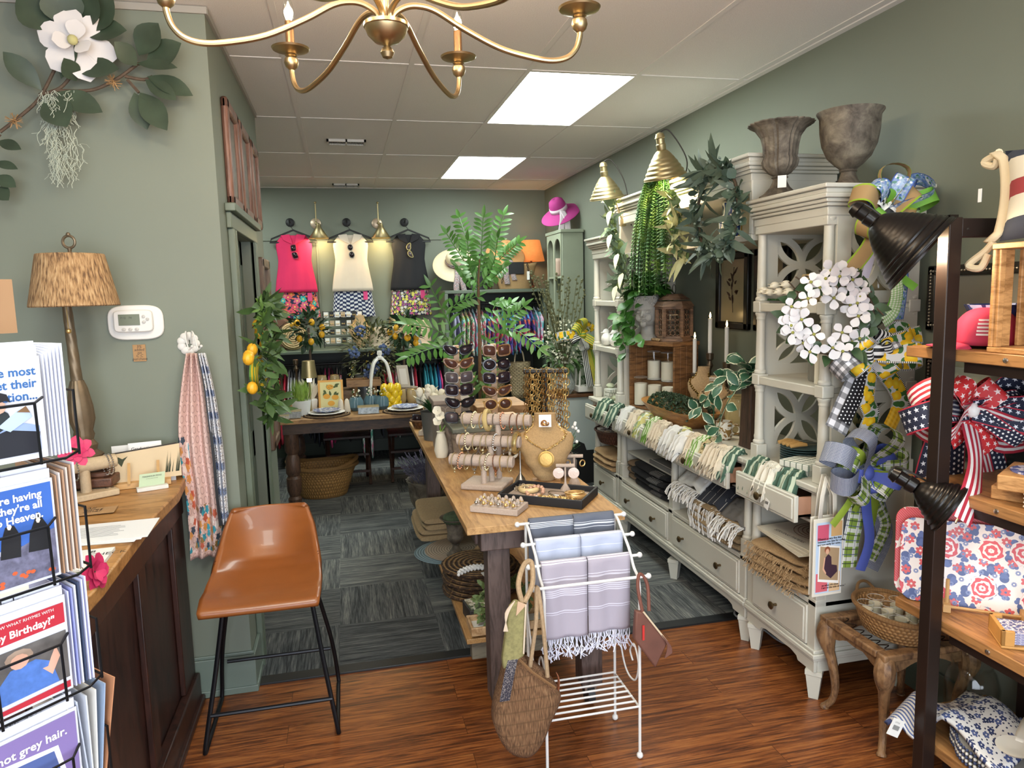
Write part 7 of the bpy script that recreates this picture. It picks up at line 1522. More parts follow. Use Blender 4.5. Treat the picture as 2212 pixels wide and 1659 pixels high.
for k,(x,z,w_,h,l,txt) in enumerate(((-.86,1.09,.13,.13,'white greeting card at the rear of the counter rack',''),(-.80,1.1,.12,.13,'greeting card headed Graduation in the counter rack','Graduation'),(-.79,1.08,.125,.125,'greeting card reading Graduate in the counter rack','Graduate -'),(-.75,1.06,.12,.1,'card with red, yellow and green stripe edge in the counter rack',''))):
 o=V((x-w_/2,3.11-.014*k,z-.07));tt=T('greeting_card',l,'card',o,0,'greeting cards in the counter rack');b=B();b.prism([(0,0),(w_,0),(w_,h),(0,h)],o,e1,e2,-.003);b.build('card',mat('e2e0de',.6),tt);q=o-V((0,.0012,0))
 if txt: text(txt,.018,q+e1*.01+e2*(h-.03),e1,e2,BLACK,tt)
 if k == 2: text("You're one of a kind...",.0085,q+e1*.02+e2*(h-.045),e1,e2,BLACK,tt)
 if k == 0: b=B();b.prism([(.02,.01),(.05,.01),(.05,.1),(.02,.1)],q,e1,e2,0);b.build('printed_photo',mat('3f5f9a',.6),tt)
 if k == 3:
  for i,cc in enumerate(('c9303c','e0b83a','3f8f5a')): b=B();b.prism([(.02+.032*i,h-.02),(.05+.032*i,h-.02),(.05+.032*i,h-.008),(.02+.032*i,h-.008)],q,e1,e2,0);b.build('printed_stripe',mat(cc,.6),tt)
t=T('card_holder','white marble holder with pale green shop cards on the counter','card holder',(-.75,2.96,1.001));m_=Matrix.Rotation(.35,3,'Z');b=B();b.box((-.75,2.96,1.008),(.11,.035,.015),m=m_);b.build('holder',mat('d5d3cd',.35,var=.08,vs=30),t,bevel=.002);e1_=V(m_ @ X);e2_=V((0,.45,.9)).normalized();o=V((-.795,2.95,1.015));b=B();b.prism([(0,0),(.09,0),(.09,.05),(0,.05)],o,e1_,e2_,-.004);b.build('cards',mat('aebfa0',.7),t)
q=o+V((0,-.002,.001));text('MAGNOLIA MOSS',.0085,q+e1_*.045+e2_*.035,e1_,e2_,BLACK,t,align='CENTER');text('C O L L E C T I V E',.005,q+e1_*.045+e2_*.027,e1_,e2_,BLACK,t,align='CENTER')
KRAFT=mat('a8835a',.85,var=.08,vs=40);t=T('kraft_sign','small kraft card lettered All Sales Final lying on the counter','sign',(-.87,2.68,1.001));m_=Matrix.Rotation(.1,3,'Z');b=B();b.box((-.87,2.69,1.006),(.13,.08,.002),m=m_);b.build('card',KRAFT,t);text('All\nSales\nFinal',.03,(-.91,2.715,1.0076),m_ @ X,m_ @ Y,BLACK,t,lsp=.75,shear=.2)
for k in range(3):
 b=B();c=V((-.79+.01*k,2.42+.008*k,1.0015+.0012*k));b.box(c,(.29,.2,.001),-.05+.05*k);tt=T('paper_sheet','%s sheet of the loose papers on the counter' % ['lowest','middle','topmost'][k],'paper',c,0,'loose papers on the counter');b.build('sheet',mat('dcdddf',.7),tt)
 if k == 2:
  b=B()
  for i in range(9): b.box(c+V((-.03+.006*(i % 2),-.05+.013*i,.0008)),(.17-.02*(i % 3),.0022,.0002),.05)
  b.build('handwriting',mat('5a5f6a',.8),tt)
t=T('order_book','open ring binder order book at the counter edge','binder',(-.77,2.1,1.001));b=B();b.box((-.78,2.16,1.006),(.2,.17,.01),.05);b.box((-.79,1.97,1.006),(.2,.17,.01),.05);b.build('pages',mat('d9d9d6',.7),t)
for k in range(4): b=B();b.torus((-.85+.045*k,2.065,1.01),.011,.0015,X,14,5);b.build('binder_ring',SILVER,t)
text('8\nCHECK',.03,(-.74,2.21,1.0115),(.9,.1,0),(-.1,.9,0),BLACK,t);b=B();b.box((-.84,2.19,1.0115),(.06,.05,.0005));b.build('green_print',mat('8fae7a',.7),t)
c=at(205,1235,y=1.98);t=T('flower_pen','pen topped with a bright pink silk flower at the counter edge','pen',c);b=B();b.tube([c,V((-.78,2.03,1.016))],.004,6);b.build('pen',mat('2f4a2c',.5),t);b=B();
for k in range(3): flower(b,c,V((1,-.3,.2)),.05-.01*k,6,.2+.3*k,.7)
b.build('petals',PINK,t)
c=at(216,1280,x=-.66);t=T('wall_hook','small white plastic hook on the counter front edge','hook',c);b=B();b.torus(c,.014,.0028,(1,-.4,0),18,6,arc=.8,st=2);b.build('hook',WHITE,t)
# wall: thermostat, sign, hook with scarves
WPL=mat('d9d6d0',.4);c=V((-.815,3.2,1.638));t=T('thermostat','white rounded wall thermostat with grey screen on the green wall','thermostat',c)
def sup(w,h,e,n=40): return [(w*abs(cos(2*pi*i/n))**e*(1 if cos(2*pi*i/n) > 0 else -1),h*abs(sin(2*pi*i/n))**e*(1 if sin(2*pi*i/n) > 0 else -1)) for i in range(n)]
b=B();b.prism(sup(.104,.07,.55),c-Y*.001,X,Z,.012);b.build('wall_plate',WPL,t,bevel=.004);b=B();b.prism(sup(.072,.044,.3),c+V((-.005,-.013,.006)),X,Z,.02);b.build('body',WPL,t,bevel=.004);b=B();b.box(c+V((-.018,-.0345,.012)),(.078,.002,.044));s=b.build('screen',mat('6d7360',.2),t);text('7:12   74',.012,c+V((-.05,-.0362,.016)),X,Z,mat('2c3028',.5),s)
for dx,dz in ((.036,.024),(.036,.002),(.05,.013),(-.04,-.026),(-.016,-.026),(.008,-.026)): b=B();b.lathe([(.006,0),(.006,.004),(.004,.005)],c+V((dx,-.034,dz)),14,axis=(0,-1,0),sx=1.2 if dz < 0 else 1);b.build('button',mat('b9b6b0',.4),t)
t=T('kraft_sign','small kraft paper note about card purchases below the thermostat','sign',(-.813,3.195,1.48));b=B();b.box((-.813,3.196,1.514),(.048,.002,.068));b.build('paper',KRAFT,t);text('3%\nadded\non\nC C\npurchase',.0155,(-.813,3.1945,1.535),X,Z,BLACK,t,align='CENTER',lsp=.8,shear=.15)
c=V((-.625,3.195,1.545));t=T('scarf_hook','white flower shaped metal wall hook holding two scarves','hook',c);b=B()
for k in range(9): a=2*pi*k/9;b.ball(c+V((cos(a)*.028,0,sin(a)*.032)),.017,10,sy=.3)
b.build('flower_plate',WPL,t)
for s in (0,.035): b=B();b.tube(spl([c+V((s*.3,-.005,0)),c+V((s*.6,-.03,.05)),c+V((s,-.05,.03)),c+V((s+.01,-.055,-.02)),c+V((s+.025,-.07,-.01))],6),.003,6);b.ball(c+V((s+.026,-.071,-.008)),.006,8);b.build('arm',WPL,t)
def scarf(label,px,y,m,edge_m=None):
 t=T('silk_scarf',label,'scarf',at(*px[-1][0],y=y),0,'scarves on the flower hook');b=B();L=[at(*p[0],y=y) for p in px];R_=[at(*p[1],y=y) for p in px];Ls,Rs=spl(L,6),spl(R_,6);n=len(Ls)
 f=lambda u,v: (lambda i: Ls[i].lerp(Rs[i],u)+V((0,-.02-.022*sin(u*5*pi+v*2)*(1-.3*v),0)))(min(n-1,int(round(v*(n-1)))))
 b.grid(f,40,n-1);b.build('cloth',m,t,solid=.002,smooth=180)
 if edge_m: b=B();b.ribbon([f(0,i/(n-1))+V((.0,-.004,0)) for i in range(n)],.012,X);b.build('dark_edge',edge_m,t)
g=G('pink_chain_scarf',.6);uv=g.xyz(g.co('UV'));x,y=cell(g,uv[0],uv[1],9,22);rr=g.ma('SQRT',g.ma('ADD',g.ma('MULTIPLY',x,x),g.ma('MULTIPLY',y,y)));ring_=band(g,rr,.3,.4);c0=g.mix(g.ma('MULTIPLY',ring_,.6),'d3b3aa','8a6a62');m_,cc,d=bloom(g,g.vec(g.ma('MULTIPLY',uv[0],1),g.ma('MULTIPLY',uv[1],2.6)),9,5,.5,1);sp=g.new('ShaderNodeSeparateColor');g.lk(cc,sp.inputs[0]);zone=g.ma('ADD',band(g,uv[1],.72,.95),g.ma('MULTIPLY',band(g,uv[1],.42,.8),g.ma('LESS_THAN',uv[0],.25)));g.col(g.mix(g.ma('MULTIPLY',m_,g.ma('MINIMUM',zone,1)),c0,g.ramp(sp.outputs[0],[(0,'2f8a9a'),(.25,'c98a4a'),(.45,'b5563c'),(.6,'8a6a3a'),(.75,'e0d0c8'),(.9,'3a4a5a')],True)))
scarf('pale pink chain print scarf with flower border',[((405,762),(428,762)),((396,820),(440,820)),((389,900),(452,900)),((392,980),(462,980)),((404,1060),(474,1060)),((412,1140),(480,1140)),((415,1205),(480,1195))],3.16,g.m)
scarf('white scarf of little blue and red stamp squares with black edge',[((432,762),(446,762)),((446,830),(462,830)),((455,900),(474,900)),((465,980),(484,980)),((472,1060),(490,1060)),((480,1130),(495,1125))],3.135,uvp('stamp_scarf',lambda g,u,v: (lambda c: g.mix(g.ma('LESS_THAN',g.ma('MAXIMUM',g.ma('ABSOLUTE',c[0]),g.ma('ABSOLUTE',c[1])),.42),'c9ccd6',g.mix(g.ma('LESS_THAN',g.noise(g.vec(g.ma('MULTIPLY',u,22),g.ma('MULTIPLY',v,150)),1,2),.45),g.mix(g.ma('GREATER_THAN',g.ma('MODULO',g.ma('FLOOR',g.ma('MULTIPLY',v,22)),3),1.5),'e6e6e8','7a8db0'),'5a4a50')))(cell(g,u,v,2,22,False)),.6),BLACK)
# magnolia branch on the wall
YM=3.12;t=T('magnolia_branch','magnolia branch with white bloom and hanging moss high on the green wall','wreath',at(90,210,y=YM));b=B();BARK=mat('5a4a3c',.85,var=.3,vs=60)
for s in ([(0,285),(45,250),(85,212),(118,150)],[(85,205),(130,190),(160,155)],[(118,195),(195,195),(250,172),(295,140)],[(270,165),(310,172),(330,165)],[(275,172),(300,200)],[(295,138),(340,135)],[(0,290),(-40,340),(-50,430)]): b.tube(spl([at(*p,y=YM) for p in s],5),.006,6)
b.build('branch',BARK,t)
MAG=mat('3a4838',.42,var=.3,vs=12);k=0
for p,q,w_ in (((90,195),(8,112),40),((125,65),(40,-12),80),((150,60),(120,-30),70),((185,70),(240,-5),62),((180,72),(268,62),46),((190,60),(200,-20),50),((132,170),(158,80),36),((165,152),(252,145),42),((165,175),(140,128),34),((120,200),(217,238),44),((103,208),(142,270),56),((296,142),(250,92),36),((300,120),(338,50),56),((315,145),(386,92),52),((295,137),(378,142),24),((318,165),(413,202),38),((314,172),(378,212),34),((302,200),(357,276),46),((290,200),(316,276),40),((-5,305),(42,320),22),((-12,350),(34,362),18),((-10,380),(32,402),26),((-10,405),(16,430),30)):
 a,c=at(*p,y=YM-.02),at(*q,y=YM-.05-.02*(k % 3));b=B();b.leaf(a,c-a,V((.15*sin(k),-1,.35)),(c-a).length*1.04,w_*.00205,.12,.22,8,wide=.6);b.build('leaf',MAG,t,smooth=180);k += 1
c=at(163,92,y=YM-.06);b=B();flower(b,c+Y*.02,(.1,-1,-.05),.125,6,.15,.78);b.build('petals',PET,t,smooth=180);b=B();flower(b,c-Y*.005,(.1,-1,.2),.075,3,.9,.9);b.build('inner_petals',PET,t,smooth=180);b=B();b.ball(c-Y*.03,.018,10);b.build('flower_centre',mat('b5b07a',.7),t)
b=B()
for k in range(150):
 x0=rnd(88,118) if k % 2 else rnd(95,160);y0=195+rnd(0,160)*(1 if k > 25 else .2);p=at(x0+(y0-195)*.12,y0,y=YM-.03);pts=[p]
 for s in range(6): p=p+V((rnd(-.012,.012),rnd(-.01,.01),-rnd(.006,.022)));pts.append(p)
 b.tube(pts,.0011,3);pts2=[pts[3]]
 for s in range(3): pts2.append(pts2[-1]+V((rnd(-.016,.016),0,rnd(-.012,.008))))
 b.tube(pts2,.0009,3)
b.build('spanish_moss',mat('a9b0a0',.9),t)
for k,(x,y) in enumerate(((245,178),(30,262))):
 b=B();
 for i in range(40): p=at(x,y,y=YM-.01);b.tube([p+rdir()*.008,p+rdir()*.03],.001,3)
 b.build('raffia_tie',mat('a9855a',.8),t)
# ---------------------------------------------------------------- tan leather stool
TAN=mat('8a4e22',.36,var=.14,vs=6,bump=.06,bs=90,Coat_Weight=.15);STL=mat('16161a',.4,.5);XC=-.345;t=T('counter_stool','tan leather bucket counter stool with black sled frame','stool',(XC,2.93,0))
pf_=[(0,2.605,.612,.203),(.05,2.6,.628,.208),(.15,2.68,.640,.213),(.35,2.83,.632,.212),(.5,2.97,.628,.205),(.6,3.045,.645,.198),(.68,3.085,.69,.19),(.8,3.12,.755,.18),(.95,3.15,.835,.158),(1,3.155,.848,.14)]
def seat(off):
 def f(u,v):
  for i in range(len(pf_)-1):
   if pf_[i][0] <= v <= pf_[i+1][0]:
    q=(v-pf_[i][0])/(pf_[i+1][0]-pf_[i][0]);y,z,w_=(pf_[i][j]+(pf_[i+1][j]-pf_[i][j])*q for j in (1,2,3))
  s=2*u-1;e=abs(s)**2.4;wr=max(0,1-abs(v-.6)/.35)
  return V((XC+s*w_,y-(.10*wr*e+.05*e*max(0,v-.6)*2)+off*(.0 if v < .55 else .016),z+.05*wr*e-.012*(1-e)*max(0,1-abs(v-.3)/.3)-off*(.022 if v < .6 else .004)))
 return f
b=B();b.grid(seat(0),28,40);b.build('seat_shell',TAN,t,solid=.02,smooth=180,bevel=0)
b=B();b.tube([seat(0)(u,.6)+V((0,-.011,.003)) for u in [i/24 for i in range(25)]],.0016,5);b.tube([seat(0)(u,.575)+V((0,-.01,.004)) for u in [i/24 for i in range(25)]],.0012,5);b.build('seam',mat('5a2f14',.6),t)
for s,xf in ((1,-.105),(-1,-.595)):
 xt=XC+s*.155;b=B();b.tube(spl([(xt,2.86,.6),(xt+(xf-xt)*.5,2.81,.3),(xf,2.76,.03),(xf,2.775,.011)],5)+spl([(xf,2.85,.01),(xf,3.1,.01),(xf,3.155,.03),(xf-(xf-xt)*.25,3.11,.25),(xt,3.0,.6)],6),.009,8);b.build('leg',STL,t)
for y,z,w_ in ((2.775,.145,.226),(3.13,.18,.215)): b=B();b.tube([(XC-w_,y,z),(XC+w_,y,z)],.008,8);b.build('footrest',STL,t)
b=B();b.b2((XC-.16,2.82,.585),(XC+.16,3.02,.6));b.build('seat_plate',STL,t)
# ---------------------------------------------------------------- greeting card spinner
E1=V((.7,.714,0));E2=V((.0,.02,1)).normalized();NV=V((.714,-.7,0));CW=.13;t=T('card_spinner','black wire greeting card spinner standing close by the counter','display rack',(-.66,1.38,0));WB=mat('121214',.4,.4)
b=B();b.cyl((-.66,1.38,.02),(-.66,1.38,1.62),.016);b.build('pole',WB,t);b=B();b.lathe([(.2,0),(.2,.015),(.03,.03)],(-.66,1.38,0),24);b.build('base',WB,t);CARDW=mat('d5d6e2',.55)
A0=at(105,985,y=1.2)
for r in range(4):
 O=A0-Z*.186*r-E1*CW;b=B()
 for f in (.16,.84): b.tube([O+E1*CW*f+NV*.022-Z*.006,O+E1*CW*f+NV*.02+Z*.085],.0022,6)
 b.tube([O+E1*CW*.16+NV*.02+Z*.085,O+E1*CW*.84+NV*.02+Z*.085,O+E1*CW*1.0+Z*.09],.0022,6);b.tube([O-E1*.02-Z*.006+NV*.01,O+E1*(CW+.02)-Z*.006+NV*.01,O+E1*(CW+.045)-NV*.0-Z*.0,O+E1*(CW+.045)-NV*.13],.0022,6);b.tube([O+E1*(CW+.045)-NV*.0-Z*.006,O+E1*(CW+.045)+Z*.095,O+E1*(CW+.045)-NV*.13+Z*.095],.0022,6);b.build('wire_pocket',WB,t)
 T4=('cartoon boy reading','nuns under a blue sky','red birthday card with a waving woman','purple card with a grey haired woman')[r]
 for k in (2,1,0):
  o=O-NV*.006*k+Z*(.0 if k == 0 else .008*k);h=.152 if k == 0 else .158;tt=T('greeting_card',('front card of the spinner: '+T4) if k == 0 else 'white card %s behind the spinner\'s front card, %s' % (['','directly','second'][k],T4),'card',o,0,'cards facing out on the spinner');b=B();b.prism([(0,0),(CW,0),(CW,h),(0,h)],o,E1,E2,-.0015);b.build('card',CARDW,tt)
  q=lambda lay: o+NV*(.0016+.0003*lay)
  def pc(nm,poly,m,lay): bb=B();bb.prism(poly,q(lay),E1*CW,E2*h,0);return bb.build(nm,m,tt,smooth=0)
  if k == 2 and r: text('Birthday',.021,q(1)+E1*(CW-.045)+E2*(h-.018),E1,E2,BLACK,tt,align='RIGHT')
  if k == 0 and r == 0:
   text('Where most\nmen get their\ninformation...',.018,q(1)+E1*CW*.94+E2*.125,E1,E2,mat('2c5c96',.6),tt,align='RIGHT',bold=.0004)
   pc('printed_wall',[(.3,.05),(.93,.08),(.93,.32),(.3,.5)],mat('8fa3c9',.6),1);pc('printed_seat',[(.4,.06),(.9,.06),(.93,.26),(.6,.32),(.45,.28)],mat('1a1c26',.6),2);pc('printed_shirt',[(.3,.32),(.5,.56),(.62,.48),(.66,.38),(.5,.3)],mat('20282c',.6),3);pc('printed_sleeve',[(.36,.44),(.46,.5),(.5,.4),(.42,.34)],mat('2f7a5a',.6),4);pc('printed_face',[(.52+.085*cos(i*.6),.545+.065*sin(i*.6)) for i in range(11)],mat('c9a08c',.6),5);pc('printed_hair',[(.42,.58),(.45,.66),(.53,.69),(.62,.66),(.65,.58),(.6,.6),(.5,.58),(.47,.54)],mat('16141a',.6),6);pc('printed_book',[(.5,.36),(.62,.3),(.86,.42),(.8,.52),(.72,.5)],mat('a9b9d0',.6),6);pc('printed_page',[(.7,.48),(.84,.46),(.8,.53)],mat('7a5a3c',.6),7);pc('printed_trousers',[(.1,.1),(.44,.1),(.44,.3),(.2,.36)],mat('b9c4dc',.6),4)
  if k == 0 and r == 1:
   pc('printed_sky',[(0,.4),(.97,.4),(.97,.97),(0,.97)],mat('3560b0',.6,var=.15,vs=12),1);pc('printed_field',[(0,.03),(.97,.03),(.97,.5),(.55,.38),(0,.3)],mat('6a6880',.7,var=.5,vs=90),2)
   for cx_,s in ((.8,1),(.5,.9),(.22,1.1)): pc('printed_habit',[(cx_-.13*s,.32),(cx_-.1*s,.5),(cx_-.04,.62),(cx_,.7*s),(cx_+.05,.62),(cx_+.12*s,.5),(cx_+.1*s,.3)],mat('101016',.7),3);pc('printed_face',[(cx_+.025*cos(i),.615+.03*sin(i)) for i in range(6)],mat('d9c4b8',.6),4)
   for i in range(16): x,y=rnd(.1,.95),rnd(.05,.16);pc('printed_poppy',[(x+.03*cos(a),y+.02*sin(a)) for a in (0,1,2,3,4,5)],mat('c9562c',.6),3)
   text('kids are having\nand they\'re all\nto Heaven.',.0155,q(5)+E1*CW*.86+E2*.128,E1,E2,WHITE,tt,align='RIGHT',bold=.0004)
  if k == 0 and r == 2:
   pc('printed_band',[(0,.7),(.97,.72),(.97,.93),(0,.93)],mat('b02434',.6),1);pc('printed_band',[(0,.03),(.97,.03),(.97,.1),(0,.07)],mat('b02434',.6),1);pc('printed_photo',[(0,.12),(.97,.14),(.97,.64),(0,.64)],mat('5f5a58',.7,var=.4,vs=40),1);pc('printed_dress',[(.15,.12),(.85,.14),(.78,.38),(.62,.46),(.35,.44),(.2,.3)],mat('4a70b8',.7,var=.2,vs=90),2);pc('printed_arm',[(.68,.34),(.78,.24),(.88,.4),(.84,.52),(.78,.42),(.74,.34)],mat('d0a08a',.6),3);pc('printed_face',[(.45+.1*cos(i*.6),.5+.075*sin(i*.6)) for i in range(11)],mat('d0a08a',.6),3);pc('printed_hair',[(.45+.15*cos(i*.6),.54+.08*sin(i*.6)) for i in range(11)],mat('9a8474',.6),2);text('YOU KNOW WHAT RHYMES WITH',.0066,q(3)+E1*CW*.86+E2*.133,E1,E2,WHITE,tt,align='RIGHT');text('Happy Birthday?"',.0155,q(3)+E1*CW*.86+E2*.115,E1,E2,WHITE,tt,align='RIGHT',bold=.0004)
  if k == 0 and r == 3: pc('printed_ground',[(0,.03),(.97,.03),(.97,.97),(0,.97)],mat('7d6aa0',.7),1);pc('photo_border',[(0,.05),(.9,.03),(.75,.7),(0,.76)],mat('dcd8e2',.6),2);pc('printed_photo',[(0,.08),(.84,.06),(.7,.66),(0,.7)],mat('4a5a90',.7),3);pc('printed_hair',[(.42+.2*cos(i*.6),.42+.16*sin(i*.6)) for i in range(11)],mat('b9b4bc',.6),4);pc('printed_face',[(.42+.12*cos(i*.6),.35+.14*sin(i*.6)) for i in range(11)],mat('d0a894',.6),5);text('not grey hair.',.018,q(5)+E1*CW*.86+E2*.118,E1,E2,WHITE,tt,align='RIGHT',bold=.0004)
 for k in range(6):
  o=O+E1*(CW+.006+.0055*k)-NV*.004-Z*.002;cc=(('d5d6e2',)*6,('a98468','d0c4bc','a98468','c9b8ac','a98468','d5d0d0'),('c4c6e6','8f94c9','d5d6e2','3a4560','c4c6e6','cfcfe6'),('d8d4cc','b9bfd0','c9ccd4','d8d4cc','8fa0b8','b07a58'))[r][k];b=B();b.prism([(0,0),(.12,0),(.12,.17),(0,.155+.003*k)],o,-NV,E2+E1*(.06*(k-2) if r == 3 else 0),.0022);tag(b.build('greeting_card',mat(cc,.6)),'greeting card seen edge-on in the side pocket of the spinner\'s %s tier' % ['top','second','third','bottom'][r],'card','edge-on cards, %s tier' % ['top','second','third','bottom'][r])
b=B();c=at(8,662,y=1.3);b.box(c-E1*.05,(.13,.004,.085),m=Matrix((E1,-NV,Z)).transposed());tt=tag(b.build('kraft_sign',mat('94704f',.8)),'tan card sign above the card spinner at the edge of the view','sign')
# ================================================================ back room
DK=mat('343a33',.5,var=.08,vs=6);t=T('clothes_rack','low dark built-in clothes rack with shelf along the back wall','clothes rack',(.1,7.8,0));b=B();b.b2((-1.4,7.42,1.165),(1.03,8.05,1.195));b.build('shelf_top',mat('566152',.45),t,bevel=.004);b=B();b.b2((-1.4,8.03,.15),(1.03,8.06,1.165));b.b2((1.0,7.44,.007),(1.03,8.03,1.165));b.build('back_panel',DK,t);b=B();b.cyl((-1.4,7.65,1.04),(1.0,7.65,1.04),.012);b.build('rail',mat('3a3a3c',.35,.8),t)
t=T('clothes_rack','taller dark built-in clothes rack at the back right','clothes rack',(1.6,7.8,0));b=B();b.b2((1.04,7.5,1.725),(2.14,8.05,1.76));b.b2((1.04,7.5,.007),(1.075,8.05,1.725));b.b2((2.11,7.5,.007),(2.14,8.05,1.725));b.build('case',mat('5d685a',.45),t,bevel=.004);b=B();b.b2((1.075,8.03,.2),(2.11,8.055,1.72));b.b2((1.075,7.55,.55),(2.11,8.03,.57));b.build('back_panel',DK,t);b=B();b.cyl((1.075,7.68,1.61),(2.11,7.68,1.61),.012);b.build('rail',mat('3a3a3c',.35,.8),t)
# hanging garments, each on its own hanger
def garment(x,y,z,L,m,label,cat,group,seed):
 t=T('hanging_garment',label,cat,(x,y,z),0,group);r=random.Random(seed)
 b=B();b.tube([(x,y-.016,z-.004),(x,y-.012,z+.011),(x,y,z+.0165),(x,y+.012,z+.011),(x,y+.016,z),(x,y+.01,z-.018),(x,y,z-.028),(x,y,z-.045)],.0025,5);b.tube([(x,y-.19,z-.10),(x,y-.08,z-.06),(x,y,z-.045),(x,y+.08,z-.06),(x,y+.19,z-.10)],.006,6);b.build('hanger',BLACK,t)
 a,c=r.uniform(0,6),r.uniform(.8,1.2)
 def f(u,v):
  q=2*pi*u;hw=(.05+.15*min(1,v*5)) if v < .2 else .2+.03*v;th=(.005+.009*min(1,v*4))*(1+.35*sin(5*q+a))
  return V((x+cos(q)*th+.006*sin(6*v+a),y+sin(q)*hw*c,z-.04-.05*min(1,abs(sin(q)))-(L-.04)*v))
 b=B();b.grid(f,24,10,cu=True);b.build('cloth',m,t,smooth=180,solid=.002)
FT=floral('teal_floral','7fbfb0',['d9688a','e6e0d8','3a8f6a','c9486a'],9,5,.5,'e0c060','e4e8e0');FG=floral('green_floral','4a9a4a',['d9688a','e0d870','7ac0d0','e8e0d8'],9,5,.5,None,'8fc060');FN=floral('navy_swirl','1f2a5c',['c94a8a','4aa0d0','d86a4a','6a4aa0'],8,3,.55,None,'3a5ac0');FP=floral('pink_paisley','c9c4d8',['c9487a','5ab0b8','d88aa8'],6,4,.5,None,'8fd0d0');FW_=floral('white_teal_floral','d8dcd8',['3a8a7a','d87a9a','5a9a8a'],10,4,.5,None)
CW_={'r': ('c9344a','red'),'w': ('d5d4da','white'),'n': ('1c1f2c','navy'),'p': ('d8447f','hot pink'),'t': ('3f9fb0','teal'),'k': ('17171b','black'),'b': ('3a6ab0','blue')}
seq=[(588,'r'),(597,'r'),(606,'r'),(614,'r'),(622,'w'),(630,'w'),(637,'w'),(645,'w'),(655,'n'),(664,'n'),(673,'n'),(682,'n'),(692,'k'),(700,'p'),(709,'p'),(717,'p'),(726,FT),(736,FT),(748,'k'),(758,'n'),(768,'n'),(778,FW_),(787,FW_),(796,FW_),(806,'n'),(818,'n'),(830,'r'),(838,'r'),(846,'r'),(855,FT),(863,FT),(873,'k'),(882,'k'),(890,'w'),(897,'r'),(906,'k'),(916,'t'),(923,'t'),(931,'t'),(938,'t'),(946,'b'),(955,'p'),(963,'p'),(971,'p')]
zone=lambda p: 'at the far end by the passage' if p < 660 else 'behind the lemon topiary' if p < 745 else 'behind the blue flower arrangement' if p < 825 else 'near the taller rack'
for k,(px,c) in enumerate(seq):
 q=at(px,800,y=7.65);nm=CW_[c][1] if isinstance(c,str) else ('teal floral' if c is FT else 'white and green floral');garment(min(q.x,.97),7.65,1.04,rnd(.62,.8) if not (c is FW_) else .92,mat(CW_[c][0],.85,key='g') if isinstance(c,str) else c,'%s garment on the low back rack, %s' % (nm,zone(px)),'clothing','%s garments %s' % (nm,zone(px)),k)
seq=[(978,mat('a9a8c4',.85),'lavender'),(988,mat('a9a8c4',.85),'lavender'),(997,FG,'green floral'),(1006,FG,'green floral'),(1015,FT,'teal floral'),(1023,FP,'pink and aqua print'),(1032,FT,'teal floral'),(1041,FT,'teal floral'),(1050,FN,'navy swirl print'),(1059,FN,'navy swirl print'),(1068,mat('d8447f',.85,key='g'),'hot pink'),(1077,FN,'navy swirl print'),(1086,FP,'pink and aqua print'),(1096,FN,'navy swirl print'),(1106,FP,'pink and aqua print'),(1116,FN,'navy swirl print'),(1126,FN,'navy swirl print'),(1136,FN,'navy swirl print'),(1146,FN,'navy swirl print'),(1155,FP,'pink and aqua print'),(1164,FP,'pink and aqua print'),(1173,FP,'pink and aqua print')]
for k,(px,m,nm) in enumerate(seq): q=at(px,700,y=7.68);garment(min(max(q.x,1.1),2.085),7.68,1.61,rnd(.42,.5),m,'%s garment on the taller back rack' % nm,'clothing','%s garments on the taller rack' % nm,100+k)
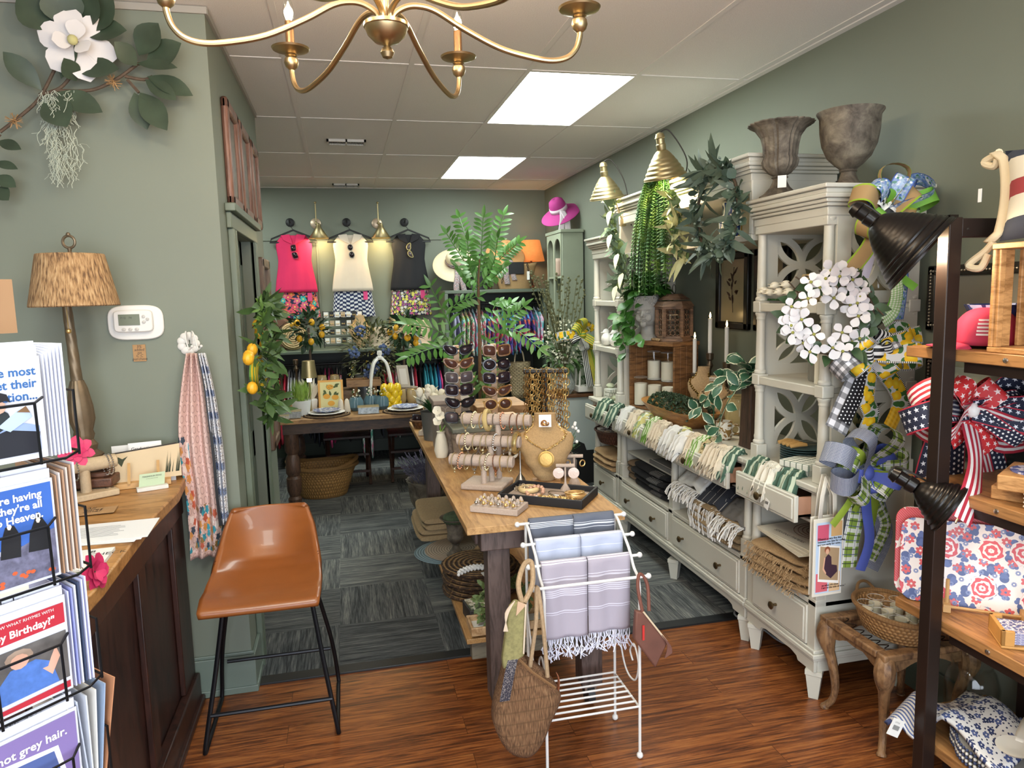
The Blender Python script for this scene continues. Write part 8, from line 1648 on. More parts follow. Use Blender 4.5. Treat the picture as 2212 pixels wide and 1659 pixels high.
# outfits hung on the wall
def tube_cloth(par,name,m,cx_,z0,z1,ws,y,d=.03,yo=0):
 b=B()
 def f(u,v):
  i=min(len(ws)-2,int(v*(len(ws)-1)));q=v*(len(ws)-1)-i;w_=ws[i]+(ws[i+1]-ws[i])*q;a=2*pi*u
  return V((cx_+cos(a)*w_,y-yo+sin(a)*(d+.006*sin(9*a+3*v)*v),z0+(z1-z0)*v))
 b.grid(f,36,16,cu=True);return b.build(name,m,par,smooth=180,solid=.003)
for k,(cx_,c,l,sk,sl) in enumerate(((-.46,mat('d42a5e',.85,var=.05),'hot pink sleeveless collared top on a black hanger',floral('hibiscus','1c2348',['d8506a','3fb0a8','d86a8a','e0704a'],4.5,5,.55,'f0d060',asp=4),'navy skirt with coral and teal hibiscus flowers'),(.12,mat('d8cbbb',.85,var=.04),'cream sleeveless collared top on a black hanger',uvp('navy_lattice',lambda g,u,v: g.mix(g.ma('GREATER_THAN',g.ma('MULTIPLY',g.ma('SINE',g.ma('MULTIPLY',u,100)),g.ma('SINE',g.ma('ADD',g.ma('MULTIPLY',v,42),g.ma('SINE',g.ma('MULTIPLY',u,50))))),.05),'1f2b52','d5d6da'),.85),'navy and white lattice print skirt'),(.735,mat('1b1b20',.85),'black sleeveless collared top on a black hanger',floral('ditsy','20264a',['c95a8a','d8d4d0','8a4a80','d8d060'],9,5,.5,None,asp=4),'navy skirt with small pink and white flowers'))):
 hk=T('wall_hook','round black wall hook, %s' % ['above the hot pink top','above the cream top','above the black top'][k],'hook',(cx_-.03,8.05,2.47),0,'black wall hooks');b=B();b.lathe([(.045,0),(.045,.012),(.03,.02)],(cx_-.03,8.069,2.51),20,axis=(0,-1,0));b.tube([(cx_-.03,8.05,2.51),(cx_-.03,7.985,2.5),(cx_-.03,7.975,2.53)],.009,6);b.build('hook',BLACK,hk)
 t=T('sleeveless_top',l,'clothing',(cx_,8.0,1.78),0,'tops on the back wall');b=B();b.tube([(cx_-.03,7.98,2.52),(cx_-.03,7.99,2.47),(cx_,7.99,2.43)],.003,6);b.tube([(cx_-.24,7.99,2.3),(cx_-.22,7.99,2.335),(cx_,7.99,2.425),(cx_+.22,7.99,2.335),(cx_+.24,7.99,2.3),(cx_,7.99,2.295)],.009,6,closed=True);b.build('hanger',BLACK,t)
 tube_cloth(t,'body',c,cx_,2.37,1.78,[.12,.185,.175,.165,.175,.19,.205,.215],8.0)
 b=B();
 for s in (-1,1): b.prism([(0,0),(.1,.05),(.12,.1),(.03,.11)],(cx_+s*.005,7.955,2.27),V((s,.0,0)),Z,.01)
 b.build('collar',c,t,bevel=.004);b=B();b.box((cx_-.015,7.985,2.345),(.05,.003,.018));b.build('neck_label',WHITE,t)
 s_=T('skirt',sl,'clothing',(cx_,8.02,1.5),0,'skirts on the back wall');tube_cloth(s_,'cloth',sk,cx_,1.80,1.5,[.195,.205,.218,.23],8.025,.03);b=B();b.box((cx_+.13,7.985,1.73),(.045,.004,.09));b.build('pink_tag',mat('d8447f',.7),s_)
 glasses('sunglasses clipped on the %s top' % ['hot pink','cream','black'][k],(0,0,0),['sq','rd','cat'][k],.15,[mat('8a2a4a',.3),mat('8a8a88',.3),mat('a9a06a',.3)][k],LD if k < 2 else LG,.004,0,'sunglasses on the tops');o=[x for x in bpy.data.objects if x.name.startswith('sunglasses') and x.parent is None and x.type == 'EMPTY'][-1];move([x for x in bpy.data.objects if x.get('label') == 'sunglasses clipped on the %s top' % ['hot pink','cream','black'][k]][0],(cx_,7.945,2.2),rot=(0,pi/2*.9,0))
for k,x in enumerate((-.2,.44)):
 t=T('wall_sconce',['brass cone wall sconce between the pink and cream tops','brass cone wall sconce between the cream and black tops'][k],'sconce',(x,8.05,2.3),0,'brass wall sconces');b=B();b.lathe([(.055,0),(.055,.012),(.04,.02)],(x-.03,8.069,2.5),24,axis=(0,-1,0));b.build('wall_plate',mat('c9b49c',.35,.5),t);b=B();b.tube([(x-.03,8.05,2.5),(x-.02,7.93,2.5),(x-.02,7.93,2.69)],.007,8);b.ball((x-.02,7.93,2.7),.013,8);b.ball((x-.02,7.93,2.49),.016,8);b.build('arm',BRS2,t)
 b=B();b.lathe([(.1,2.33),(.028,2.445),(.02,2.48),(.001,2.49)],(x-.0,7.9,0),28,caps=False);b.build('cone_shade',BRS2,t,solid=.003);b=B();b.ball((x,7.9,2.375),.025,10);b.build('bulb',emit('ffdf9f',12),t);light('POINT','sconce_light',(x,7.9,2.345),6.5,(1,.74,.36),shadow_soft_size=.03)
# things on the low shelf
def lamp_small(label,p,h,m,r=.06):
 t=T('cordless_lamp',label,'lamp',p,0,'brass cordless lamps');b=B();b.lathe([(.045,0),(.045,.01),(.008,.016),(.007,h*.75)],p,20);b.build('stem',m,t);b=B();b.lathe([(r,h*.68),(r*.78,h),(.001,h)],p,24);b.build('shade',m,t);b=B();b.lathe([(.02,h*.6),(.02,h*.67)],p,12);b.build('diffuser',emit('ffe9c0',5),t)
lamp_small('small brass cordless lamp on the back shelf below the black top',(.52,7.7,1.196),.30,BRS2);lamp_small('brass cordless lamp on the dining table beside the grass pot',(-.3,6.2,.761),.44,BRS2,.065)
t=T('leather_tote','brown leather tote slumped at the far end of the back shelf','bag',(-.68,7.75,1.196));b=B();b.grid(lambda u,v: V((-.69+cos(2*pi*u)*.15*(1-.35*v)+.04*v,7.78+sin(2*pi*u)*.06,1.197+.36*v-.05*v*cos(2*pi*u))),24,8,cu=True);b.build('body',mat('6b4a38',.5,var=.1),t,solid=.006);b=B();b.tube(spl([(-.72,7.74,1.5),(-.7,7.73,1.75),(-.66,7.74,1.45)],8),.009,6);b.build('strap',mat('7d5a45',.5),t)
g=G('round_straw',.9);n_=g.new('ShaderNodeVectorMath',operation='LENGTH');g.lk(g.vm('MULTIPLY',g.vm('ADD',g.co(),(0,0,-.14)),(1,.2,1)),n_.inputs[0]);f=g.ma('SINE',g.ma('MULTIPLY',n_.outputs['Value'],300));g.col(g.ramp(g.ma('ADD',g.ma('MULTIPLY',f,.3),g.noise(g.co(),60)),[(.3,'8a6f48'),(.7,'c9b083')]));g.bump(f,.8,.004);b=B();b.lathe([(.001,-.035),(.12,-.035),(.14,-.01),(.14,.01),(.12,.035),(.001,.035)],(-.5,7.62,1.337),40,axis=(.1,-1,.1));tag(b.build('straw_bag',g.m),'round woven straw bag on the back shelf below the hibiscus skirt','bag')
t=T('earring_rack','wire rack of carded earrings on the back shelf under the cream outfit','display stand',(.0,7.75,1.196));b=B()
for z in (1.22,1.31,1.4,1.49,1.57): b.tube([(-.2,7.75,z),(.2,7.75,z)],.003,5)
for x in (-.2,.2): b.tube([(x,7.75,1.197),(x,7.75,1.58)],.004,5)
b.build('wire_frame',BLACK,t)
for i in range(7):
 for j in range(4):
  m=[WHITE,mat('b9a083',.7),WHITE,mat('2a2a2c',.7)][(i+2*j) % 4];nm=['white','tan','white','black'][(i+2*j) % 4];q=V((-.17+.057*i,7.742,1.27+.09*j));tt=T('earring_card','%s earring card on row %s of the wire rack' % (nm,['one from the foot','two from the foot','three from the foot','at the top'][j]),'earring card',q,0,'%s earring cards %d' % (nm,j));b=B();b.box(q,(.045,.002,.055));b.build('card',m,tt);b=B();b.torus(q+V((-.009,-.004,-.006)),.006,.002,Y,10,4);b.torus(q+V((.009,-.004,-.006)),.006,.002,Y,10,4);b.build('earrings',GOLD,tt)
t1,M1,f1=bust('small tan bust with gold necklace on the back shelf',(.17,7.66,1.196),.33,LINEN,None,0);necklace(t1,M1,f1,GOLD,.86,.5,.006,.42,.014)
for k,(x,h) in enumerate(((.36,.2),(.62,.22),(.8,.26))): b=B();b.grid(lambda u,v: V((x+cos(2*pi*u)*.11*(1-.2*v),7.72+sin(2*pi*u)*.05*(1-.5*v),1.197+h*v)),24,6,cu=True);b.f.append([i*7 for i in range(24)]);b.u.append([(0,0)]*24);tag(b.build('soft_bag',mat(['b9a890','c9a98a','d0b498'][k],.8),solid=.004,smooth=180),['greige pouch bag on the back shelf behind the blue flowers','peach bag on the back shelf left of the second topiary','pale tan bag with upright handles behind the second topiary'][k],'bag')
# things on the taller rack: hats, bags, lit lamp
def hat(label,c,ax,r,m,band_m,brim=.55):
 t=T('sun_hat',label,'hat',c,0,'wide sun hats');b=B();b.lathe([(r,-.035),(r*.98,-.032),(r*.75,-.005),(r*.5,.004),(r*.42,.02),(r*.40,.08),(r*.34,.12),(r*.2,.14),(.001,.145)],c,44,axis=ax,caps=False);b.build('hat',m,t,solid=.004,smooth=180);b=B();b.lathe([(r*.435,.018),(r*.425,.06)],c,36,axis=ax,caps=False);b.build('band',band_m,t,solid=.005)
 a=V(ax).normalized();e=V(c)+a*.04+(V((0,-1,0))-a*a.dot(V((0,-1,0)))).normalized()*r*.44;b=B();b.ribbon(spl([e,e+V((-.01,-.04,-.09)),e+V((-.03,-.05,-.2)),e+V((-.02,-.05,-.3))],6),.06,X);b.ribbon(spl([e,e+V((.03,-.045,-.09)),e+V((.04,-.05,-.18)),e+V((.06,-.05,-.26))],6),.055,X);b.build('scarf_tail',band_m,t,solid=.002)
SCF=floral('hat_scarf','c9c0bc',['3a3440','8a4a4a','5a5660'],9,4,.5,None)
hat('cream wide brim sun hat with leopard scarf band on the taller rack',(1.19,7.68,2.05),(-.12,-.75,.65),.24,mat('cfc4a8',.9,var=.05,vs=40),SCF);hat('tan wide brim sun hat behind the tote, lit by the lamp',(1.75,7.72,2.15),(.0,-.7,.7),.215,mat('b98a58',.9,var=.06,vs=40),SCF);hat('hot pink wide brim hat with scarf on top of the arched cabinet',(2.13,6.95,2.5),(-.45,-.4,.8),.2,mat('a3327a',.85),mat('c9bcc4',.8))
for c,z0,z1 in (((1.19,7.72),1.761,2.04),((1.75,7.8),1.761,2.13),((2.13,6.98),2.3,2.5)): t=T('hat_stand','slim dark stand under the %s hat' % {1.19: 'cream sun',1.75: 'tan sun',2.13: 'hot pink'}[c[0]],'hat stand',(*c,z0));b=B();b.lathe([(.06,0),(.06,.01),(.008,.016),(.008,z1-z0)],(*c,z0),16);b.build('stand',BLACK,t)
t=T('black_handbag','slouchy black leather handbag on the taller rack behind the cream hat','bag',(1.43,7.75,1.761));b=B();b.grid(lambda u,v: V((1.43+cos(2*pi*u)*.17*(1-.25*v*v),7.78+sin(2*pi*u)*.08*(1-.6*v),1.762+.24*v-.03*sin(pi*u*2)**2*v)),28,8,cu=True);b.f.append([i*9 for i in range(28)]);b.u.append([(0,0)]*28);b.build('body',mat('161518',.35),t,solid=.006,smooth=180);b=B();b.tube(spl([(1.35,7.74,1.98),(1.36,7.73,2.12),(1.5,7.73,2.12),(1.51,7.74,1.98)],8),.01,6);b.build('handle',mat('161518',.35),t)
t=T('canvas_handbag','tan canvas tote with black quilted flap and chain straps','bag',(1.83,7.66,1.761));b=B();b.grid(lambda u,v: V((1.83+cos(2*pi*u)*(.17+.08*v),7.66+sin(2*pi*u)*.075,1.762+.26*v+.02*cos(2*pi*u)**2*v)),30,8,cu=True);b.f.append([i*9 for i in range(30)]);b.u.append([(0,0)]*30);b.build('body',mat('9a7c55',.9,var=.1,vs=80),t,solid=.005,smooth=60);b=B();b.box((1.83,7.578,1.98),(.17,.012,.13));b.build('flap',mat('1b1b1e',.4,bump=.3,bs=40),t,bevel=.01);b=B();b.box((1.96,7.575,1.9),(.03,.004,.09));b.build('tag',WHITE,t)
for s in (-1,1):
 b=B()
 for i in range(11): b.torus((1.83+s*(.12+.004*i),7.585,2.03-.02*i),.011,.003,(Y if i % 2 else X),10,4)
 b.build('chain_strap',BLACK,t)
c=V((2.07,7.86,1.761));t=T('table_lamp','dark turned lamp with glowing orange shade on the taller rack','lamp',c);b=B();b.lathe([(.06,0),(.06,.015),(.02,.04),(.015,.1),(.022,.14),(.012,.18),(.012,.32)],c,20);b.build('base',mat('3a2a22',.4),t);g=G('lit_shade',.9);n=g.noise(g.map(g.co(),(1,1,8)),30,3);cc=g.mix(n,'c9662c','e08a48');g.col(cc);g.set('Emission Color',cc);g.set('Emission Strength',.5);b=B();b.lathe([(.15,.3),(.1,.53)],c,30,caps=False);b.build('lamp_shade',g.m,t,solid=.003);b=B();b.ball(c+Z*.4,.03,10);b.build('bulb',emit('ffc880',8),t);light('POINT','shade_lamp_light',c+Z*.4,4.5,(1,.62,.3),shadow_soft_size=.04)
for k,(x,w_,h,cc) in enumerate(((1.25,.2,.3,'8a7a5c'),(1.55,.26,.34,'9a845c'),(1.85,.22,.4,'a99672'),(1.3,.18,.24,'6d6048'))):
 p=(x,7.62+.12*(k == 3),.571);t=T('woven_bag','woven straw tote on the inner ledge of the taller rack, %s' % ['next to the low rack','in the middle','next to the arched cabinet','hidden at the back'][k],'bag',p,0,'woven totes in the taller rack');b=B();b.grid(lambda u,v: V((x+cos(2*pi*u)*w_*(.42+.14*v),p[1]+sin(2*pi*u)*.07,.572+h*v)),26,6,cu=True,uvs=(1,1));b.build('body',wicker(cc,'4a3c28',30,22),t,solid=.006);b=B();b.tube(spl([(x-w_*.25,p[1],.56+h),(x-w_*.15,p[1],.68+h),(x+w_*.15,p[1],.68+h),(x+w_*.25,p[1],.56+h)],6),.008,6);b.build('handle',ROPE,t)
# arched cabinet
SG2=mat('98a08c',.45,var=.05);x0,x1,y0,y1=2.075,2.285,6.7,7.2;t=T('arched_cabinet','tall narrow sage cabinet with arched openings in the back right corner','cabinet',(2.18,6.95,0));b=B();b.b2((x0,y0,.007),(x1,y0+.02,2.28));b.b2((x0,y1-.02,.007),(x1,y1,2.28));b.b2((x1-.015,y0+.02,.007),(x1,y1-.02,2.28));b.b2((x0-.02,y0-.02,2.28),(x1,y1+.02,2.31));b.build('case',SG2,t,bevel=.003)
for z in (.3,.7,1.1,1.47,1.85): b=B();b.b2((x0,y0+.021,z),(x1-.016,y1-.021,z+.02));b.build('shelf',SG2,t)
for yc in (6.83,7.07):
 b=B();pl_=[(-.12,1.0),(-.12,2.28),(.12,2.28),(.12,1.0),(.1,1.0)]+[(.1*cos(pi*i/12),2.13+.1*sin(pi*i/12)) for i in range(13)]+[(-.1,1.0)];b.prism(pl_,(x0,yc,0),-Y,Z,.012);b.build('arch_front',SG2,t)
for k,(y,z) in enumerate(((6.83,1.871),(7.05,1.871),(6.85,1.12))): b=B();b.grid(lambda u,v: V((2.17+cos(2*pi*u)*.07,y+sin(2*pi*u)*.09*(1-.2*v),z+.18*v)),20,5,cu=True);tag(b.build('soft_bag',mat(['a98a78','b9a090','4fb0c0'][k],.7),solid=.004),['taupe bag on the top shelf of the arched cabinet, nearer one','taupe bag on the top shelf of the arched cabinet, farther one','turquoise bag lower in the arched cabinet'][k],'bag')
# small side cabinet with flowers
t=T('side_cabinet','white side cabinet with brown wood top and cut-out black arch at its foot','cabinet',(1.95,6.2,0));b=B();b.b2((1.74,6.0,.79),(2.2,6.4,.815));b.build('top',wood('6b4528','3f2614',(2,9,9)),t,bevel=.004);b=B();b.b2((1.77,6.02,.007),(2.18,6.38,.79));b.build('body',mat('a9b2b0',.5),t);b=B();b.prism([(-.15,0),(.15,0),(.15,.3),(.08,.3),(.06,.36),(0,.39),(-.06,.36),(-.08,.3),(-.15,.3)],(1.98,6.018,.008),X,Z,.006);b.build('arch_opening',mat('121214',.8),t)
P=V((1.9,6.12,.816));t=T('flower_arrangement','white and green flowers with budded branches in a ribbed glass vase','flowers',P);b=B();b.lathe([(.05,0),(.085,.04),(.09,.1),(.06,.17),(.055,.19),(.05,.19),(.082,.1),(.001,.01)],P,40,flute=.06,nf=12);b.build('vase',glass('c9d2cf',.08,.35,'vs'),t);b=B()
for k in range(17): q=P+Z*.2;e=q+V((rnd(-.3,.22),rnd(-.15,.15),rnd(.65,.95)));m_=q.lerp(e,.5)+V((rnd(-.05,.05),0,.05));b.tube([q,m_,e],[.005,.004,.0025],5);[b.ball(m_.lerp(e,f)+rdir()*.014,.011,6) for f in (.1,.25,.4,.55,.7,.82,.92,1)]
b.build('budded_branches',mat('6a6a48',.8,var=.3,vs=60),t);b=B();cluster(b,P+Z*.36,.2,240,.07,.035,.1,.5,3,(1,.8,.9));b.build('leaves',mat('4a6a38',.6,var=.4,vs=14),t);b=B();[b.leaf(P+Z*.46+rdir()*.19,rdir(),rdir(),.03,.025,.2,.2,2) for k in range(330)];b.build('white_blossom',mat('cfd0b8',.6),t)
YST=uvp('yellow_stripe',lambda g,u,v: g.mix(g.ma('LESS_THAN',g.ma('FRACT',g.ma('MULTIPLY',v,4)),.5),'e0bb28','6a9a4a'),.6)
bow('yellow, green and black striped bow on the flower arrangement',(1258,722),5.98,[('yellow_loop',YST,[(1240,705,.07,.4),(1285,745,.07,-.4),(1255,690,.06,.8)]),('striped_loop',BWS,[(1232,735,.06,.3),(1262,755,.05,-.6)]),('lemon_loop',LEM,[(1205,728,.07,.2),(1278,700,.06,.6)])],[('striped_tail',BWS,[(1262,745),(1268,790),(1275,835)],.06),('yellow_tail',YST,[(1268,745),(1282,800),(1292,855)],.04),('green_tail',OLV,[(1272,745,.02),(1290,800,.02),(1312,842,.0)],.03)],.03,YST)
t=T('garden_cloche','white wooden lantern cloche with greenery on the side cabinet','lantern',(2.08,6.1,.816));b=B();b.b2((2.0,6.04,.83),(2.16,6.18,.88));b.build('base',WHITE,t,bevel=.003);b=B()
for s in ((-1,-1),(1,-1),(1,1),(-1,1)): b.tube([V((2.08+s[0]*.065,6.11+s[1]*.06,.88)),V((2.08+s[0]*.055,6.11+s[1]*.05,1.05)),V((2.08,6.11,1.15))],.008,5)
b.build('frame',WHITE,t);b=B();cluster(b,(2.08,6.11,.9),.06,60,.03,.016,.3,.3,2);b.build('leaves',LEAFG,t)
basket('small round basket on the side cabinet front edge',(1.84,6.06,.816),.07,.05,WKT)
t=T('wood_planter','round grained wooden planter with dark greenery on the floor by the side cabinet','plant',(1.7,5.7,.007));b=B();b.lathe([(.1,0),(.15,.06),(.16,.14),(.14,.2),(.13,.2),(.14,.14),(.001,.02)],(1.7,5.7,.007),30);b.build('pot',wood('7d7358','4f4634',(1,1,14),.6,4),t);b=B();cluster(b,(1.7,5.7,.26),.12,120,.09,.02,.5,.5,3);b.build('foliage',DKLEAF,t)
# ---------------------------------------------------------------- dining table and what stands on it
DT=wood('a17a4c','6e4c2a',(2,9,9),.5,2,'dine');t=T('dining_table','old wooden dining table with turned legs in the back room','table',(.4,6.4,0));b=B();b.b2((-.62,5.88,.725),(1.1,7.0,.76));b.build('tabletop',DT,t,bevel=.004);b=B();b.b2((-.52,5.97,.63),(1.0,6.9,.724));b.build('apron',wood('4f3826','2c1d13',(2,9,9)),t)
for x in (-.46,.95):
 for y in (6.03,6.85): b=B();b.lathe([(.035,0),(.05,.03),(.055,.08),(.04,.1),(.058,.15),(.06,.25),(.045,.27),(.06,.3),(.055,.42),(.04,.45),(.058,.48),(.058,.63)],(x,y,.007),20);b.build('leg',wood('5a4030','30201a',(9,9,2),.5,3,'legs'),t)
def setting(k,x,y):
 w=['nearer the passage','nearer the sunglasses table'][k];b=B();b.lathe([(.001,0),(.19,0),(.19,.008),(.001,.008)],(x,y,.761),40);tag(b.build('placemat',SEAG),'round woven placemat on the dining table, '+w,'placemat','placemats on the dining table');b=B();b.lathe([(.08,0),(.13,.012),(.145,.018),(.14,.02),(.001,.008)],(x,y,.77),60,flute=.05,nf=14);tag(b.build('scalloped_plate',mat('ddd8d0',.3)),'white scalloped dinner plate on the dining table, '+w,'plate','scalloped plates')
 t=T('salad_plate','blue and white patterned plate on the scalloped one, '+w,'plate',(x,y,.791),0,'blue and white plates');b=B();b.lathe([(.07,0),(.105,.01),(.112,.016),(.1,.013),(.001,.006)],(x,y,.791),40);b.build('plate',floral('delft','dcdcdc',['2f4a86','3f5a96','6a80b0'],26,5,.5,None,None,'Object',.3),t)
setting(0,-.17,6.05);setting(1,.47,6.02)
def lemon_tree(label,p,c,r):
 t=T('lemon_topiary',label,'plant',p,0,'lemon topiaries');b=B();b.lathe([(.07,0),(.09,.1),(.1,.11),(.09,.11),(.08,.09),(.001,.08)],p,24);b.build('pot',mat('b0a898',.7,var=.1),t);b=B();b.tube([V(p)+Z*.08,V((c[0],p[1],(p[2]+c[2])/2)),V(c)],.011,7);b.build('trunk',BARK,t);b=B();cluster(b,c,r,150,.085,.045,.1,.5,4);b.build('leaves',mat('2f4a30',.45,var=.35,vs=14),t)
 for k in range(7): a=2*pi*k/7+.5;b=B();b.ball(V(c)+V((cos(a)*r*.8,-abs(sin(a))*r*.8-.02,rnd(-.8,.35)*r)),.026,10,sz=1.2);b.build('lemon',mat('e0a820',.45),t)
lemon_tree('lemon topiary standing on the dining table near the passage side',(-.33,6.62,.761),(-.30,6.6,1.46),.16);lemon_tree('lemon topiary in a pale pot behind the tulips, wall side',(.55,6.72,.761),(.53,6.68,1.4),.15)
P=V((.17,6.8,.761));t=T('flower_bucket','blue and yellow wildflower arrangement in a galvanized FLOWERS bucket','flowers',P);b=B();b.lathe([(.08,0),(.09,.24),(.095,.245),(.085,.24),(.07,.02),(.001,.015)],P,26);b.build('bucket',mat('8d9296',.4,.6,var=.15),t);text('FLOWERS',.03,P+V((-.07,-.092,.15)),X,Z,BLACK,t);b=B();cluster(b,P+V((.07,0,.46)),.25,620,.06,.026,.2,.4,2,(1.15,.7,1.15));b.build('foliage',mat('5a5f38',.7,var=.45,vs=12),t)
for nm,cc,n,s in (('blue_hyacinth','52648c',5,.05),('yellow_blossom','d9b63a',14,.012),('white_bud','d8cdb4',9,.016)):
 for k in range(n):
  q=P+Z*.42+V((rnd(-.15,.28),rnd(-.24,-.14),rnd(-.2,.25)));b=B();[b.ball(q+rdir()*s*V((1,1,1.5)).length*.45,s*.3,6) for i in range(16 if s > .04 else 3)];b.build(nm,mat(cc,.7,var=.2,vs=50),t)
def simple(name,label,cat,prof,p,m,n=28,grp=None,**k): b=B();b.lathe(prof,p,n,**k);return tag(b.build(name,m),label,cat,grp)
t=T('grass_pot','bright green grass in a round white pot on the dining table','plant',(-.37,6.12,.761));b=B();b.lathe([(.06,0),(.08,.12),(.078,.125),(.07,.115),(.001,.1)],(-.37,6.12,.761),26);b.build('pot',mat('c9c8c4',.6,var=.08),t);b=B()
for k in range(170): a=rnd(0,6.28);r=rnd(0,.06);b.leaf((-.37+cos(a)*r,6.12+sin(a)*r,.87),(cos(a)*.7,sin(a)*.7,1.2),(cos(a),sin(a),.5),rnd(.12,.2),.008,.6,.1,4)
b.build('grass',mat('8fae4a',.5,var=.35,vs=30),t)
t=T('lemon_picture','gold framed lemon branch picture leaning on the dining table','picture',(-.14,6.3,.761));o=V((-.24,6.28,.763));e1,e2=V((1,-.03,0)),V((0,.2,.98));b=B();b.prism([(0,0),(.21,0),(.21,.26),(0,.26)],o,e1,e2,-.012);b.build('frame',mat('b98a45',.4,.4),t,bevel=.003);b=B();b.prism([(.018,.018),(.192,.018),(.192,.242),(.018,.242)],o+V((0,-.003,0)),e1,e2,0);b.build('print',mat('d8cf96',.6),t)
for x,y in ((.1,.2),(.07,.12),(.14,.11),(.105,.06)): b=B();b.prism([(x+.03*cos(i*.5),y+.022*sin(i*.5)) for i in range(13)],o+V((0,-.005,0)),e1,e2,0);b.build('painted_lemon',mat('d99a20',.5),t)
b=B();[b.leaf(o+e1*rnd(.04,.17)+e2*rnd(.06,.22)+V((0,-.004,0)),e1*rnd(-1,1)+e2*rnd(-1,1),(0,-1,0),.045,.02,0,0) for k in range(12)];b.build('painted_leaves',mat('4a5a2c',.6),t)
for k,(p,s,l) in enumerate((((-.47,6.02,.79),(.2,.13,.056),'silver glass trinket box nearest the passage on the dining table'),((.165,6.02,.79),(.17,.12,.056),'silver glass trinket box between the two place settings'),((-.52,5.93,.78),(.12,.07,.035),'small cream box at the dining table corner'))):
 t=T('trinket_box',l,'box',(p[0],p[1],.761),0,'trinket boxes');b=B();b.box(p,s);b.build('box',mat(['a5a8a6','a5b0b4','cfc6b4'][k],.25,.4 if k < 2 else 0,var=.4,vs=60),t,bevel=.003);b=B();b.box(V(p)+Z*(s[2]/2+.001),(s[0]+.006,s[1]+.006,.003));b.build('lid_edge',BRS2,t)
for k,x in enumerate((.07,.2,.29)):
 p=(x,6.2+.06*(k == 1),.761);t=T('blue_vase','ribbed blue glass vase of tiny flowers, %s' % ['closest to the lemon picture','middle one behind the trinket box','closest to the lemon vase'][k],'vase',p,0,'ribbed blue vases');b=B();b.lathe([(.035,0),(.06,.03),(.058,.08),(.04,.115),(.036,.115),(.05,.07),(.001,.01)],p,40,flute=.1,nf=12);b.build('vase',mat('56717c',.2),t);b=B();cluster(b,V(p)+Z*.13,.04,30,.025,.014,.5,.3,2);b.build('leaves',LEAFG,t);b=B();[b.ball(V(p)+Z*.145+rdir()*.04,.007,6) for i in range(12)];b.build('blossom',CREAMF,t)
t=T('lemon_vase','yellow vase made of heaped ceramic lemons','vase',(.37,6.25,.761));b=B();[b.ball((.37+.055*cos(2*pi*i/6+j*.5)*(1+.15*(j > 1)),6.25+.055*sin(2*pi*i/6+j*.5),.795+.045*j),.036,10,sz=1.15) for j in range(4) for i in range(6)];b.build('lemons',mat('d8b41c',.18),t)
for k,x in enumerate((.47,.56,.66)): hammered('gold rimmed amber glass on the dining table, %s' % ['nearest the lemon vase','middle one of the row','farthest from the lemon vase'][k],(x,6.42,.761),.045,.13,'amber glasses on the dining table')
for k,x in enumerate((-.21,-.1)): hammered('amber glass on the riser behind the lemon picture, %s' % ['beside the brass lamp','beside the wooden tray'][k],(x,6.6,.9),.045,.13,'amber glasses on the riser')
b=B();b.b2((-.28,6.5,.762),(.05,6.75,.899));tag(b.build('wooden_riser',wood('7a6248','4a3828',(2,9,9)),bevel=.004),'weathered wooden riser block behind the lemon picture','riser');t=T('wooden_tray','open wooden tray with cut-out handles raised behind the blue vases','tray',(.12,6.55,.93));b=B();b.b2((.0,6.45,.93),(.3,6.65,.94));[b.b2(*q) for q in (((.0,6.45,.94),(.3,6.46,.99)),((.0,6.64,.94),(.3,6.65,.99)),((.0,6.46,.94),(.01,6.64,.99)),((.29,6.46,.94),(.3,6.64,.99)))];b.build('tray',wood('9a7244','6a4a28',(2,9,9)),t);[B().cyl((x,6.55,.762),(x,6.55,.93),.025).build('leg',DT,t) for x in (.07,.24)]
P=V((.3,6.5,.761));t=T('bell_cloche','white arched wooden bell stand on the dining table','stand',P);b=B();b.b2((.17,6.38,.764),(.43,6.62,.785));b.build('base',WHITE,t,bevel=.003);b=B();[b.tube(spl([P+V((cos(a)*.14,sin(a)*.13,.02)),P+V((cos(a)*.12,sin(a)*.11,.22)),P+V((cos(a)*.08,sin(a)*.08,.36)),P+V((cos(a)*.02,sin(a)*.02,.41))],6),.013,6) for a in (.8,2.4,3.9,5.5)];b.build('arched_ribs',WHITE,t);b=B();b.lathe([(.03,.4),(.035,.42),(.015,.43),(.024,.45),(.02,.475),(.001,.48)],P,18);b.build('finial',WHITE,t)
for k,(x,h) in enumerate(((-.56,.36),(-.43,.42))): stick('pewter candlestick on the dining table, %s' % ['nearer the passage','beside the white feather bunch'][k],(x,6.65,.761),h,.01,PEWT,WHITE,'pewter candlesticks on the dining table',.05)
t=T('picture_frame','small cream picture frame propped by the cloche','picture frame',(.5,6.5,.761));b=B();b.prism([(0,0),(.1,0),(.1,.2),(0,.2)],(.46,6.48,.9),V((1,-.1,0)),V((-.1,.1,1)),-.012);b.build('frame',mat('b9b0a2',.5),t,bevel=.003);b=B();b.prism([(.02,.03),(.08,.03),(.08,.17),(.02,.17)],(.46,6.476,.9),V((1,-.1,0)),V((-.1,.1,1)),0);b.build('mat_board',mat('d5d0c8',.5),t);b=B();b.box((.52,6.5,.83),(.12,.08,.136));b.build('stand',GREYW,t)
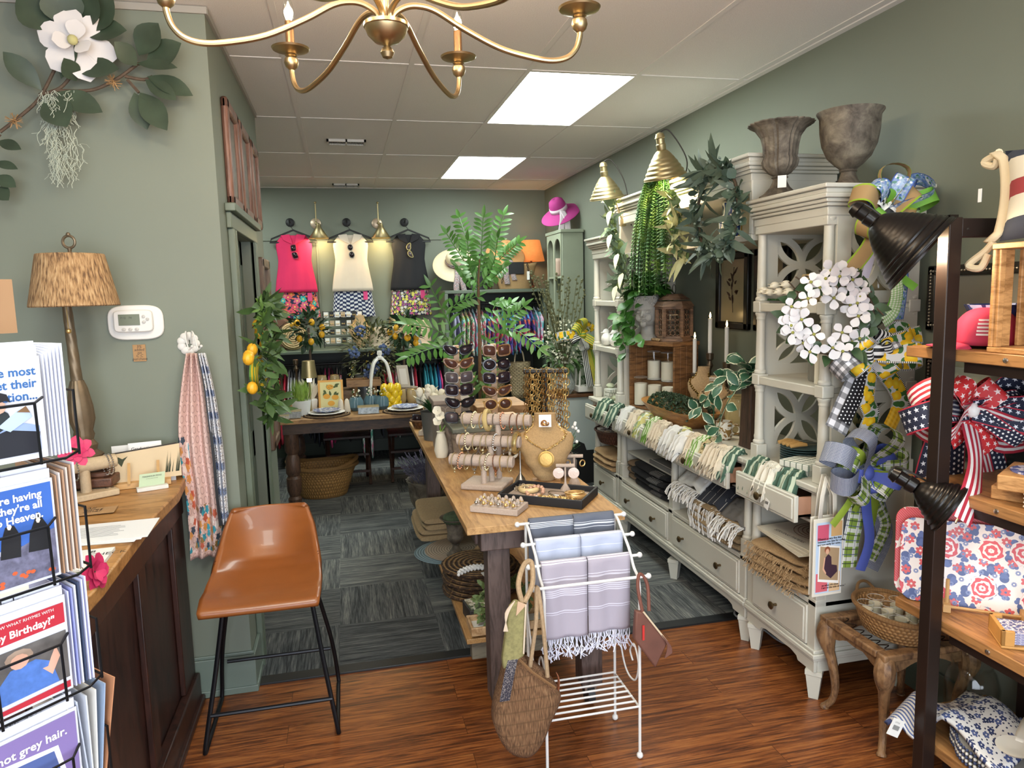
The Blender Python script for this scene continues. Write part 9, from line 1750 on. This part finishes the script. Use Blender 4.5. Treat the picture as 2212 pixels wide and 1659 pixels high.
basket('small basket of striped napkins at the dining table end',(-.55,6.2,.761),.09,.08,WKT);b=B();b.grid(lambda u,v: V((-.6+.1*u,6.16+.08*v,.85+.03*abs(sin(12*u)))),24,3);tag(b.build('cloth_napkin',uvp('stripe_nap',lambda g,u,v: g.mix(g.ma('LESS_THAN',g.ma('FRACT',g.ma('MULTIPLY',u,6)),.4),'d8cfc0','b08a60'),.9),solid=.003),'striped folded napkins standing in the small dining table basket','napkin');t=T('feather_bunch','white dried feather plumes behind the grass pot','flowers',(-.3,6.4,.761));b=B();b.lathe([(.04,0),(.05,.08),(.045,.09)],(-.3,6.4,.761),18);b.build('pot',WHITE,t);b=B();[b.leaf((-.3,6.4,.84),(rnd(-.6,.6),rnd(-.2,.2),1),(0,-1,0),rnd(.16,.22),.03,.2) for k in range(22)];b.build('plumes',CREAMF,t)
for k in range(2): simple('taper_shaker','white tapered salt shaker, %s of the pair by the lemon picture' % ['first','second'][k],'shaker',[(.026,0),(.028,.02),(.018,.1),(.008,.115),(.001,.118)],(-.055+.05*k,6.12,.761),mat('d0c3b0',.5),grp='salt shakers')
# folding stools and basket under the table
for k,x in enumerate((-.02,.56)):
 t=T('wooden_stool',['dark wooden folding stool under the dining table behind the basket','dark wooden folding stool under the dining table nearer the display table'][k],'stool',(x,6.77,0),0,'dark folding stools');SW=wood('3d2418','1f120c',(9,2,9),.45,3,'stool');b=B();[b.b2((x-.21,6.59+.065*i,.44),(x+.21,6.645+.065*i,.462)) for i in range(5)];b.build('seat_slats',SW,t,bevel=.003)
 for s in (-1,1):
  for a,c in ((6.59,6.91),(6.91,6.59)): b=B();b.tube([(x+s*(.19 if a < c else .17),a,.008),(x+s*(.19 if a < c else .17),c,.44)],.017,4);b.build('leg',SW,t)
 b=B();b.tube([(x-.19,6.66,.12),(x+.19,6.66,.12)],.014,4);b.build('front_rung',SW,t);b=B();b.tube([(x-.19,6.70,.27),(x+.19,6.70,.27)],.014,4);b.build('seat_rung',SW,t)
WBK=wicker('9a7440','4a3018',120,40,1);P=V((-.24,6.36,.008));t=T('laundry_basket','large oval willow basket on the carpet under the dining table','basket',P);b=B();b.lathe([(.001,.004),(.19,0),(.2,.01),(.25,.16),(.29,.27),(.28,.27),(.24,.16),(.19,.02),(.001,.015)],P,48,sy=.75);b.build('body',WBK,t)
for k in range(2): b=B();b.tube([P+V((.295*cos(2*pi*i/40),.222*sin(2*pi*i/40),.27+.02*k+.03*cos(4*pi*i/40)*k)) for i in range(40)],.017,8,closed=True);b.build('rim',WBK,t)
# lemon wreath on the passage side
t=T('lemon_wreath','lemon and fern wreath with ribbon hanging by the passage door','wreath',at(552,780,x=-.42));C0=at(550,775,x=-.4);rg=[C0+V((.05,cos(2*pi*i/22)*.17,sin(2*pi*i/22)*.26)) for i in range(23)];b=B();spray(b,rg,150,.12,.035,(.9,-.5,0),0,.5);b.build('leaves',mat('466232',.55,var=.4,vs=12),t);b=B();spray(b,rg,220,.05,.014,(.8,-.6,0),0,.5);b.build('leaves',mat('5f8038',.6,var=.35,vs=20),t)
for k,(px,py) in enumerate(((556,702),(568,690),(537,770),(545,755),(570,745),(545,838),(536,775),(560,720))): b=B();b.ball(at(px,py,x=-.385),.023,10,sz=1.2);b.build('lemon',mat('dda422',.45),t)
for m,px in ((LEM,[(560,770),(572,800),(565,840)]),(YST,[(550,780),(548,815),(556,850)]),(BWS,[(568,760),(578,790),(574,825)])): b=B();b.ribbon(spl([at(x,y,x=-.38) for x,y in px],6),.07,V((.6,-.8,0)),cv=.15);b.build('ribbon',m,t)
